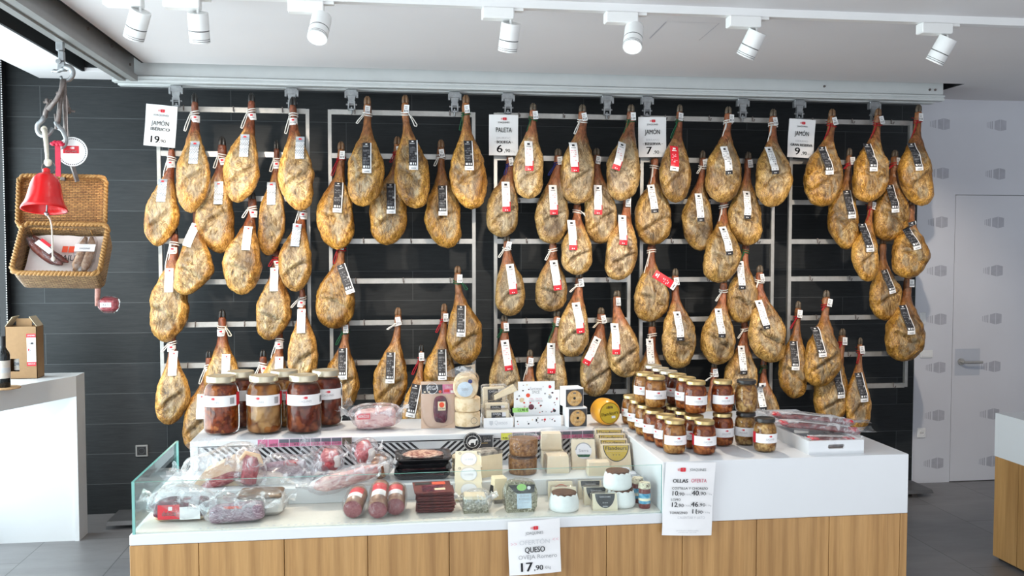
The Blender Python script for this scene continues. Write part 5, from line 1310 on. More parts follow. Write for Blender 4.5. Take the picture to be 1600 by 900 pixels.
SJ = [ # x, y, level, contents, lid, angle, red side, description
 (.950, 3.465, 0, 'meatamber', 'gold', -70, 1, 'small jar farthest back in the lower left diagonal row, beside the yellow cheese'),
 (.946, 3.360, 0, 'meatamber', 'gold', -65, 1, 'small jar second from the back in the lower left diagonal row'),
 (.945, 3.252, 0, 'meatamber', 'gold', -65, 1, 'small jar third from the back in the lower left diagonal row'),
 (.945, 3.145, 0, 'meatred', 'gold', -68, 1, 'small jar fourth from the back in the lower left diagonal row'),
 (.957, 3.047, 0, 'meatred', 'gold', -70, 1, 'small jar with red label end, just behind the front-left corner jar'),
 (.959, 2.953, 0, 'meatamber', 'gold', 6, 1, 'small amber jar at the front-left corner of the lower layer'),
 (1.055, 2.928, 0, 'meatred', 'gold', 4, -1, 'small amber-brown jar second from left in the lower front row'),
 (1.050, 3.020, 0, 'meatred', 'gold', -30, -1, 'small jar directly behind the second front jar of the lower layer'),
 (1.044, 3.112, 0, 'meatdeep', 'gold', -60, 1, 'small jar third into the second lower row, mostly hidden'),
 (1.044, 3.205, 0, 'meatdeep', 'gold', -60, 1, 'small jar fourth into the second lower row, mostly hidden'),
 (1.044, 3.298, 0, 'meatdeep', 'gold', -60, 1, 'small jar fifth into the second lower row, hidden under the upper jars'),
 (1.042, 3.390, 0, 'meatdeep', 'gold', -60, 1, 'small jar sixth into the second lower row, hidden under the upper jars'),
 (1.040, 3.482, 0, 'meatdeep', 'gold', -60, 1, 'small jar at the back end of the second lower row'),
 (1.165, 3.050, 0, 'meatred', 'gold', 6, -1, 'small red jar of the lower layer under the gold-lidded upper red jar'),
 (1.252, 3.052, 0, 'crackling', 'blacklid', -30, -1, 'small black-lidded crackling jar of the lower layer with red label end showing'),
 (1.275, 2.940, 0, 'crackling', 'blacklid', 8, -1, 'small black-lidded crackling jar nearest the white tray, standing in front'),
 (1.041, 3.480, 1, 'meatdeep', 'goldp', -50, 1, 'upper small jar farthest back, only its lid clearly showing'),
 (1.044, 3.396, 1, 'meatdeep', 'goldp', -50, 1, 'upper small jar second from the back of the diagonal row'),
 (1.050, 3.312, 1, 'meatdeep', 'goldp', -50, 1, 'upper small jar third from the back of the diagonal row'),
 (1.056, 3.226, 1, 'meatdeep', 'gold', -50, 1, 'upper small dark jar fourth from the back of the diagonal row'),
 (1.062, 3.138, 1, 'meatred', 'gold', -62, 1, 'upper small jar with a red label end behind the front one of the diagonal row'),
 (1.066, 3.050, 1, 'meatred', 'gold', 2, 1, 'upper small red jar at the front end of the diagonal row'),
 (.950, 3.284, 1, 'meatamber', 'gold', -35, 1, 'upper amber jar at the left, behind the front amber jar'),
 (.962, 3.186, 1, 'meatamber', 'gold', 2, 1, 'upper amber jar at the left with its white label facing forward'),
 (1.164, 3.052, 1, 'meatred', 'gold', 4, 1, 'upper red jar standing free between the diagonal row and the black-lidded jar'),
 (1.252, 3.050, 1, 'crackling', 'blacklid', 160, 1, 'upper crackling jar with black lid, no white label in view')]
for x, y, lv, meat, lid, ang, rs, lab in SJ: jar((x, y, TOP + SH * lv + (.0004 if lv else 0)), SR, SH, lab, meat, lid, R(ang), GS, False, True, rs)
# ================================================================ GOODS ON THE LEDGE
def mpp(p):                                  # metres per photo pixel at a place
    v = Vector(p) - Vector((0, 0, CAM_H)); return (v.x * _f[0] + v.y * _f[1] + v.z * _f[2]) / F_PX
M['sliced'] = speckle('sliced_ham', [(0.16, 0.02, 0.03, 1), (0.30, 0.06, 0.07, 1), (0.52, 0.28, 0.26, 1)], 40, 0.35, .2, (1, 1, 3), 4, 1.5)
M['fatmeat'] = speckle('fatty_cut', [(0.30, 0.05, 0.06, 1), (0.62, 0.38, 0.36, 1), (0.74, 0.58, 0.52, 1)], 26, 0.4, .2, (1, 1, 2.5), 4, 1.2)
M['paleham'] = speckle('pale_ham_rind', [(0.60, 0.36, 0.22, 1), (0.74, 0.56, 0.38, 1), (0.78, 0.66, 0.50, 1)], 12, 0.4, .2)
M['lilac_meat'] = speckle('lilac_sliced_meat', [(0.09, 0.035, 0.06, 1), (0.27, 0.16, 0.21, 1), (0.62, 0.50, 0.53, 1)], 55, 0.3, .2, (1, 1, 3), 4, 2)
M['whitefat'] = speckle('white_bacon', [(0.58, 0.54, 0.50, 1), (0.70, 0.66, 0.61, 1), (0.76, 0.72, 0.68, 1)], 14, 0.4, .1)
M['cheese'] = speckle('cream_cheese_paste', [(0.80, 0.66, 0.43, 1), (0.86, 0.73, 0.51, 1)], 20, 0.45, .05)
M['cheesew'] = speckle('ivory_cheese', [(0.82, 0.71, 0.51, 1), (0.88, 0.79, 0.60, 1)], 16, 0.45, .05)
M['rind'] = speckle('cheese_rind', [(0.52, 0.36, 0.19, 1), (0.72, 0.56, 0.36, 1), (0.76, 0.64, 0.46, 1)], 35, 0.6, .5)
M['cecina'] = speckle('dark_cured_beef', [(0.045, 0.006, 0.014, 1), (0.10, 0.014, 0.03, 1), (0.22, 0.05, 0.07, 1)], 40, 0.18, .4)
def put(px, py, z, dy=0.0):
    p = PZ(px, py, z); p.y += dy; return p
def face(mb, pts, y, mi): mb.add([(a, y, b) for a, b in pts], [tuple(range(len(pts)))], mi)
def rect(mb, x0, x1, z0, z1, y, mi): face(mb, [(x0, z0), (x1, z0), (x1, z1), (x0, z1)], y, mi)
def disc(mb, x, z, rr, y, mi, n=28, sz=1.0): face(mb, [(x + rr * math.cos(2 * PI * k / n), z + sz * rr * math.sin(2 * PI * k / n)) for k in range(n)], y, mi)
def ring(mb, x, z, r0, r1, y, mi, a0=0, a1=360, n=32):
    vs = []; fs = []
    for k in range(n + 1):
        a = R(a0 + (a1 - a0) * k / n)
        for rr in (r0, r1): vs.append((x + rr * math.cos(a), y, z + rr * math.sin(a)))
    for k in range(n): fs.append((2 * k, 2 * k + 1, 2 * k + 3, 2 * k + 2))
    mb.add(vs, fs, mi)
def arctext(mb, s, x, z, rr, a0, a1, size, y, mi):
    for k, ch in enumerate(s):
        if ch == ' ': continue
        a = R(a0 + (a1 - a0) * k / (len(s) - 1)); addtext(mb, ch, x + rr * math.cos(a), z + rr * math.sin(a), size, y, mi, .01, None, a - PI / 2)
# vacuum pack of meat by the jars
p = put(587, 674, TOP, .045); s = thing('meat_pack', 'clear vacuum bag of pink fatty meat lying on the white ledge', 'meat pack', p)
mb = MB(); mb.blob(.078, .040, .036, 30, 16, .42, .10, 24, 9, 0, Matrix.Translation((0, .004, .042)) @ Matrix.Rotation(R(-5), 4, 'Y')); mb.build('meat', 'fatmeat', s, 2)
mb = MB(); rect(mb, -.07, -.02, .045, .068, -.038, 0); addtext(mb, 'IBERICOS', -.045, .056, .010, -.0385, 1, 0, .04); mb.build('label', ['red', 'paper'], s)
bag('bag', .098, .055, .05, s, (0, .0, .052), 11, .22, 16, rot=(0, R(-4), 0)); flap(s, .07, .06, (-.085, .0, .06), 11, (R(-20), R(-45), 0)); flap(s, .06, .05, (.09, .0, .055), 12, (0, R(50), 0))
# cured beef in its card pack
p = put(686, 671, TOP, .025); m_ = mpp(p); w, h = 54 * m_, 73 * m_
s = thing('cured_beef_pack', 'upright clear pack with dark cured beef and a black and red header, on the ledge', 'meat pack', p, (R(-12), 0, 0))
M['skin'] = flat('pack_backing', (0.62, 0.43, 0.31, 1), 0.5, var=.08, vs=12)
mb = MB(); mb.box(-w / 2, w / 2, 0, .004, 0, h); mb.build('backing', 'skin', s)
mb = MB(); mb.blob(w * .21, .012, h * .29, 20, 12, .7, .10, 40, 3, 0, Matrix.Translation((w * .06, -.006, h * .40))); mb.build('meat', 'cecina', s, 2)
mb = MB(); rect(mb, -w * .02, w * .20, h * .37, h * .56, -.0195, 0); disc(mb, w * .09, h * .49, .010, -.0200, 1); addtext(mb, 'CECINA', w * .09, h * .41, .008, -.020, 2, 0, .024); mb.build('meat_label', ['cardin', 'orangered', 'ink'], s)
mb = MB(); rect(mb, -w * .48, w * .13, h * .74, h * .93, -.0012, 0); ring(mb, -w * .17, h * .85, .020, .022, -.0018, 1); 
for x_, q in ((-.42, 0), (-.30, 0)): rect(mb, w * x_, w * (x_ + .06), h * .755, h * .79, -.0018, 2)
disc(mb, w * .06, h * .775, .006, -.0018, 3); addtext(mb, 'VEGA', -w * .17, h * .855, .018, -.002, 1, .02, .045)
rect(mb, w * .13, w * .5, h * .73, h * .93, -.0012, 4); rect(mb, w * .36, w * .48, h * .74, h * .80, -.0018, 1); addtext(mb, 'CURADO', w * .31, h * .87, .012, -.0018, 1, .01, .03); rect(mb, w * .17, w * .33, h * .76, h * .82, -.0018, 5)
mb.build('header', ['ink', 'paper', 'cardin', 'orangered', 'tagpink', 'red'], s)
bag('film', w * .52, .014, h * .50, s, (0, -.004, h * .5), 12, .10, 30, 'filmc', False)
# stacked cheese wheels
p0 = put(732, 671, TOP, .055); m_ = mpp(p0); rw = 20.2 * m_
def wheel(loc, rr, h, label, mats=('rind', 'cheesew'), grp=None, rot=(0, 0, 0), dark=None):
    s = thing('round_cheese', label, 'cheese', loc, rot, grp)
    mb = MB(); mb.lathe([(rr * .90, 0), (rr * .985, h * .06), (rr, h * .2), (rr * 1.01, h * .5), (rr, h * .8), (rr * .985, h * .94), (rr * .90, h), (.001, h)], 36, 0, None, False); mb.lathe([(.001, 0), (rr * .9, 0)], 36, 0, None, False); fixnormals(mb.build('paste', mats[0], s, True))
    return s
s = wheel(p0 + Vector((0, 0, .004)), rw, .058, 'lowest of three stacked pale cheese wheels, on a dark tray', grp='cheese wheels on the ledge')
mb = MB(); mb.lathe([(rw * 1.0, -.004), (rw * 1.0, .004), (rw * .9, .0042)], 30, 0, None); mb.build('base_tray', 'ink', s)
mb = MB(); ring(mb, .022, .028, .011, .0125, -rw * .99, 0); mb.build('stamp', 'rust', s)
s = wheel(p0 + Vector((.001, .002, .0635)), rw, .054, 'middle of three stacked pale cheese wheels on the ledge', grp='cheese wheels on the ledge')
r2 = 19.5 * m_; pt = p0 + Vector((-.002, -.028, .1185 + r2))
s = wheel(pt, r2, .075, 'top cheese wheel standing on edge with a pale blue round label', grp='cheese wheels on the ledge', rot=(R(90 + 8), 0, R(-6)))
s.location = pt + Vector((0, .06, 0)); 
mb = MB(); M['paleblue'] = speckle('pale_blue_label', [(0.50, 0.60, 0.68, 1), (0.66, 0.74, 0.80, 1)], 40, .5, 0)
YZ = Matrix.Translation((0, 0, .0755)) @ Matrix.Rotation(R(90), 4, 'X') @ Matrix.Rotation(R(180), 4, 'X')
fm = Matrix.Translation((0, 0, .0762)) @ Matrix(((1, 0, 0, 0), (0, 0, 1, 0), (0, -1, 0, 0), (0, 0, 0, 1)))   # x-z drawing, -y outward -> +z outward
def disc_m(mb, x, z, rr, y, mi, mt): 
    t = MB(); disc(t, x, z, rr, y, mi); mb.add(t.v, t.f, t.m, mt)
disc_m(mb, -.002, -.004, r2 * .62, -.0003, 0, fm); disc_m(mb, .018, .028, r2 * .17, -.0006, 1, fm)
addtext(mb, 'QUESO', -.002, -.004, .011, -.0009, 2, 0, .026, 0, fm); mb.build('round_label', ['paleblue', 'ropeb', 'greyink'], s)
bag('bag', r2 * 1.02, r2 * 1.05, .046, s, (0.004, .004, .04), 15, .16, 22, 'filmc', False, (0, 0, 0))
mb = MB(); vs = []; fs = []
for i in range(9):
    u = i / 8
    for v in (0, .5, 1): vs.append((-.075 + .11 * u + .004 * math.sin(9 * u), r2 * .8 + .045 * v * (0.4 + .8 * u), .04 + .018 * math.sin(5 * u + 3 * v)))
for i in range(8):
    for q in range(2): a = i * 3 + q; fs.append((a, a + 1, a + 4, a + 3))
mb.add(vs, fs); mb.build('bag_flap', 'film', s, 2)
# crate of small cheese packs
p = put(780, 670, TOP, .03); m_ = mpp(p); w = 46 * m_
s = thing('cheese_crate', 'low white cardboard tray holding small cheese packs on the ledge', 'tray', p)
mb = MB(); h = 15 * m_
mb.box(-w / 2, w / 2, -.004, 0, 0, h); mb.box(-w / 2, -w / 2 + .003, 0, .10, 0, h); mb.box(w / 2 - .003, w / 2, 0, .10, 0, h); mb.box(-w / 2, w / 2, .10, .103, 0, h * 2); mb.box(-w / 2, w / 2, 0, .1, 0, .002); mb.build('tray', 'paper', s)
mb = MB(); addtext(mb, 'Quesos', .01, h * .5, .018, -.0048, 0, 0, .05); face(mb, [(-.035, h * .7), (-.035, h * .35), (-.028, h * .2), (-.021, h * .35), (-.021, h * .7)], -.0048, 0); mb.build('print', 'paleink', s)
def cheesepack(loc, rot, label, w, h, d, dark=True, grp=None):
    s = thing('cheese_pack', label, 'cheese', loc, rot, grp)
    mb = MB(); mb.box(-w / 2, w / 2, 0, d, 0, h, 0, None, .005); mb.build('cheese', 'cheesew', s, True)
    mb = MB(); rect(mb, -w * .28, w * .34, h * .22, h * .86, -.0008, 0); disc(mb, .0, h * .5, h * .18, -.0012, 1); rect(mb, w * .18, w * .34, h * .6, h * .86, -.0012, 2); addtext(mb, 'OVEJA', -.004, h * .76, .010, -.0014, 2, 0, w * .34); mb.build('label', ['ink', 'hoofg', 'paper'], s)
    mb = MB(); mb.box(-w * .56, w * .56, -.003, d + .003, -.002 * 0, h * 1.12, 0, None, .006); mb.build('film', 'filmc', s, True)
GC = 'small cheese packs in the white tray'
cheesepack(p + Vector((0, .006, .003)), (R(-6), 0, 0), 'front cheese pack standing in the low white tray', w * .80, .062, .022, grp=GC)
cheesepack(p + Vector((0, .042, .003)), (R(-4), 0, 0), 'middle cheese pack in the white tray, behind the front one', w * .80, .085, .020, grp=GC)
cheesepack(p + Vector((-.006, .073, .06)), (R(-14), 0, 0), 'rear cheese pack rising highest out of the white tray', w * .80, .108 - .02, .018, grp=GC)
s = thing('cheese_slice', 'loose wrapped cheese slice lying tilted across the top of the tray packs', 'cheese', p + Vector((.030, .030, .122)), (0, R(-24), 0), GC)
mb = MB(); mb.prism([(-.045, .0), (.05, -.004), (.046, .022), (-.04, .014)], -.012, .012, 'y'); fixnormals(mb.build('cheese', 'cheese', s)); mb = MB(); mb.box(-.05, .055, -.016, .016, -.006, .025, 0, None, .008); mb.build('film', 'filmc', s, True)
# white printed card display
p = put(842, 668, TOP, .02); m_ = mpp(p); w, h = 73 * m_, 69 * m_
s = thing('card_display', 'white card display box with a stepped back and colourful fruit and spice print', 'display', p)
wl = w / 2
mb = MB(); mb.prism([(-wl, 0), (wl, 0), (wl, h * .80), (wl * .78, h * .80), (wl * .78, h), (-wl * .82, h), (-wl * .82, h * .80), (-wl, h * .80)], .03, .033, 'y'); mb.box(-wl, wl, -.004, -.001, 0, h * .24); mb.box(-wl, -wl + .002, -.001, .03, 0, h * .24); mb.box(wl - .002, wl, -.001, .03, 0, h * .24); fixnormals(mb.build('card', 'paper', s))
mb = MB(); rnd = random.Random(5); ms = ['rind', 'hoofg', 'cecina', 'palepink', 'ink', 'red', 'orangered', 'greyink']
for k in range(46):
    x_ = rnd.uniform(-wl * .92, wl * .92); z_ = rnd.uniform(h * .28, h * .94)
    if abs(x_) > wl * .74 and z_ > h * .76: continue
    if abs(x_) < wl * .34 and h * .52 < z_ < h * .86: continue
    q = rnd.uniform(.0015, .0052); n = rnd.choice((3, 4, 5, 9)); a0 = rnd.random() * 6; e = rnd.uniform(.45, 1)
    face(mb, [(x_ + q * math.cos(a0 + 2 * PI * i / n), z_ + q * e * math.sin(a0 + 2 * PI * i / n)) for i in range(n)], .0295, rnd.randrange(8))
for x_, z_, q, m in ((-.035, .118, .008, 6), (-.022, .072, .011, 2), (.052, .110, .007, 7), (.052, .138 + .012, .006, 5), (-.06, .10, .009, 0), (.07, .055, .006, 4)): disc(mb, x_, z_, q, .0292, m)
addtext(mb, 'TASTE MORE', -.004, h * .82, .011, .029, 7, 0, .048); addtext(mb, 'SPICE', -.004, h * .75, .011, .029, 7, 0, .03); addtext(mb, 'MIEL · FRUTA', -.004, h * .60, .008, .029, 3, 0, .05); addtext(mb, 'QUESO Y ESPECIAS', -.004, h * .55, .008, .029, 7, 0, .055)
for k in range(16):
    x_ = rnd.uniform(-wl * .9, wl * .9); z_ = rnd.uniform(h * .05, h * .2); q = rnd.uniform(.0015, .0035); disc(mb, x_, z_, q, -.0046, rnd.randrange(8), 7)
rect(mb, -.01, -.004, h * .12, h * .18, -.0048, 4); rect(mb, .022, .030, h * .14, h * .18, -.0048, 5)
mb.build('print', ms, s)
mb = MB(); rect(mb, -wl - .010, -wl + .052, h * .34, h * .44, -.0065, 0); addtext(mb, '13,90 €', -wl + .03, h * .39, .012, -.007, 1, .01, .04); mb.box(-wl - .010, -wl + .052, -.006, -.005, h * .34, h * .44, 0); mb.build('price_tag', ['taggreen', 'ink'], s)
# two cubic boxes with a round cheese picture
M['boxdark'] = flat('box_navy', (0.05, 0.052, 0.06, 1), 0.5); M['toast'] = speckle('toasted_round', [(0.48, 0.24, 0.07, 1), (0.62, 0.38, 0.15, 1), (0.72, 0.52, 0.28, 1)], 70, .5, .1)
def cubebox(loc, q, label):
    s = thing('square_box', label, 'box', loc, (0, 0, R(7)), 'square boxes with a round picture')
    mb = MB(); mb.box(-q / 2, q / 2, 0, q * .9, 0, q, 0, None, .001); mb.build('carton', 'paper', s)
    mb = MB(); rect(mb, -q * .46, q * .48, q * .03, q * .93, -.0006, 0); disc(mb, 0, q * .47, q * .42, -.0012, 1, 36); disc(mb, 0, q * .47, q * .07, -.0018, 2, 16); ring(mb, 0, q * .47, q * .40, q * .43, -.0018, 3); face(mb, [(-q * .09, q * .70), (q * .09, q * .70), (q * .06, q * .78), (-q * .06, q * .78)], -.0018, 4); addtext(mb, 'TORTA', 0, q * .26, q * .09, -.002, 4, 0, q * .36)
    mb.build('printed_front', ['boxdark', 'toast', 'hoofk', 'hoofb', 'rust'], s)
p = put(903, 668, TOP, .006); m_ = mpp(p); q = 31 * m_
cubebox(p, q, 'lower of two square boxes with a round golden picture, on the ledge'); cubebox(p + Vector((-.012, .005, q + .0006)), q * .97, 'upper of two square boxes with a round golden picture, on the ledge')
# yellow cheese wheel on edge
M['yellowwax'] = flat('yellow_wax', (0.78, 0.36, 0.02, 1), 0.3, var=.05, vs=10); M['yellowlab'] = flat('mustard_label', (0.60, 0.42, 0.03, 1), 0.4, var=.05, vs=10)
p = put(945, 667, TOP, .02); m_ = mpp(p); rr = 20.5 * m_
s = thing('round_cheese', 'yellow waxed cheese wheel standing on edge at the right end of the ledge', 'cheese', p + Vector((.005, .075, rr)), (R(90), 0, R(11)))
mb = MB(); mb.lathe([(.001, 0), (rr * .80, 0), (rr * .96, .012), (rr, .03), (rr, .06), (rr * .95, .078), (rr * .84, .086), (.001, .086)], 40, 0, None, False); fixnormals(mb.build('paste', 'yellowwax', s, True))
fm2 = Matrix.Translation((0, 0, .0866)) @ Matrix(((1, 0, 0, 0), (0, 0, 1, 0), (0, -1, 0, 0), (0, 0, 0, 1)))
mb = MB(); disc_m(mb, 0, 0, rr * .80, -.0002, 1, fm2); disc_m(mb, 0, 0, rr * .77, -.0006, 0, fm2)
addtext(mb, 'Flandeurs', 0, -.002, .016, -.001, 1, .01, rr * 1.35, R(8), fm2)
t = MB(); 
for k in range(5): face(t, [(-.014 + .006 * k, .018), (-.010 + .006 * k, .018), (-.010 + .005 * k, .028 + .002 * (k % 2)), (-.013 + .005 * k, .026)], -.001, 1)
rect(t, .008, .024, -.020, -.011, -.0012, 2); mb.add(t.v, t.f, t.m, fm2)
mb.build('round_label', ['yellowlab', 'hoofk', 'paper'], s)

# ================================================================ GOODS IN THE DISPLAY WELL
# -- left: vacuum-packed ham cuts
p = put(278, 818, DECK, .045); s = thing('meat_pack', 'bagged ham cut with a red and white label at the left front of the display', 'meat pack', p)
mb = MB(); mb.blob(.082, .042, .031, 30, 14, .5, .10, 26, 7, 0, Matrix.Translation((0, .006, .036))); mb.build('meat', 'cecina', s, 2); mb = MB(); mb.box(-.082, .082, -.03, .055, .002, .026, 0, None, .011); mb.build('rind', 'paleham', s, True)
mb = MB(); rect(mb, -.062, .004, .012, .058, -.0385, 0); rect(mb, .004, .066, .010, .050, -.0387, 1); rect(mb, -.030, -.018, .040, .052, -.039, 1); addtext(mb, 'deloza', -.028, .030, .018, -.039, 1, .01, .042); addtext(mb, 'CURADO', .035, .044, .006, -.039, 2, 0, .04); mb.build('label', ['red', 'paper', 'paleink'], s)
bag('bag', .098, .055, .052, s, (0.002, .008, .052), 21, .25, 15); flap(s, .12, .05, (-.01, .03, .085), 21, (R(-35), 0, 0)); flap(s, .06, .05, (-.085, .0, .04), 22, (0, R(-60), 0))
p = put(367, 821, DECK, .04); s = thing('meat_pack', 'flat bag of lilac-grey sliced meat in front of the white bacon blocks', 'meat pack', p)
mb = MB(); mb.blob(.083, .036, .026, 30, 14, .42, .10, 26, 3, 0, Matrix.Translation((0, .004, .030)) @ Matrix.Rotation(R(-3), 4, 'Y')); mb.build('meat', 'lilac_meat', s, 2)
mb = MB(); rect(mb, -.035, .02, .050, .058, -.0312, 0); mb.build('label', ['orangered'], s)
bag('bag', .105, .048, .038, s, (-.004, .006, .04), 23, .25, 17); flap(s, .09, .075, (-.075, .01, .05), 23, (R(-20), R(-48), 0))
p = put(403, 812, DECK, .065); s = thing('bacon_block', 'white rectangular bacon block in clear film near the display front', 'meat pack', p)
mb = MB(); mb.box(-.068, .072, -.04, .07, .003, .066, 0, None, .012); mb.build('block', 'whitefat', s, True)
mb = MB(); mb.box(-.069, .070, -.0415, .068, .058, .070, 0, None, .005); mb.build('rind', 'hoofb', s, True)
bag('film', .086, .07, .044, s, (0, .014, .036), 25, .12, 20)
p = put(440, 786, DECK, .07); s = thing('bacon_block', 'large white bacon wedge in a loose plastic bag behind the first bacon block', 'meat pack', p)
mb = MB(); mb.prism([(-.10, 0), (.085, 0), (.085, .03), (-.02, .085), (-.10, .09)], -.04, .045, 'y'); fixnormals(mb.build('block', 'whitefat', s))
bag('bag', .115, .06, .058, s, (0.0, .0, .05), 27, .22, 13); flap(s, .10, .07, (.09, .0, .05), 27, (R(-20), R(60), 0))
p = put(345, 760, STEP, .05); s = thing('ham_cut', 'pale triangular ham cut in a big crumpled bag at the left back of the display', 'meat pack', p)
mb = MB(); mb.prism([(-.095, .0), (.082, .0), (.095, .075), (.03, .088), (-.06, .045)], -.045, .045, 'y'); o_ = mb.build('cut', 'paleham', s); fixnormals(o_)
mb = MB(); mb.blob(.075, .03, .018, 16, 10, .8, .25, 30, 4, 0, Matrix.Translation((.0, -.040, .02)) @ Matrix.Rotation(R(-20), 4, 'Y')); mb.build('lean_meat', 'sliced', s, 2)
bag('bag', .125, .062, .062, s, (-.012, 0, .058), 29, .30, 12, rot=(0, R(-16), 0)); flap(s, .11, .07, (-.05, .0, .085), 29, (R(-20), R(-20), 0)); flap(s, .08, .06, (-.11, -.02, .03), 30, (0, R(-80), 0))
p = put(383, 765, STEP, .06); s = thing('ham_cut', 'red ham chunk with yellow fat edge standing beside the pale ham cut', 'meat pack', p)
mb = MB(); mb.box(-.024, .028, -.03, .03, .0, .105, 0, Matrix.Rotation(R(8), 4, 'Y'), .012); mb.build('lean_meat', 'redmeat', s, True); mb = MB(); mb.tube([(-.025, -.028, .085), (.0, -.034, .118), (.04, -.028, .105), (.05, -.02, .07)], .008, 8); mb.build('fat', 'paleham', s, 2)
bag('bag', .055, .05, .066, s, (.004, 0, .058), 31, .25, 17)
p = put(442, 752, STEP, .05); s = thing('meat_pack', 'flat bag of marbled pink meat at the back below the price strip', 'meat pack', p)
mb = MB(); mb.blob(.078, .036, .026, 30, 14, .5, .16, 26, 5, 0, Matrix.Translation((-.004, .004, .030)) @ Matrix.Rotation(R(-4), 4, 'Y')); mb.build('meat', 'lilac_meat', s, 2); mb = MB(); mb.box(.0, .05, -.035, .0, .046, .064, 0, None, .005); mb.build('ham_end', 'redmeat', s, True)
bag('bag', .105, .05, .042, s, (.005, 0, .04), 33, .28, 15); flap(s, .08, .085, (.06, .03, .05), 33, (R(-15), R(25), 0))
for (px, py, lab, sd_, dz) in ((513, 738, 'bag with a small red sausage end, left in the bagged chorizo pile', 35, .02), (568, 735, 'bag with a deep red meat end at the top of the chorizo pile', 37, .045), (592, 752, 'bag with an orange-red chorizo piece right of the pile', 39, .004)):
    p = put(px, 752, STEP, .085 if py < 740 else .05); s = thing('chorizo_piece', lab, 'meat pack', p, group='bagged chorizo pieces')
    mb = MB(); mb.blob(.032, .05, .029, 24, 14, .62, .22, 34, sd_, 0, Matrix.Translation((0, 0, .036 + dz)) @ Matrix.Rotation(R(20), 4, 'X')); mb.build('meat', 'redmeat' if sd_ != 39 else 'meatamber', s, 2)
    mb = MB(); mb.blob(.014, .02, .022, 12, 8, .8, .2, 40, sd_, 0, Matrix.Translation((.026, -.03, .034 + dz))); mb.build('fat', 'whitefat', s, 2)
    bag('bag', .050, .058, .045, s, (.0, 0, .04 + dz), sd_, .22, 17)
p = put(543, 766, STEP, .05); s = thing('loin_sausage', 'long pale wrapped loin lying diagonally across the chorizo bags', 'meat pack', p, (0, R(-14), R(6)))
mb = MB(); mb.blob(.11, .028, .024, 30, 14, .6, .22, 22, 11, 0, Matrix.Translation((0, 0, .028))); mb.build('loin', 'fatmeat', s, 2)
bag('bag', .125, .036, .034, s, (0, 0, .03), 41, .25, 18)
# -- three salami halves pointing at the viewer
for (px, py, ln, dz, rot, lab, sd_) in ((551, 812, .135, 8, 8, 'left one of three cut salami halves, pink face towards the viewer', 1), (590, 813, .165, 13, 4, 'middle one of three cut salami halves, longest, red label on top', 2), (618, 808, .13, 12, 2, 'right one of three cut salami halves, in loose film', 3)):
    p = put(px, py, DECK, .004); rr = .030
    s = thing('salami_half', lab, 'sausage', p, (0, 0, R(-rot)), 'cut salami halves')
    ax = Matrix.Translation((0, 0, rr + .002)) @ Matrix.Rotation(R(dz), 4, 'X') @ Matrix.Rotation(R(-90), 4, 'X')
    mb = MB(); mb.lathe([(.001, 0), (rr * .97, 0), (rr, .004), (rr, ln * .84), (rr * .88, ln * .93), (rr * .6, ln * .985), (.001, ln)], 26, [1, 0, 0, 0, 0, 0], ax, False)
    M.setdefault('salamicut', speckle('salami_cut', [(0.14, 0.025, 0.035, 1), (0.26, 0.065, 0.075, 1), (0.45, 0.22, 0.21, 1)], 260, .35, .1)); M.setdefault('salamiskin', speckle('salami_skin', [(0.13, 0.045, 0.025, 1), (0.27, 0.125, 0.07, 1), (0.42, 0.25, 0.15, 1)], 40, .5, .3))
    fixnormals(mb.build('sausage', ['salamiskin', 'salamicut'], s, True))
    mb = MB(); n = 10
    for (l0, l1, mi) in ((.3, .52, 1), (.52, .80, 0)):
        vs = []; fs = []
        for k in range(n + 1):
            a = R(215 + 100 * k / n) if False else R(-140 + 95 * k / n)
            for l in (l0, l1): vs.append((rr * 1.02 * math.cos(a), rr * 1.02 * math.sin(a), ln * l * .95))
        for k in range(n): fs.append((2 * k, 2 * k + 1, 2 * k + 3, 2 * k + 2))
        mb.add(vs, fs, mi, ax)
    mb.build('label', ['red', 'paper'], s)
    bag('film', rr * 1.22, ln * .60, rr * 1.25, s, (0, ln * .42, rr + .006 + dz * .0009), 50 + sd_, .14, 28, 'filmc', False, (R(dz), 0, 0))
# -- pile of flat red packs
p = put(681, 803, DECK, .04); M['packred'] = speckle('dark_red_pack', [(0.05, 0.005, 0.006, 1), (0.11, 0.012, 0.012, 1), (0.20, 0.04, 0.03, 1)], 45, .45, .2); rnd = random.Random(8)
for k in range(8):
    last = k == 7; lab = 'top pack of the pile of flat dark red meat packs, red corner label showing' if last else '%s pack from the bottom in the pile of flat dark red meat packs' % ORD[k]
    s = thing('sliced_meat_pack', lab, 'meat pack', p + Vector((rnd.uniform(-.003, .003) - (.006 if last else 0), rnd.uniform(-.003, .003), .002 + .0093 * k)), (R(7) if last else 0, 0, R(rnd.uniform(-3, 3))), 'flat red meat packs')
    mb = MB(); vs = []; fs = []; 
    mb.box(-.058, .058, -.036, .055, 0, .0075, 0, None, .003); mb.box(-.062, .062, -.040, .058, .0068, .0082, 1); mb.build('pack', ['packred', 'packred'], s)
    if last:
        mb = MB(); mb.box(.002, .045, .028, .05, .0082, .009, 0); mb.box(-.035, .035, -.028, .024, .0082, .0088, 1); mb.box(.005, .04, -.02, -.004, .0088, .0094, 2); mb.box(-.055, -.005, .03, .05, .0082, .009, 3); mb.build('label', ['orangered', 'cecina', 'rind', 'hoofk'], s)
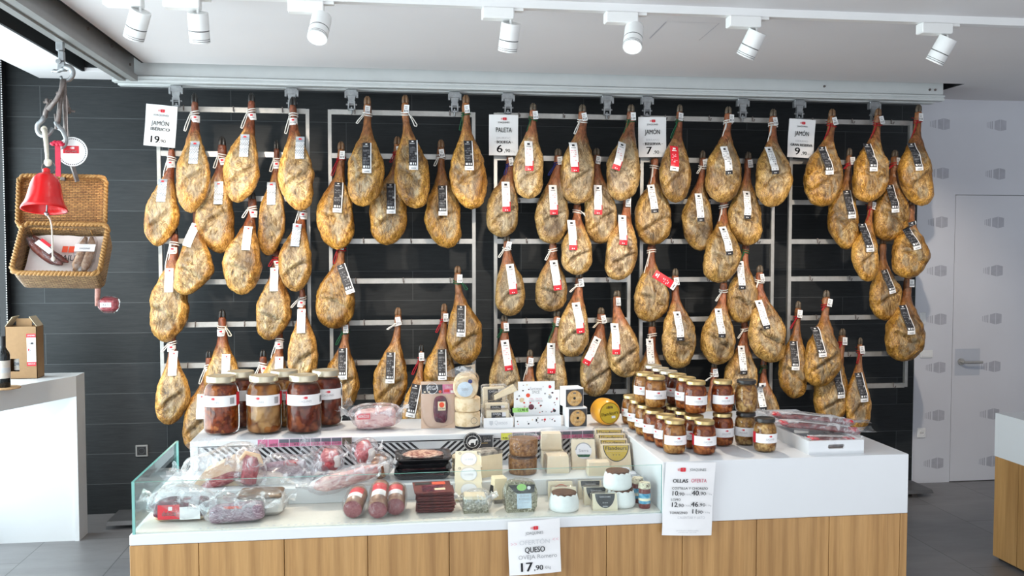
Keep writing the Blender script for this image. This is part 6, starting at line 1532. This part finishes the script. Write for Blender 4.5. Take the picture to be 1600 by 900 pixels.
# -- black trays of sliced meat
p = put(661, 752, STEP, .075); M['traypl'] = flat('black_tray', (0.012, 0.012, 0.014, 1), 0.22, var=.1)
for k in range(4):
    lab = 'top black tray with a fan of sliced ham under film' if k == 3 else '%s black tray from the bottom of the sliced ham stack' % ORD[k]
    s = thing('ham_tray', lab, 'meat tray', p + Vector((.004 * (k % 2) - .004 * (k == 2), .003 * k, .001 + .0192 * k)), (R(5) if k == 3 else 0, 0, R((-2, 2, -1, 1)[k])), 'black sliced ham trays')
    A_ = rrect(.196, .13, .022); n = len(A_); mb = MB()
    vs = [(x * .86, y * .84, 0) for x, y in A_] + [(x, y, .0155) for x, y in A_] + [(x * .95, y * .93, .0165) for x, y in A_] + [(x * .84, y * .80, .011) for x, y in A_]
    fs = [tuple(range(n - 1, -1, -1)), tuple(range(3 * n, 4 * n))]
    for i in range(3):
        for q_ in range(n): fs.append((i * n + q_, i * n + (q_ + 1) % n, (i + 1) * n + (q_ + 1) % n, (i + 1) * n + q_))
    mb.add(vs, fs); mb.build('tray', 'traypl', s, True)
    if k == 3:
        mb = MB(); mb.blob(.072, .046, .006, 28, 8, 1, .08, 60, 2, 0, Matrix.Translation((-.002, .004, .017))); mb.build('sliced_ham', speckle('ham_fan', [(0.09, 0.016, 0.014, 1), (0.24, 0.06, 0.05, 1), (0.66, 0.44, 0.32, 1), (0.74, 0.56, 0.42, 1)], 34, .3, .3, (1, 2.2, 1), 3, 2.2), s, 2)
    else:
        mb = MB(); mb.box(-.075, .075, -.045, .045, .0115, .014, 0, None, .001); mb.build('sliced_ham', 'sliced', s)
    mb = MB(); mb.add([(x * .97, y * .96, .0212 if k == 3 else .0170) for x, y in A_], [tuple(range(n))]); mb.build('film', 'filmc', s)
# -- three cheese pieces with oval labels, stepped up the back
GW = 'cheese pieces with pale oval labels'
for (px, yw, z, lab, dt) in ((735, 3.035, DECK + .010, 'lowest of three stepped cheese pieces with an oval label', 1), (736, 3.080, STEP - .002, 'middle of three stepped cheese pieces with an oval label', 0), (738, 3.125, STEP + .040, 'highest of three stepped cheese pieces with an oval label', -1)):
    q0 = PZ(735, 765, STEP); m_ = mpp(q0)
    s = thing('cheese_piece', lab, 'cheese', (q0.x + (px - 735) * m_, yw, z), (R(-38), 0, 0), GW)
    w, h = .094, .064
    mb = MB(); mb.prism([(-w / 2, 0), (w / 2, 0), (w * .48, h), (-w * .46, h)], 0, .032, 'y'); fixnormals(mb.build('cheese', 'cheesew', s))
    mb = MB(); disc(mb, .002, h * .5, .029, -.0008, 0, 30, .8); ring(mb, .002, h * .5, .0265, .0278, -.0012, 1); addtext(mb, 'La oveja', .002, h * .50, .010, -.0014, 1, 0, .03); ring(mb, -.028, h * .86 if dt < 1 else h * .12, .003, .0042, -.0012, 2)
    mb.build('oval_label', ['paper', 'paleink', 'hoofg'], s)
q0 = PZ(735, 765, STEP); s = thing('support_stack', 'wrapped cheese blocks hidden behind the oval-labelled pieces, holding them up', 'cheese', (q0.x, 3.18, STEP))
mb = MB(); mb.box(-.042, .042, .0, .09, 0, .030, 0, None, .006); mb.build('lower_block', 'cheese', s); mb = MB(); mb.box(-.042, .042, .03, .09, .0305, .060, 0, None, .006); mb.build('upper_block', 'cheese', s)
# round black badge and black card leaning at the grille
o = PY(738, 690, YL - .035); s = thing('round_badge', 'round black and white cheese badge with an animal, leaning at the grille', 'sign', o)
mb = MB(); rb = .034; mb.lathe([(.001, .002), (rb, .002), (rb, -.002), (.001, -.002)], 40, 0, Matrix.Rotation(R(90), 4, 'X'), False); mb.build('badge', 'ink', s)
mb = MB(); ring(mb, 0, 0, rb * .93, rb * .97, -.0028, 0); ring(mb, 0, 0, rb * .60, rb * .64, -.0028, 0); arctext(mb, 'LA ANTIGUA', 0, 0, rb * .78, 190, -10, .0115, -.003, 0)
face(mb, [(-.016, -.004), (-.010, .006), (-.002, .010), (.010, .009), (.018, .012), (.019, .006), (.013, .003), (.011, -.012), (.007, -.012), (.006, -.004), (-.006, -.004), (-.007, -.012), (-.011, -.012)], -.003, 0); mb.build('print', 'paper', s)
o = PY(757, 690, YL - .012); s = thing('black_card', 'black product card with white lettering behind the stepped cheese pieces', 'sign', o)
mb = MB(); mb.box(-.03, .034, -.002, .002, -.03, .024); mb.build('card', 'boxdark', s); mb = MB(); addtext(mb, 'KIRA', .006, .014, .012, -.0026, 0, .01, .022); addtext(mb, 'QUESO', .010, .004, .007, -.0026, 0, .0, .026); rect(mb, .031, .0325, -.028, .022, -.0026, 0); rect(mb, -.012, .012, -.006, -.004, -.0026, 1); mb.build('print', ['paper', 'gold'], s)
# wedge with dark rind
p = put(775, 746, STEP, .02); M['darkrind'] = speckle('grey_rind', [(0.10, 0.09, 0.08, 1), (0.28, 0.25, 0.21, 1), (0.5, 0.45, 0.38, 1)], 50, .6, .3)
s = thing('cheese_wedge', 'large cheese wedge with a dark grey rind on top and a black corner label', 'cheese', p, (0, 0, R(26)))
mb = MB(); mb.prism([(-.058, 0), (.030, 0), (.044, .05), (.0, .075), (-.05, .07)], 0, .078, 'z'); fixnormals(mb.build('cheese', 'cheese', s)); mb = MB(); mb.prism([(-.059, -.001), (.031, -.001), (.045, .05), (.0, .076), (-.051, .071)], .078, .088, 'z'); fixnormals(mb.build('rind', 'darkrind', s))
mb = MB(); mb.prism([(.010, .002), (.029, .002), (.042, .045), (.02, .04)], .0884, .0894, 'z'); mb.build('corner_label', 'hoofk', s)
# two round brown packs
M['figcake'] = speckle('brown_nut_cake', [(0.12, 0.045, 0.014, 1), (0.28, 0.13, 0.045, 1), (0.42, 0.24, 0.10, 1)], 110, .45, .4)
p = put(820, 744, STEP, .052)
for k in range(2):
    s = thing('nut_cake', 'upper round brown nut cake in a clear tub, on top of its twin' if k else 'lower round brown nut cake in a clear tub, under its twin', 'cake', p + Vector((.003 * k, 0, .0675 * k + .001)), (0, 0, 0), 'round brown nut cakes')
    mb = MB(); mb.lathe([(.001, 0), (.047, 0), (.050, .006), (.051, .05), (.048, .056), (.001, .056)], 34, 0, None, False); fixnormals(mb.build('cake', 'figcake', s, True))
    mb = MB(); mb.lathe([(.051, -.0004), (.0525, .058), (.055, .060), (.055, .064), (.050, .066), (.001, .0662)], 34, 0, None, False); mb.build('clear_tub', 'filmc', s, True)
    mb = MB(); mb.lathe([(.0553, .0585), (.0565, .061), (.0553, .0645)], 34, 0, None, False); mb.build('tub_rim', 'filmc', s, True)
# herb coated cheeses
M['herbs'] = speckle('dried_herbs', [(0.05, 0.05, 0.03, 1), (0.20, 0.18, 0.12, 1), (0.34, 0.31, 0.23, 1), (0.60, 0.57, 0.48, 1)], 150, .8, .6, (1, 1, 1), 2, 1.0)
p = put(815, 801, DECK, .004); s = thing('herb_cheese', 'tall rounded rosemary-coated cheese with a white label and a dark berry picture on top', 'cheese', p, (R(-8), 0, 0))
mb = MB(); mb.prism([(-.048, 0), (.040, 0), (.052, .018), (.053, .07), (.044, .092), (-.03, .10), (-.045, .09), (-.05, .06)], 0, .06, 'y'); fixnormals(mb.build('cheese', 'herbs', s))
mb = MB(); face(mb, [(-.042, .088), (.046, .088), (.044, .064), (.02, .058), (-.018, .062)], -.0012, 0); disc(mb, .002, .080, .016, -.0018, 1, 14, .7); disc(mb, .026, .078, .006, -.0018, 2, 10); rect(mb, -.014, .034, .012, .060, -.0018, 3); addtext(mb, 'QUESO', .01, .052, .007, -.0022, 4, 0, .03); addtext(mb, 'ROMERO', .01, .042, .006, -.0022, 4, 0, .034); rect(mb, -.008, .028, .030, .0305, -.0022, 4); mb.build('label', ['hoofk', 'taggreen', 'paper', 'paleblue', 'greyink'], s)
bag('film', .058, .036, .056, s, (0, .03, .052), 61, .10, 26, 'filmc', False)
p = put(745, 803, DECK, .006); s = thing('herb_cheese', 'small herb-crusted cheese wedge in a clear bag, left of the tall rosemary cheese', 'cheese', p)
mb = MB(); mb.prism([(-.042, 0), (.04, 0), (.034, .042), (-.04, .046)], .0, .06, 'y'); fixnormals(mb.build('cheese', 'herbs', s)); mb = MB(); mb.prism([(-.040, .047), (.034, .043), (.03, .054), (-.038, .056)], .0, .06, 'y'); fixnormals(mb.build('cut_side', 'cheese', s))
bag('bag', .055, .042, .036, s, (0, .032, .034), 63, .2, 20)
p = put(780, 788, DECK, .006); s = thing('cheese_wedge', 'slim upright cheese wedge with grey rind foot and a black side label', 'cheese', p, (0, 0, R(8)))
mb = MB(); mb.prism([(-.016, .014), (.026, .014), (.028, .085), (-.014, .085)], 0, .05, 'y'); fixnormals(mb.build('cheese', 'cheese', s)); mb = MB(); mb.prism([(-.016, 0), (.026, 0), (.026, .0138), (-.016, .0138)], 0, .05, 'y'); fixnormals(mb.build('rind', 'darkrind', s))
mb = MB(); mb.prism([(-.036, .026), (-.0185, .018), (-.0185, .062), (-.028, .066)], .002, .006, 'y'); fixnormals(mb.build('side_label', 'hoofk', s)); mb = MB(); rect(mb, -.028, -.024, .03, .045, .0014, 0); mb.build('label_print', 'paper', s)
# pale cheese blocks and wedges, right half
def block(px, py, z, w, h, d, rot, lab, mat='cheesew', deco=None, tilt=0, dy=0.0, grp=None, name='cheese_block', yfix=None):
    p = put(px, py, z, dy)
    if yfix: p = PY(px, py, yfix); p.z = z
    s = thing(name, lab, 'cheese', p, (R(-tilt), 0, R(rot)), grp)
    mb = MB(); mb.prism([(-w / 2, 0), (w / 2, 0), (w * .47, h), (-w * .47, h)], 0, d, 'y'); fixnormals(mb.build('cheese', mat, s))
    if deco:
        mb = MB(); ms = deco(mb, w, h); mb.build('label', ms, s)
    mb = MB(); mb.box(-w * .54, w * .56, -.003, d + .004, .0004, h + .006, 0, None, .004); mb.build('film', 'filmc', s, True)
    return s
def orange_arc(mb, w, h): ring(mb, 0, h * .35, w * .32, w * .36, -.0012, 0, 20, 160); addtext(mb, 'OVEJA', 0, h * .55, .008, -.0012, 0, 0, w * .4); return ['orangered']
def red_arc(mb, w, h): disc(mb, 0, h * .34, w * .40, -.0008, 0); ring(mb, 0, h * .34, w * .33, w * .39, -.0012, 1, 25, 155); addtext(mb, 'OVEJA', 0, h * .42, .009, -.0012, 2, 0, w * .4); return ['paper', 'red', 'greyink']
def green_round(mb, w, h):
    disc(mb, 0, h * .62, w * .34, -.0008, 0); ring(mb, 0, h * .62, w * .30, w * .34, -.0012, 1, 20, 175); face(mb, [(-w * .28, h * .62 - w * .16), (w * .28, h * .62 - w * .16), (w * .22, h * .62 - w * .27), (-w * .22, h * .62 - w * .27)], -.0012, 2); addtext(mb, 'Sierra', 0, h * .62, .012, -.0012, 1, 0, w * .40); return ['paper', 'greyink', 'ropeg']
GB2 = 'pale cheese blocks in the display'
block(862, 712, STEP + .055, .076, .062, .05, -4, 'pale cheese block on top of another at the back, right of the nut cakes', deco=None, yfix=3.285, grp=GB2)
block(866, 748, STEP, .084, .054, .09, -4, 'pale cheese block under the back one, with an orange arc label', 'cheesew', orange_arc, yfix=3.24, grp=GB2)
block(872, 756, STEP, .080, .062, .06, -3, 'plain pale cheese block standing at the edge of the shelf step', yfix=3.16, grp=GB2)
block(877, 782, DECK, .085, .060, .045, -4, 'pale cheese block with faint orange print just below the shelf step', 'cheesew', orange_arc, yfix=3.02, tilt=12, grp=GB2)
block(883, 794, DECK, .082, .058, .035, -3, 'pale cheese block with a round red-arc label behind the brown-topped cheese', 'cheesew', red_arc, yfix=2.958, tilt=14, grp=GB2)
block(913, 742, STEP, .088, .112, .04, -6, 'tall pale cheese wedge with a round green and white label', 'cheesew', green_round, yfix=3.20, tilt=24, grp=GB2)
block(936, 764, STEP, .078, .048, .05, -4, 'low pale cheese block in front of the yellow-labelled wedges', 'cheesew', None, yfix=3.105, grp=GB2)
def yellow_half(mb, w, h):
    n = 20; c = (0, h * .93)
    face(mb, [(c[0] + w * .44 * math.cos(PI + PI * k / n), c[1] + h * .60 * math.sin(PI + PI * k / n)) for k in range(n + 1)], -.0008, 1)
    face(mb, [(c[0] + w * .41 * math.cos(PI + PI * k / n), c[1] - .001 + h * .56 * math.sin(PI + PI * k / n)) for k in range(n + 1)], -.0012, 0)
    addtext(mb, 'Flandeurs', 0, h * .82, .015, -.0016, 1, .01, w * .72); addtext(mb, '* * *', 0, h * .55, .012, -.0016, 1, 0, w * .26); rect(mb, -w * .33, w * .33, h * .71, h * .72, -.0016, 2); return ['yellowlab', 'hoofk', 'cardin']
GY = 'cheese wedges with yellow half-round labels'
for k, (lab, px) in enumerate((('frontmost cheese wedge with a mustard yellow half-round label', 964), ('second of the yellow-labelled cheese wedges from the front', 960), ('third of the yellow-labelled cheese wedges from the front', 957), ('rearmost of the yellow-labelled cheese wedges', 953))):
    block(px, 735, STEP + .012 * k, .108, .098, .026, -6, lab, 'cheese', yellow_half, 20, yfix=3.17 + .034 * k, grp=GY, name='cheese_wedge')
# brown-topped soft cheeses in white cloth
M['cloth'] = flat('white_wrap', (0.78, 0.78, 0.77, 1), 0.7, var=.05, vs=60, bmp=.4); M['torta'] = speckle('brown_torta_top', [(0.05, 0.018, 0.010, 1), (0.11, 0.045, 0.022, 1), (0.2, 0.09, 0.05, 1)], 50, .6, .2)
def torta(loc, lab, rr=.049):
    s = thing('soft_cheese', lab, 'cheese', loc, (0, 0, 0), 'soft cheeses with brown tops'); mb = MB()
    vs = []; n = 48; prof = [(.90, 0), (1.0, .006), (1.02, .018), (.97, .036), (.90, .050), (.83, .056), (.78, .0565)]
    for a, z in prof:
        for k in range(n):
            th = 2 * PI * k / n; q = 1 + .018 * math.sin(th * 12 + 3 * z * 40) * (0.4 + z * 14); vs.append((rr * a * q * math.cos(th), rr * a * q * math.sin(th), z))
    fs = [tuple(range(n - 1, -1, -1))]
    for i in range(len(prof) - 1):
        for k in range(n): fs.append((i * n + k, i * n + (k + 1) % n, (i + 1) * n + (k + 1) % n, (i + 1) * n + k))
    mb.add(vs, fs); mb.build('wrap', 'cloth', s, 2)
    mb = MB(); mb.lathe([(rr * .86, .052), (rr * .82, .0592), (.001, .0600)], 36, 0, None, False); mb.build('top', 'torta', s, True)
p = put(888, 806, DECK, .052); p.y = max(p.y, 2.906); torta(p, 'soft cheese with a brown top in white wrap, standing alone at the display front')
p = put(977, 797, DECK, .054); torta(p, 'lower brown-topped soft cheese of the stack of two', .047); torta(p + Vector((-.012, .004, .0598)), 'upper brown-topped soft cheese of the stack of two', .047)
# half-round cheeses with black labels
def black_half(mb, w, h):
    n = 20; c = (0, h * .97)
    face(mb, [(c[0] + w * .40 * math.cos(PI + PI * k / n), c[1] + h * .82 * math.sin(PI + PI * k / n)) for k in range(n + 1)], -.0012, 0)
    addtext(mb, 'Curado de cabra', 0, h * .80, .006, -.0016, 1, 0, w * .44); addtext(mb, '* * *', 0, h * .42, .008, -.0016, 1, 0, w * .2); addtext(mb, 'queso', 0, h * .26, .006, -.0016, 1, 0, w * .2); return ['ink', 'paper']
GK = 'cheese portions with black half-round labels'
for k, (px, py, yf, lab) in enumerate(((946, 801, 2.872, 'front cheese portion with a black half-round label'), (932, 790, 2.94, 'middle cheese portion with a black half-round label'), (923, 778, 3.01, 'rear cheese portion with a black half-round label'))):
    block(px, py, DECK, .082, .056 + .004 * k, .03, -5, lab, 'cheesew', black_half, 16, yfix=yf, grp=GK, name='cheese_portion')
# small jars with patterned tops along the glass wall
M['jam'] = flat('dark_red_preserve', (0.16, 0.03, 0.03, 1), 0.3, var=.2, vs=60); M['bluelab'] = speckle('blue_label', [(0.03, 0.16, 0.30, 1), (0.08, 0.32, 0.50, 1), (0.5, 0.6, 0.62, 1)], 60, .5, 0); M['cloth_top'] = speckle('patterned_cloth', [(0.62, 0.52, 0.34, 1), (0.74, 0.68, 0.52, 1), (0.20, 0.13, 0.10, 1)], 90, .7, .1); M['blue_top'] = speckle('blue_patterned_cloth', [(0.05, 0.06, 0.12, 1), (0.62, 0.62, 0.66, 1), (0.70, 0.70, 0.72, 1)], 90, .7, .1)
for k in range(4):
    p = Vector((.838 - .005 * k, 2.892 + .066 * k, DECK)); rr = .0195
    s = thing('preserve_jar', ('front small preserve jar with a blue label beside the white block', 'second small preserve jar from the front beside the white block', 'third small preserve jar from the front, with a blue-white top', 'rearmost small preserve jar with a blue-white top')[k], 'jar', p, group='small preserve jars')
    mb = MB(); mb.lathe([(.001, 0), (rr * .92, 0), (rr, .004), (rr, .066), (rr * .86, .074), (.001, .075)], 22, 0, None, False); fixnormals(mb.build('jar_body', 'jam', s, True))
    mb = MB(); mb.lathe([(rr * 1.012, .016), (rr * 1.012, .05)], 22, 0, None, False); mb.lathe([(rr * 1.02, .026), (rr * 1.02, .034)], 22, 1, None, False); mb.build('label', ['bluelab', 'cheesew'], s, True)
    mb = MB(); mb.lathe([(rr * 1.10, .066), (rr * 1.0, .078), (rr * .92, .084), (.001, .0855)], 22, 0, None, False); mb.build('cloth_cap', 'cloth_top' if k < 2 else 'blue_top', s, True)

# ================================================================ WHITE TRAY WITH LONG SAUSAGE PACKS
tx0, tx1, ty0, ty1 = 1.396, 1.594, 2.862, 3.13
o = Vector(((tx0 + tx1) / 2, (ty0 + ty1) / 2, TOP)); s = thing('serving_tray', 'white wooden tray with a cut-out handle on the white block', 'tray', o)
hw, hd, hh = (tx1 - tx0) / 2, (ty1 - ty0) / 2, .046
mb = MB(); mb.box(-hw, hw, -hd, hd, 0, .006)
for sy in (-1, 1):
    ya, yb = (-hd, -hd + .009) if sy < 0 else (hd - .009, hd)
    mb.box(-hw, -.034, ya, yb, .006, hh); mb.box(.034, hw, ya, yb, .006, hh); mb.box(-.034, .034, ya, yb, .006, .018); mb.box(-.034, .034, ya, yb, .033, hh)
    for sx in (-1, 1): mb.prism([(sx * .034, .018), (sx * .034, .033), (sx * .027, .033), (sx * .0305, .0255), (sx * .027, .018)], ya + .0002, yb - .0002, 'y')
for sx in (-1, 1):
    xa, xb = (-hw, -hw + .009) if sx < 0 else (hw - .009, hw); mb.box(xa, xb, -hd + .009, hd - .009, .006, hh)
mb.build('tray', 'whitecounter', s)
M['longred'] = speckle('long_red_sausage', [(0.09, 0.006, 0.010, 1), (0.19, 0.016, 0.018, 1), (0.36, 0.09, 0.06, 1)], 46, .3, .2)
for (cx, cy_, cz, ln, ry, rz, lab, sd_) in ((o.x + .005, o.y - .085, TOP + .034, .16, 3, 4, 'red sausage pack lying inside the tray behind its handle side', 71), (o.x + .01, o.y + .02, TOP + .058, .29, 5, -12, 'long red sausage pack resting across the tray rim', 72), (o.x + .02, o.y + .09, TOP + .075, .30, 4, -16, 'rearmost long red sausage pack on top of the tray', 73)):
    s = thing('sausage_pack', lab, 'sausage pack', (cx, cy_, cz), (0, R(ry), R(rz)), 'long sausage packs in the tray')
    for dy in (-.018, .0, .018):
        mb = MB(); mb.tube([(-ln * .44, dy * .6, 0), (-ln * .38, dy, .001), (-.02, dy + .003, .003), (ln * .36, dy, .001), (ln * .42, dy * .6, 0)], [.003, .0075, .0085, .0075, .003], 10); mb.build('sausage', 'longred', s, 2)
    for sx in (-1, 1):
        mb = MB(); mb.box(sx * ln * .42 - .015, sx * ln * .42 + .015, -.022, .022, .002, .013, 0, None, .004); addtext(mb, 'J', sx * ln * .42, 0, .018, -.0138, 1, .01, None, 0, XZ); mb.build('end_label', ['red', 'paper'], s)
    mb = MB(); mb.box(-ln * .45, ln * .40, .016, .034, .0115, .0128); mb.build('paper_strip', 'paper', s)
    bag('bag', ln * .50, .046, .018, s, (0, 0, .004), sd_, .22, 20, 'film', True)

# ================================================================ PAPER SIGNS
def sign(label, corners, Y, lines, lg=(0, .40, .22), name='price_sign', grp=None, notch=False, lift=0.0):
    tl, tr, br, bl = [PY(x, y, Y) for x, y in corners]
    c = (tl + tr + br + bl) / 4; w = ((tr - tl).length + (br - bl).length) / 2; h = ((tl - bl).length + (tr - br).length) / 2
    t = math.atan2((tr - tl).z, (tr - tl).x)
    s = thing(name, label, 'sign', c, (R(lift), -t, 0), grp)
    k = MB(); vs = []; fs = []; NXX, NZZ = 6, 8
    sh = (tl.x + tr.x - bl.x - br.x) / 2 / h
    def bend(u, v): return -.004 * math.sin(PI * u) * 1.0 - .003 * math.cos(2 * PI * v)
    for j in range(NZZ + 1):
        for i in range(NXX + 1): u, v = i / NXX, j / NZZ; vs.append(((u - .5) * w, bend(u, v), (v - .5) * h))
    n_ = len(vs); vs += [(a, b + .0006, q) for a, b, q in vs]
    for j in range(NZZ):
        for i in range(NXX):
            a = j * (NXX + 1) + i; f = (a, a + 1, a + NXX + 2, a + NXX + 1); fs.append(f); fs.append(tuple(n_ + q for q in f[::-1]))
    k.add(vs, fs); k.build('sheet', 'paper', s, 2)
    inks = ['ink', 'greyink', 'paleink', 'pinkink', 'palepink', 'red']
    k = MB()
    for (txt, x_, z_, sz, mi, bold, wd, *rt) in lines: addtext(k, txt, x_ * w, z_ * h, sz * h, -.0078, mi, bold, wd * w if wd else None, rt[0] if rt else 0)
    k.build('lettering', inks, s)
    k = MB(); logo(k, lg[0] * w, lg[1] * h, lg[2] * w, -.0078, 5); k.build('logo', inks, s)
    return s
YS = YR - .06
def hungsign(label, corners, l1, l2, l3, price, wide=.6):
    return sign(label, corners, YS - .03, [('JOAQUINES', 0, .31, .045, 1, .005, .40), (l1, 0, .12, .13, 0, .008, .54), (l2, 0, -.075, .06, 2, 0, .48), (l3, 0, -.175, .075, 0, .035, wide), (price[0], -.14, -.345, .21, 0, .02, .16 * len(price[0]) + .03), (',' + price[1], .12, -.385, .095, 0, .008, .20), ('€/kg', .32, -.40, .05, 2, 0, .14)], (0, .40, .20), grp='price signs hung on the racks')
s = sign('white price sign at the top of the leftmost rack, reading 19,90', [(229, 162), (279, 167), (272, 231), (224, 227)], YS - .03, [('JOAQUINES', 0, .25, .05, 1, .005, .50), ('JAMÓN', 0, .05, .12, 0, .008, .56), ('IBÉRICO', 0, -.09, .085, 0, .035, .60), ('DE CEBO', 0, -.175, .05, 2, 0, .38), ('19', -.17, -.345, .19, 0, .02, .27), (',90', .10, -.37, .09, 0, .008, .2), ('€/kg', .30, -.385, .05, 2, 0, .14)], (0, .36, .22), grp='price signs hung on the racks')
hungsign('white price sign at the top of the middle rack, reading 6,90', [(763, 179), (809, 180), (810, 243), (765, 243)], 'PALETA', 'DUROC', '· BODEGA ·', ('6', '90'))
hungsign('white price sign at the top of the fourth rack, reading 7,90', [(996, 183), (1040, 183), (1042, 245), (999, 246)], 'JAMÓN', 'SERRANO', '· RESERVA ·', ('7', '90'), .7)
hungsign('white price sign at the top of the rightmost rack, reading 9,90', [(1232, 185), (1274, 188), (1271, 248), (1231, 245)], 'JAMÓN', 'SERRANO', 'GRAN RESERVA', ('9', '90'), .82)
sign('white offer sheet with stew prices taped to the white block', [(1036, 721), (1113, 722), (1116, 835), (1038, 837)], Y0 - .022, [('JOAQUINES', .14, .40, .04, 1, .006, .33), ('OLLAS', -.20, .245, .055, 0, .035, .30), ('OFERTA', .17, .25, .055, 3, .006, .31), ('COSTILLA Y CHORIZO', .0, .145, .034, 0, .02, .72), ('10', -.30, .075, .07, 0, .02, .11), (',90', -.17, .065, .05, 0, .005, .12), ('€ /0,5kg', -.035, .062, .022, 1, 0, .15), ('40', .115, .08, .075, 0, .02, .14), (',90', .26, .075, .05, 0, .005, .13), ('€ /2kg', .39, .07, .022, 1, 0, .12), ('LOMO', -.27, -.01, .034, 0, .02, .19), ('12', -.30, -.08, .07, 0, .02, .11), (',90', -.17, -.09, .05, 0, .005, .12), ('€ /0,5kg', -.035, -.092, .022, 1, 0, .15), ('46', .115, -.075, .075, 0, .02, .14), (',90', .26, -.08, .05, 0, .005, .13), ('€ /2kg', .39, -.085, .022, 1, 0, .12), ('TORREZNO', -.20, -.19, .036, 0, .02, .36), ('11', .12, -.17, .07, 0, .02, .08), (',90', .22, -.18, .05, 0, .005, .12), ('€ /0,3kg', .36, -.182, .022, 1, 0, .14), ('CALENTAR Y LISTO', .06, -.255, .04, 2, 0, .55), ('producto elaborado', .0, -.43, .02, 2, 0, .44), ('conservar en frio', .0, -.455, .02, 2, 0, .36)], (-.19, .40, .17), name='offer_sheet', lift=1.2)
sign('white cheese offer sheet stuck to the oak front, reading 17,90', [(792, 815), (873, 809), (878, 892), (797, 900)], Y0 - .022, [('JOAQUINES', -.0, .265, .06, 1, .005, .34), ('OFERTÓN', .0, .095, .09, 2, .0, .58), ('QUESO', .0, -.045, .115, 0, .022, .38), ('OVEJA Romero', .05, -.175, .085, 1, .0, .74), ('17', -.19, -.365, .19, 0, .025, .22), (',90', .06, -.385, .105, 0, .015, .17), ('€/kg', .24, -.39, .06, 1, 0, .11), ('>>', -.40, .08, .08, 4, 0, .12), ('<<', .40, .12, .08, 4, 0, .12)], (0, .36, .15), name='offer_sheet', lift=0.8)
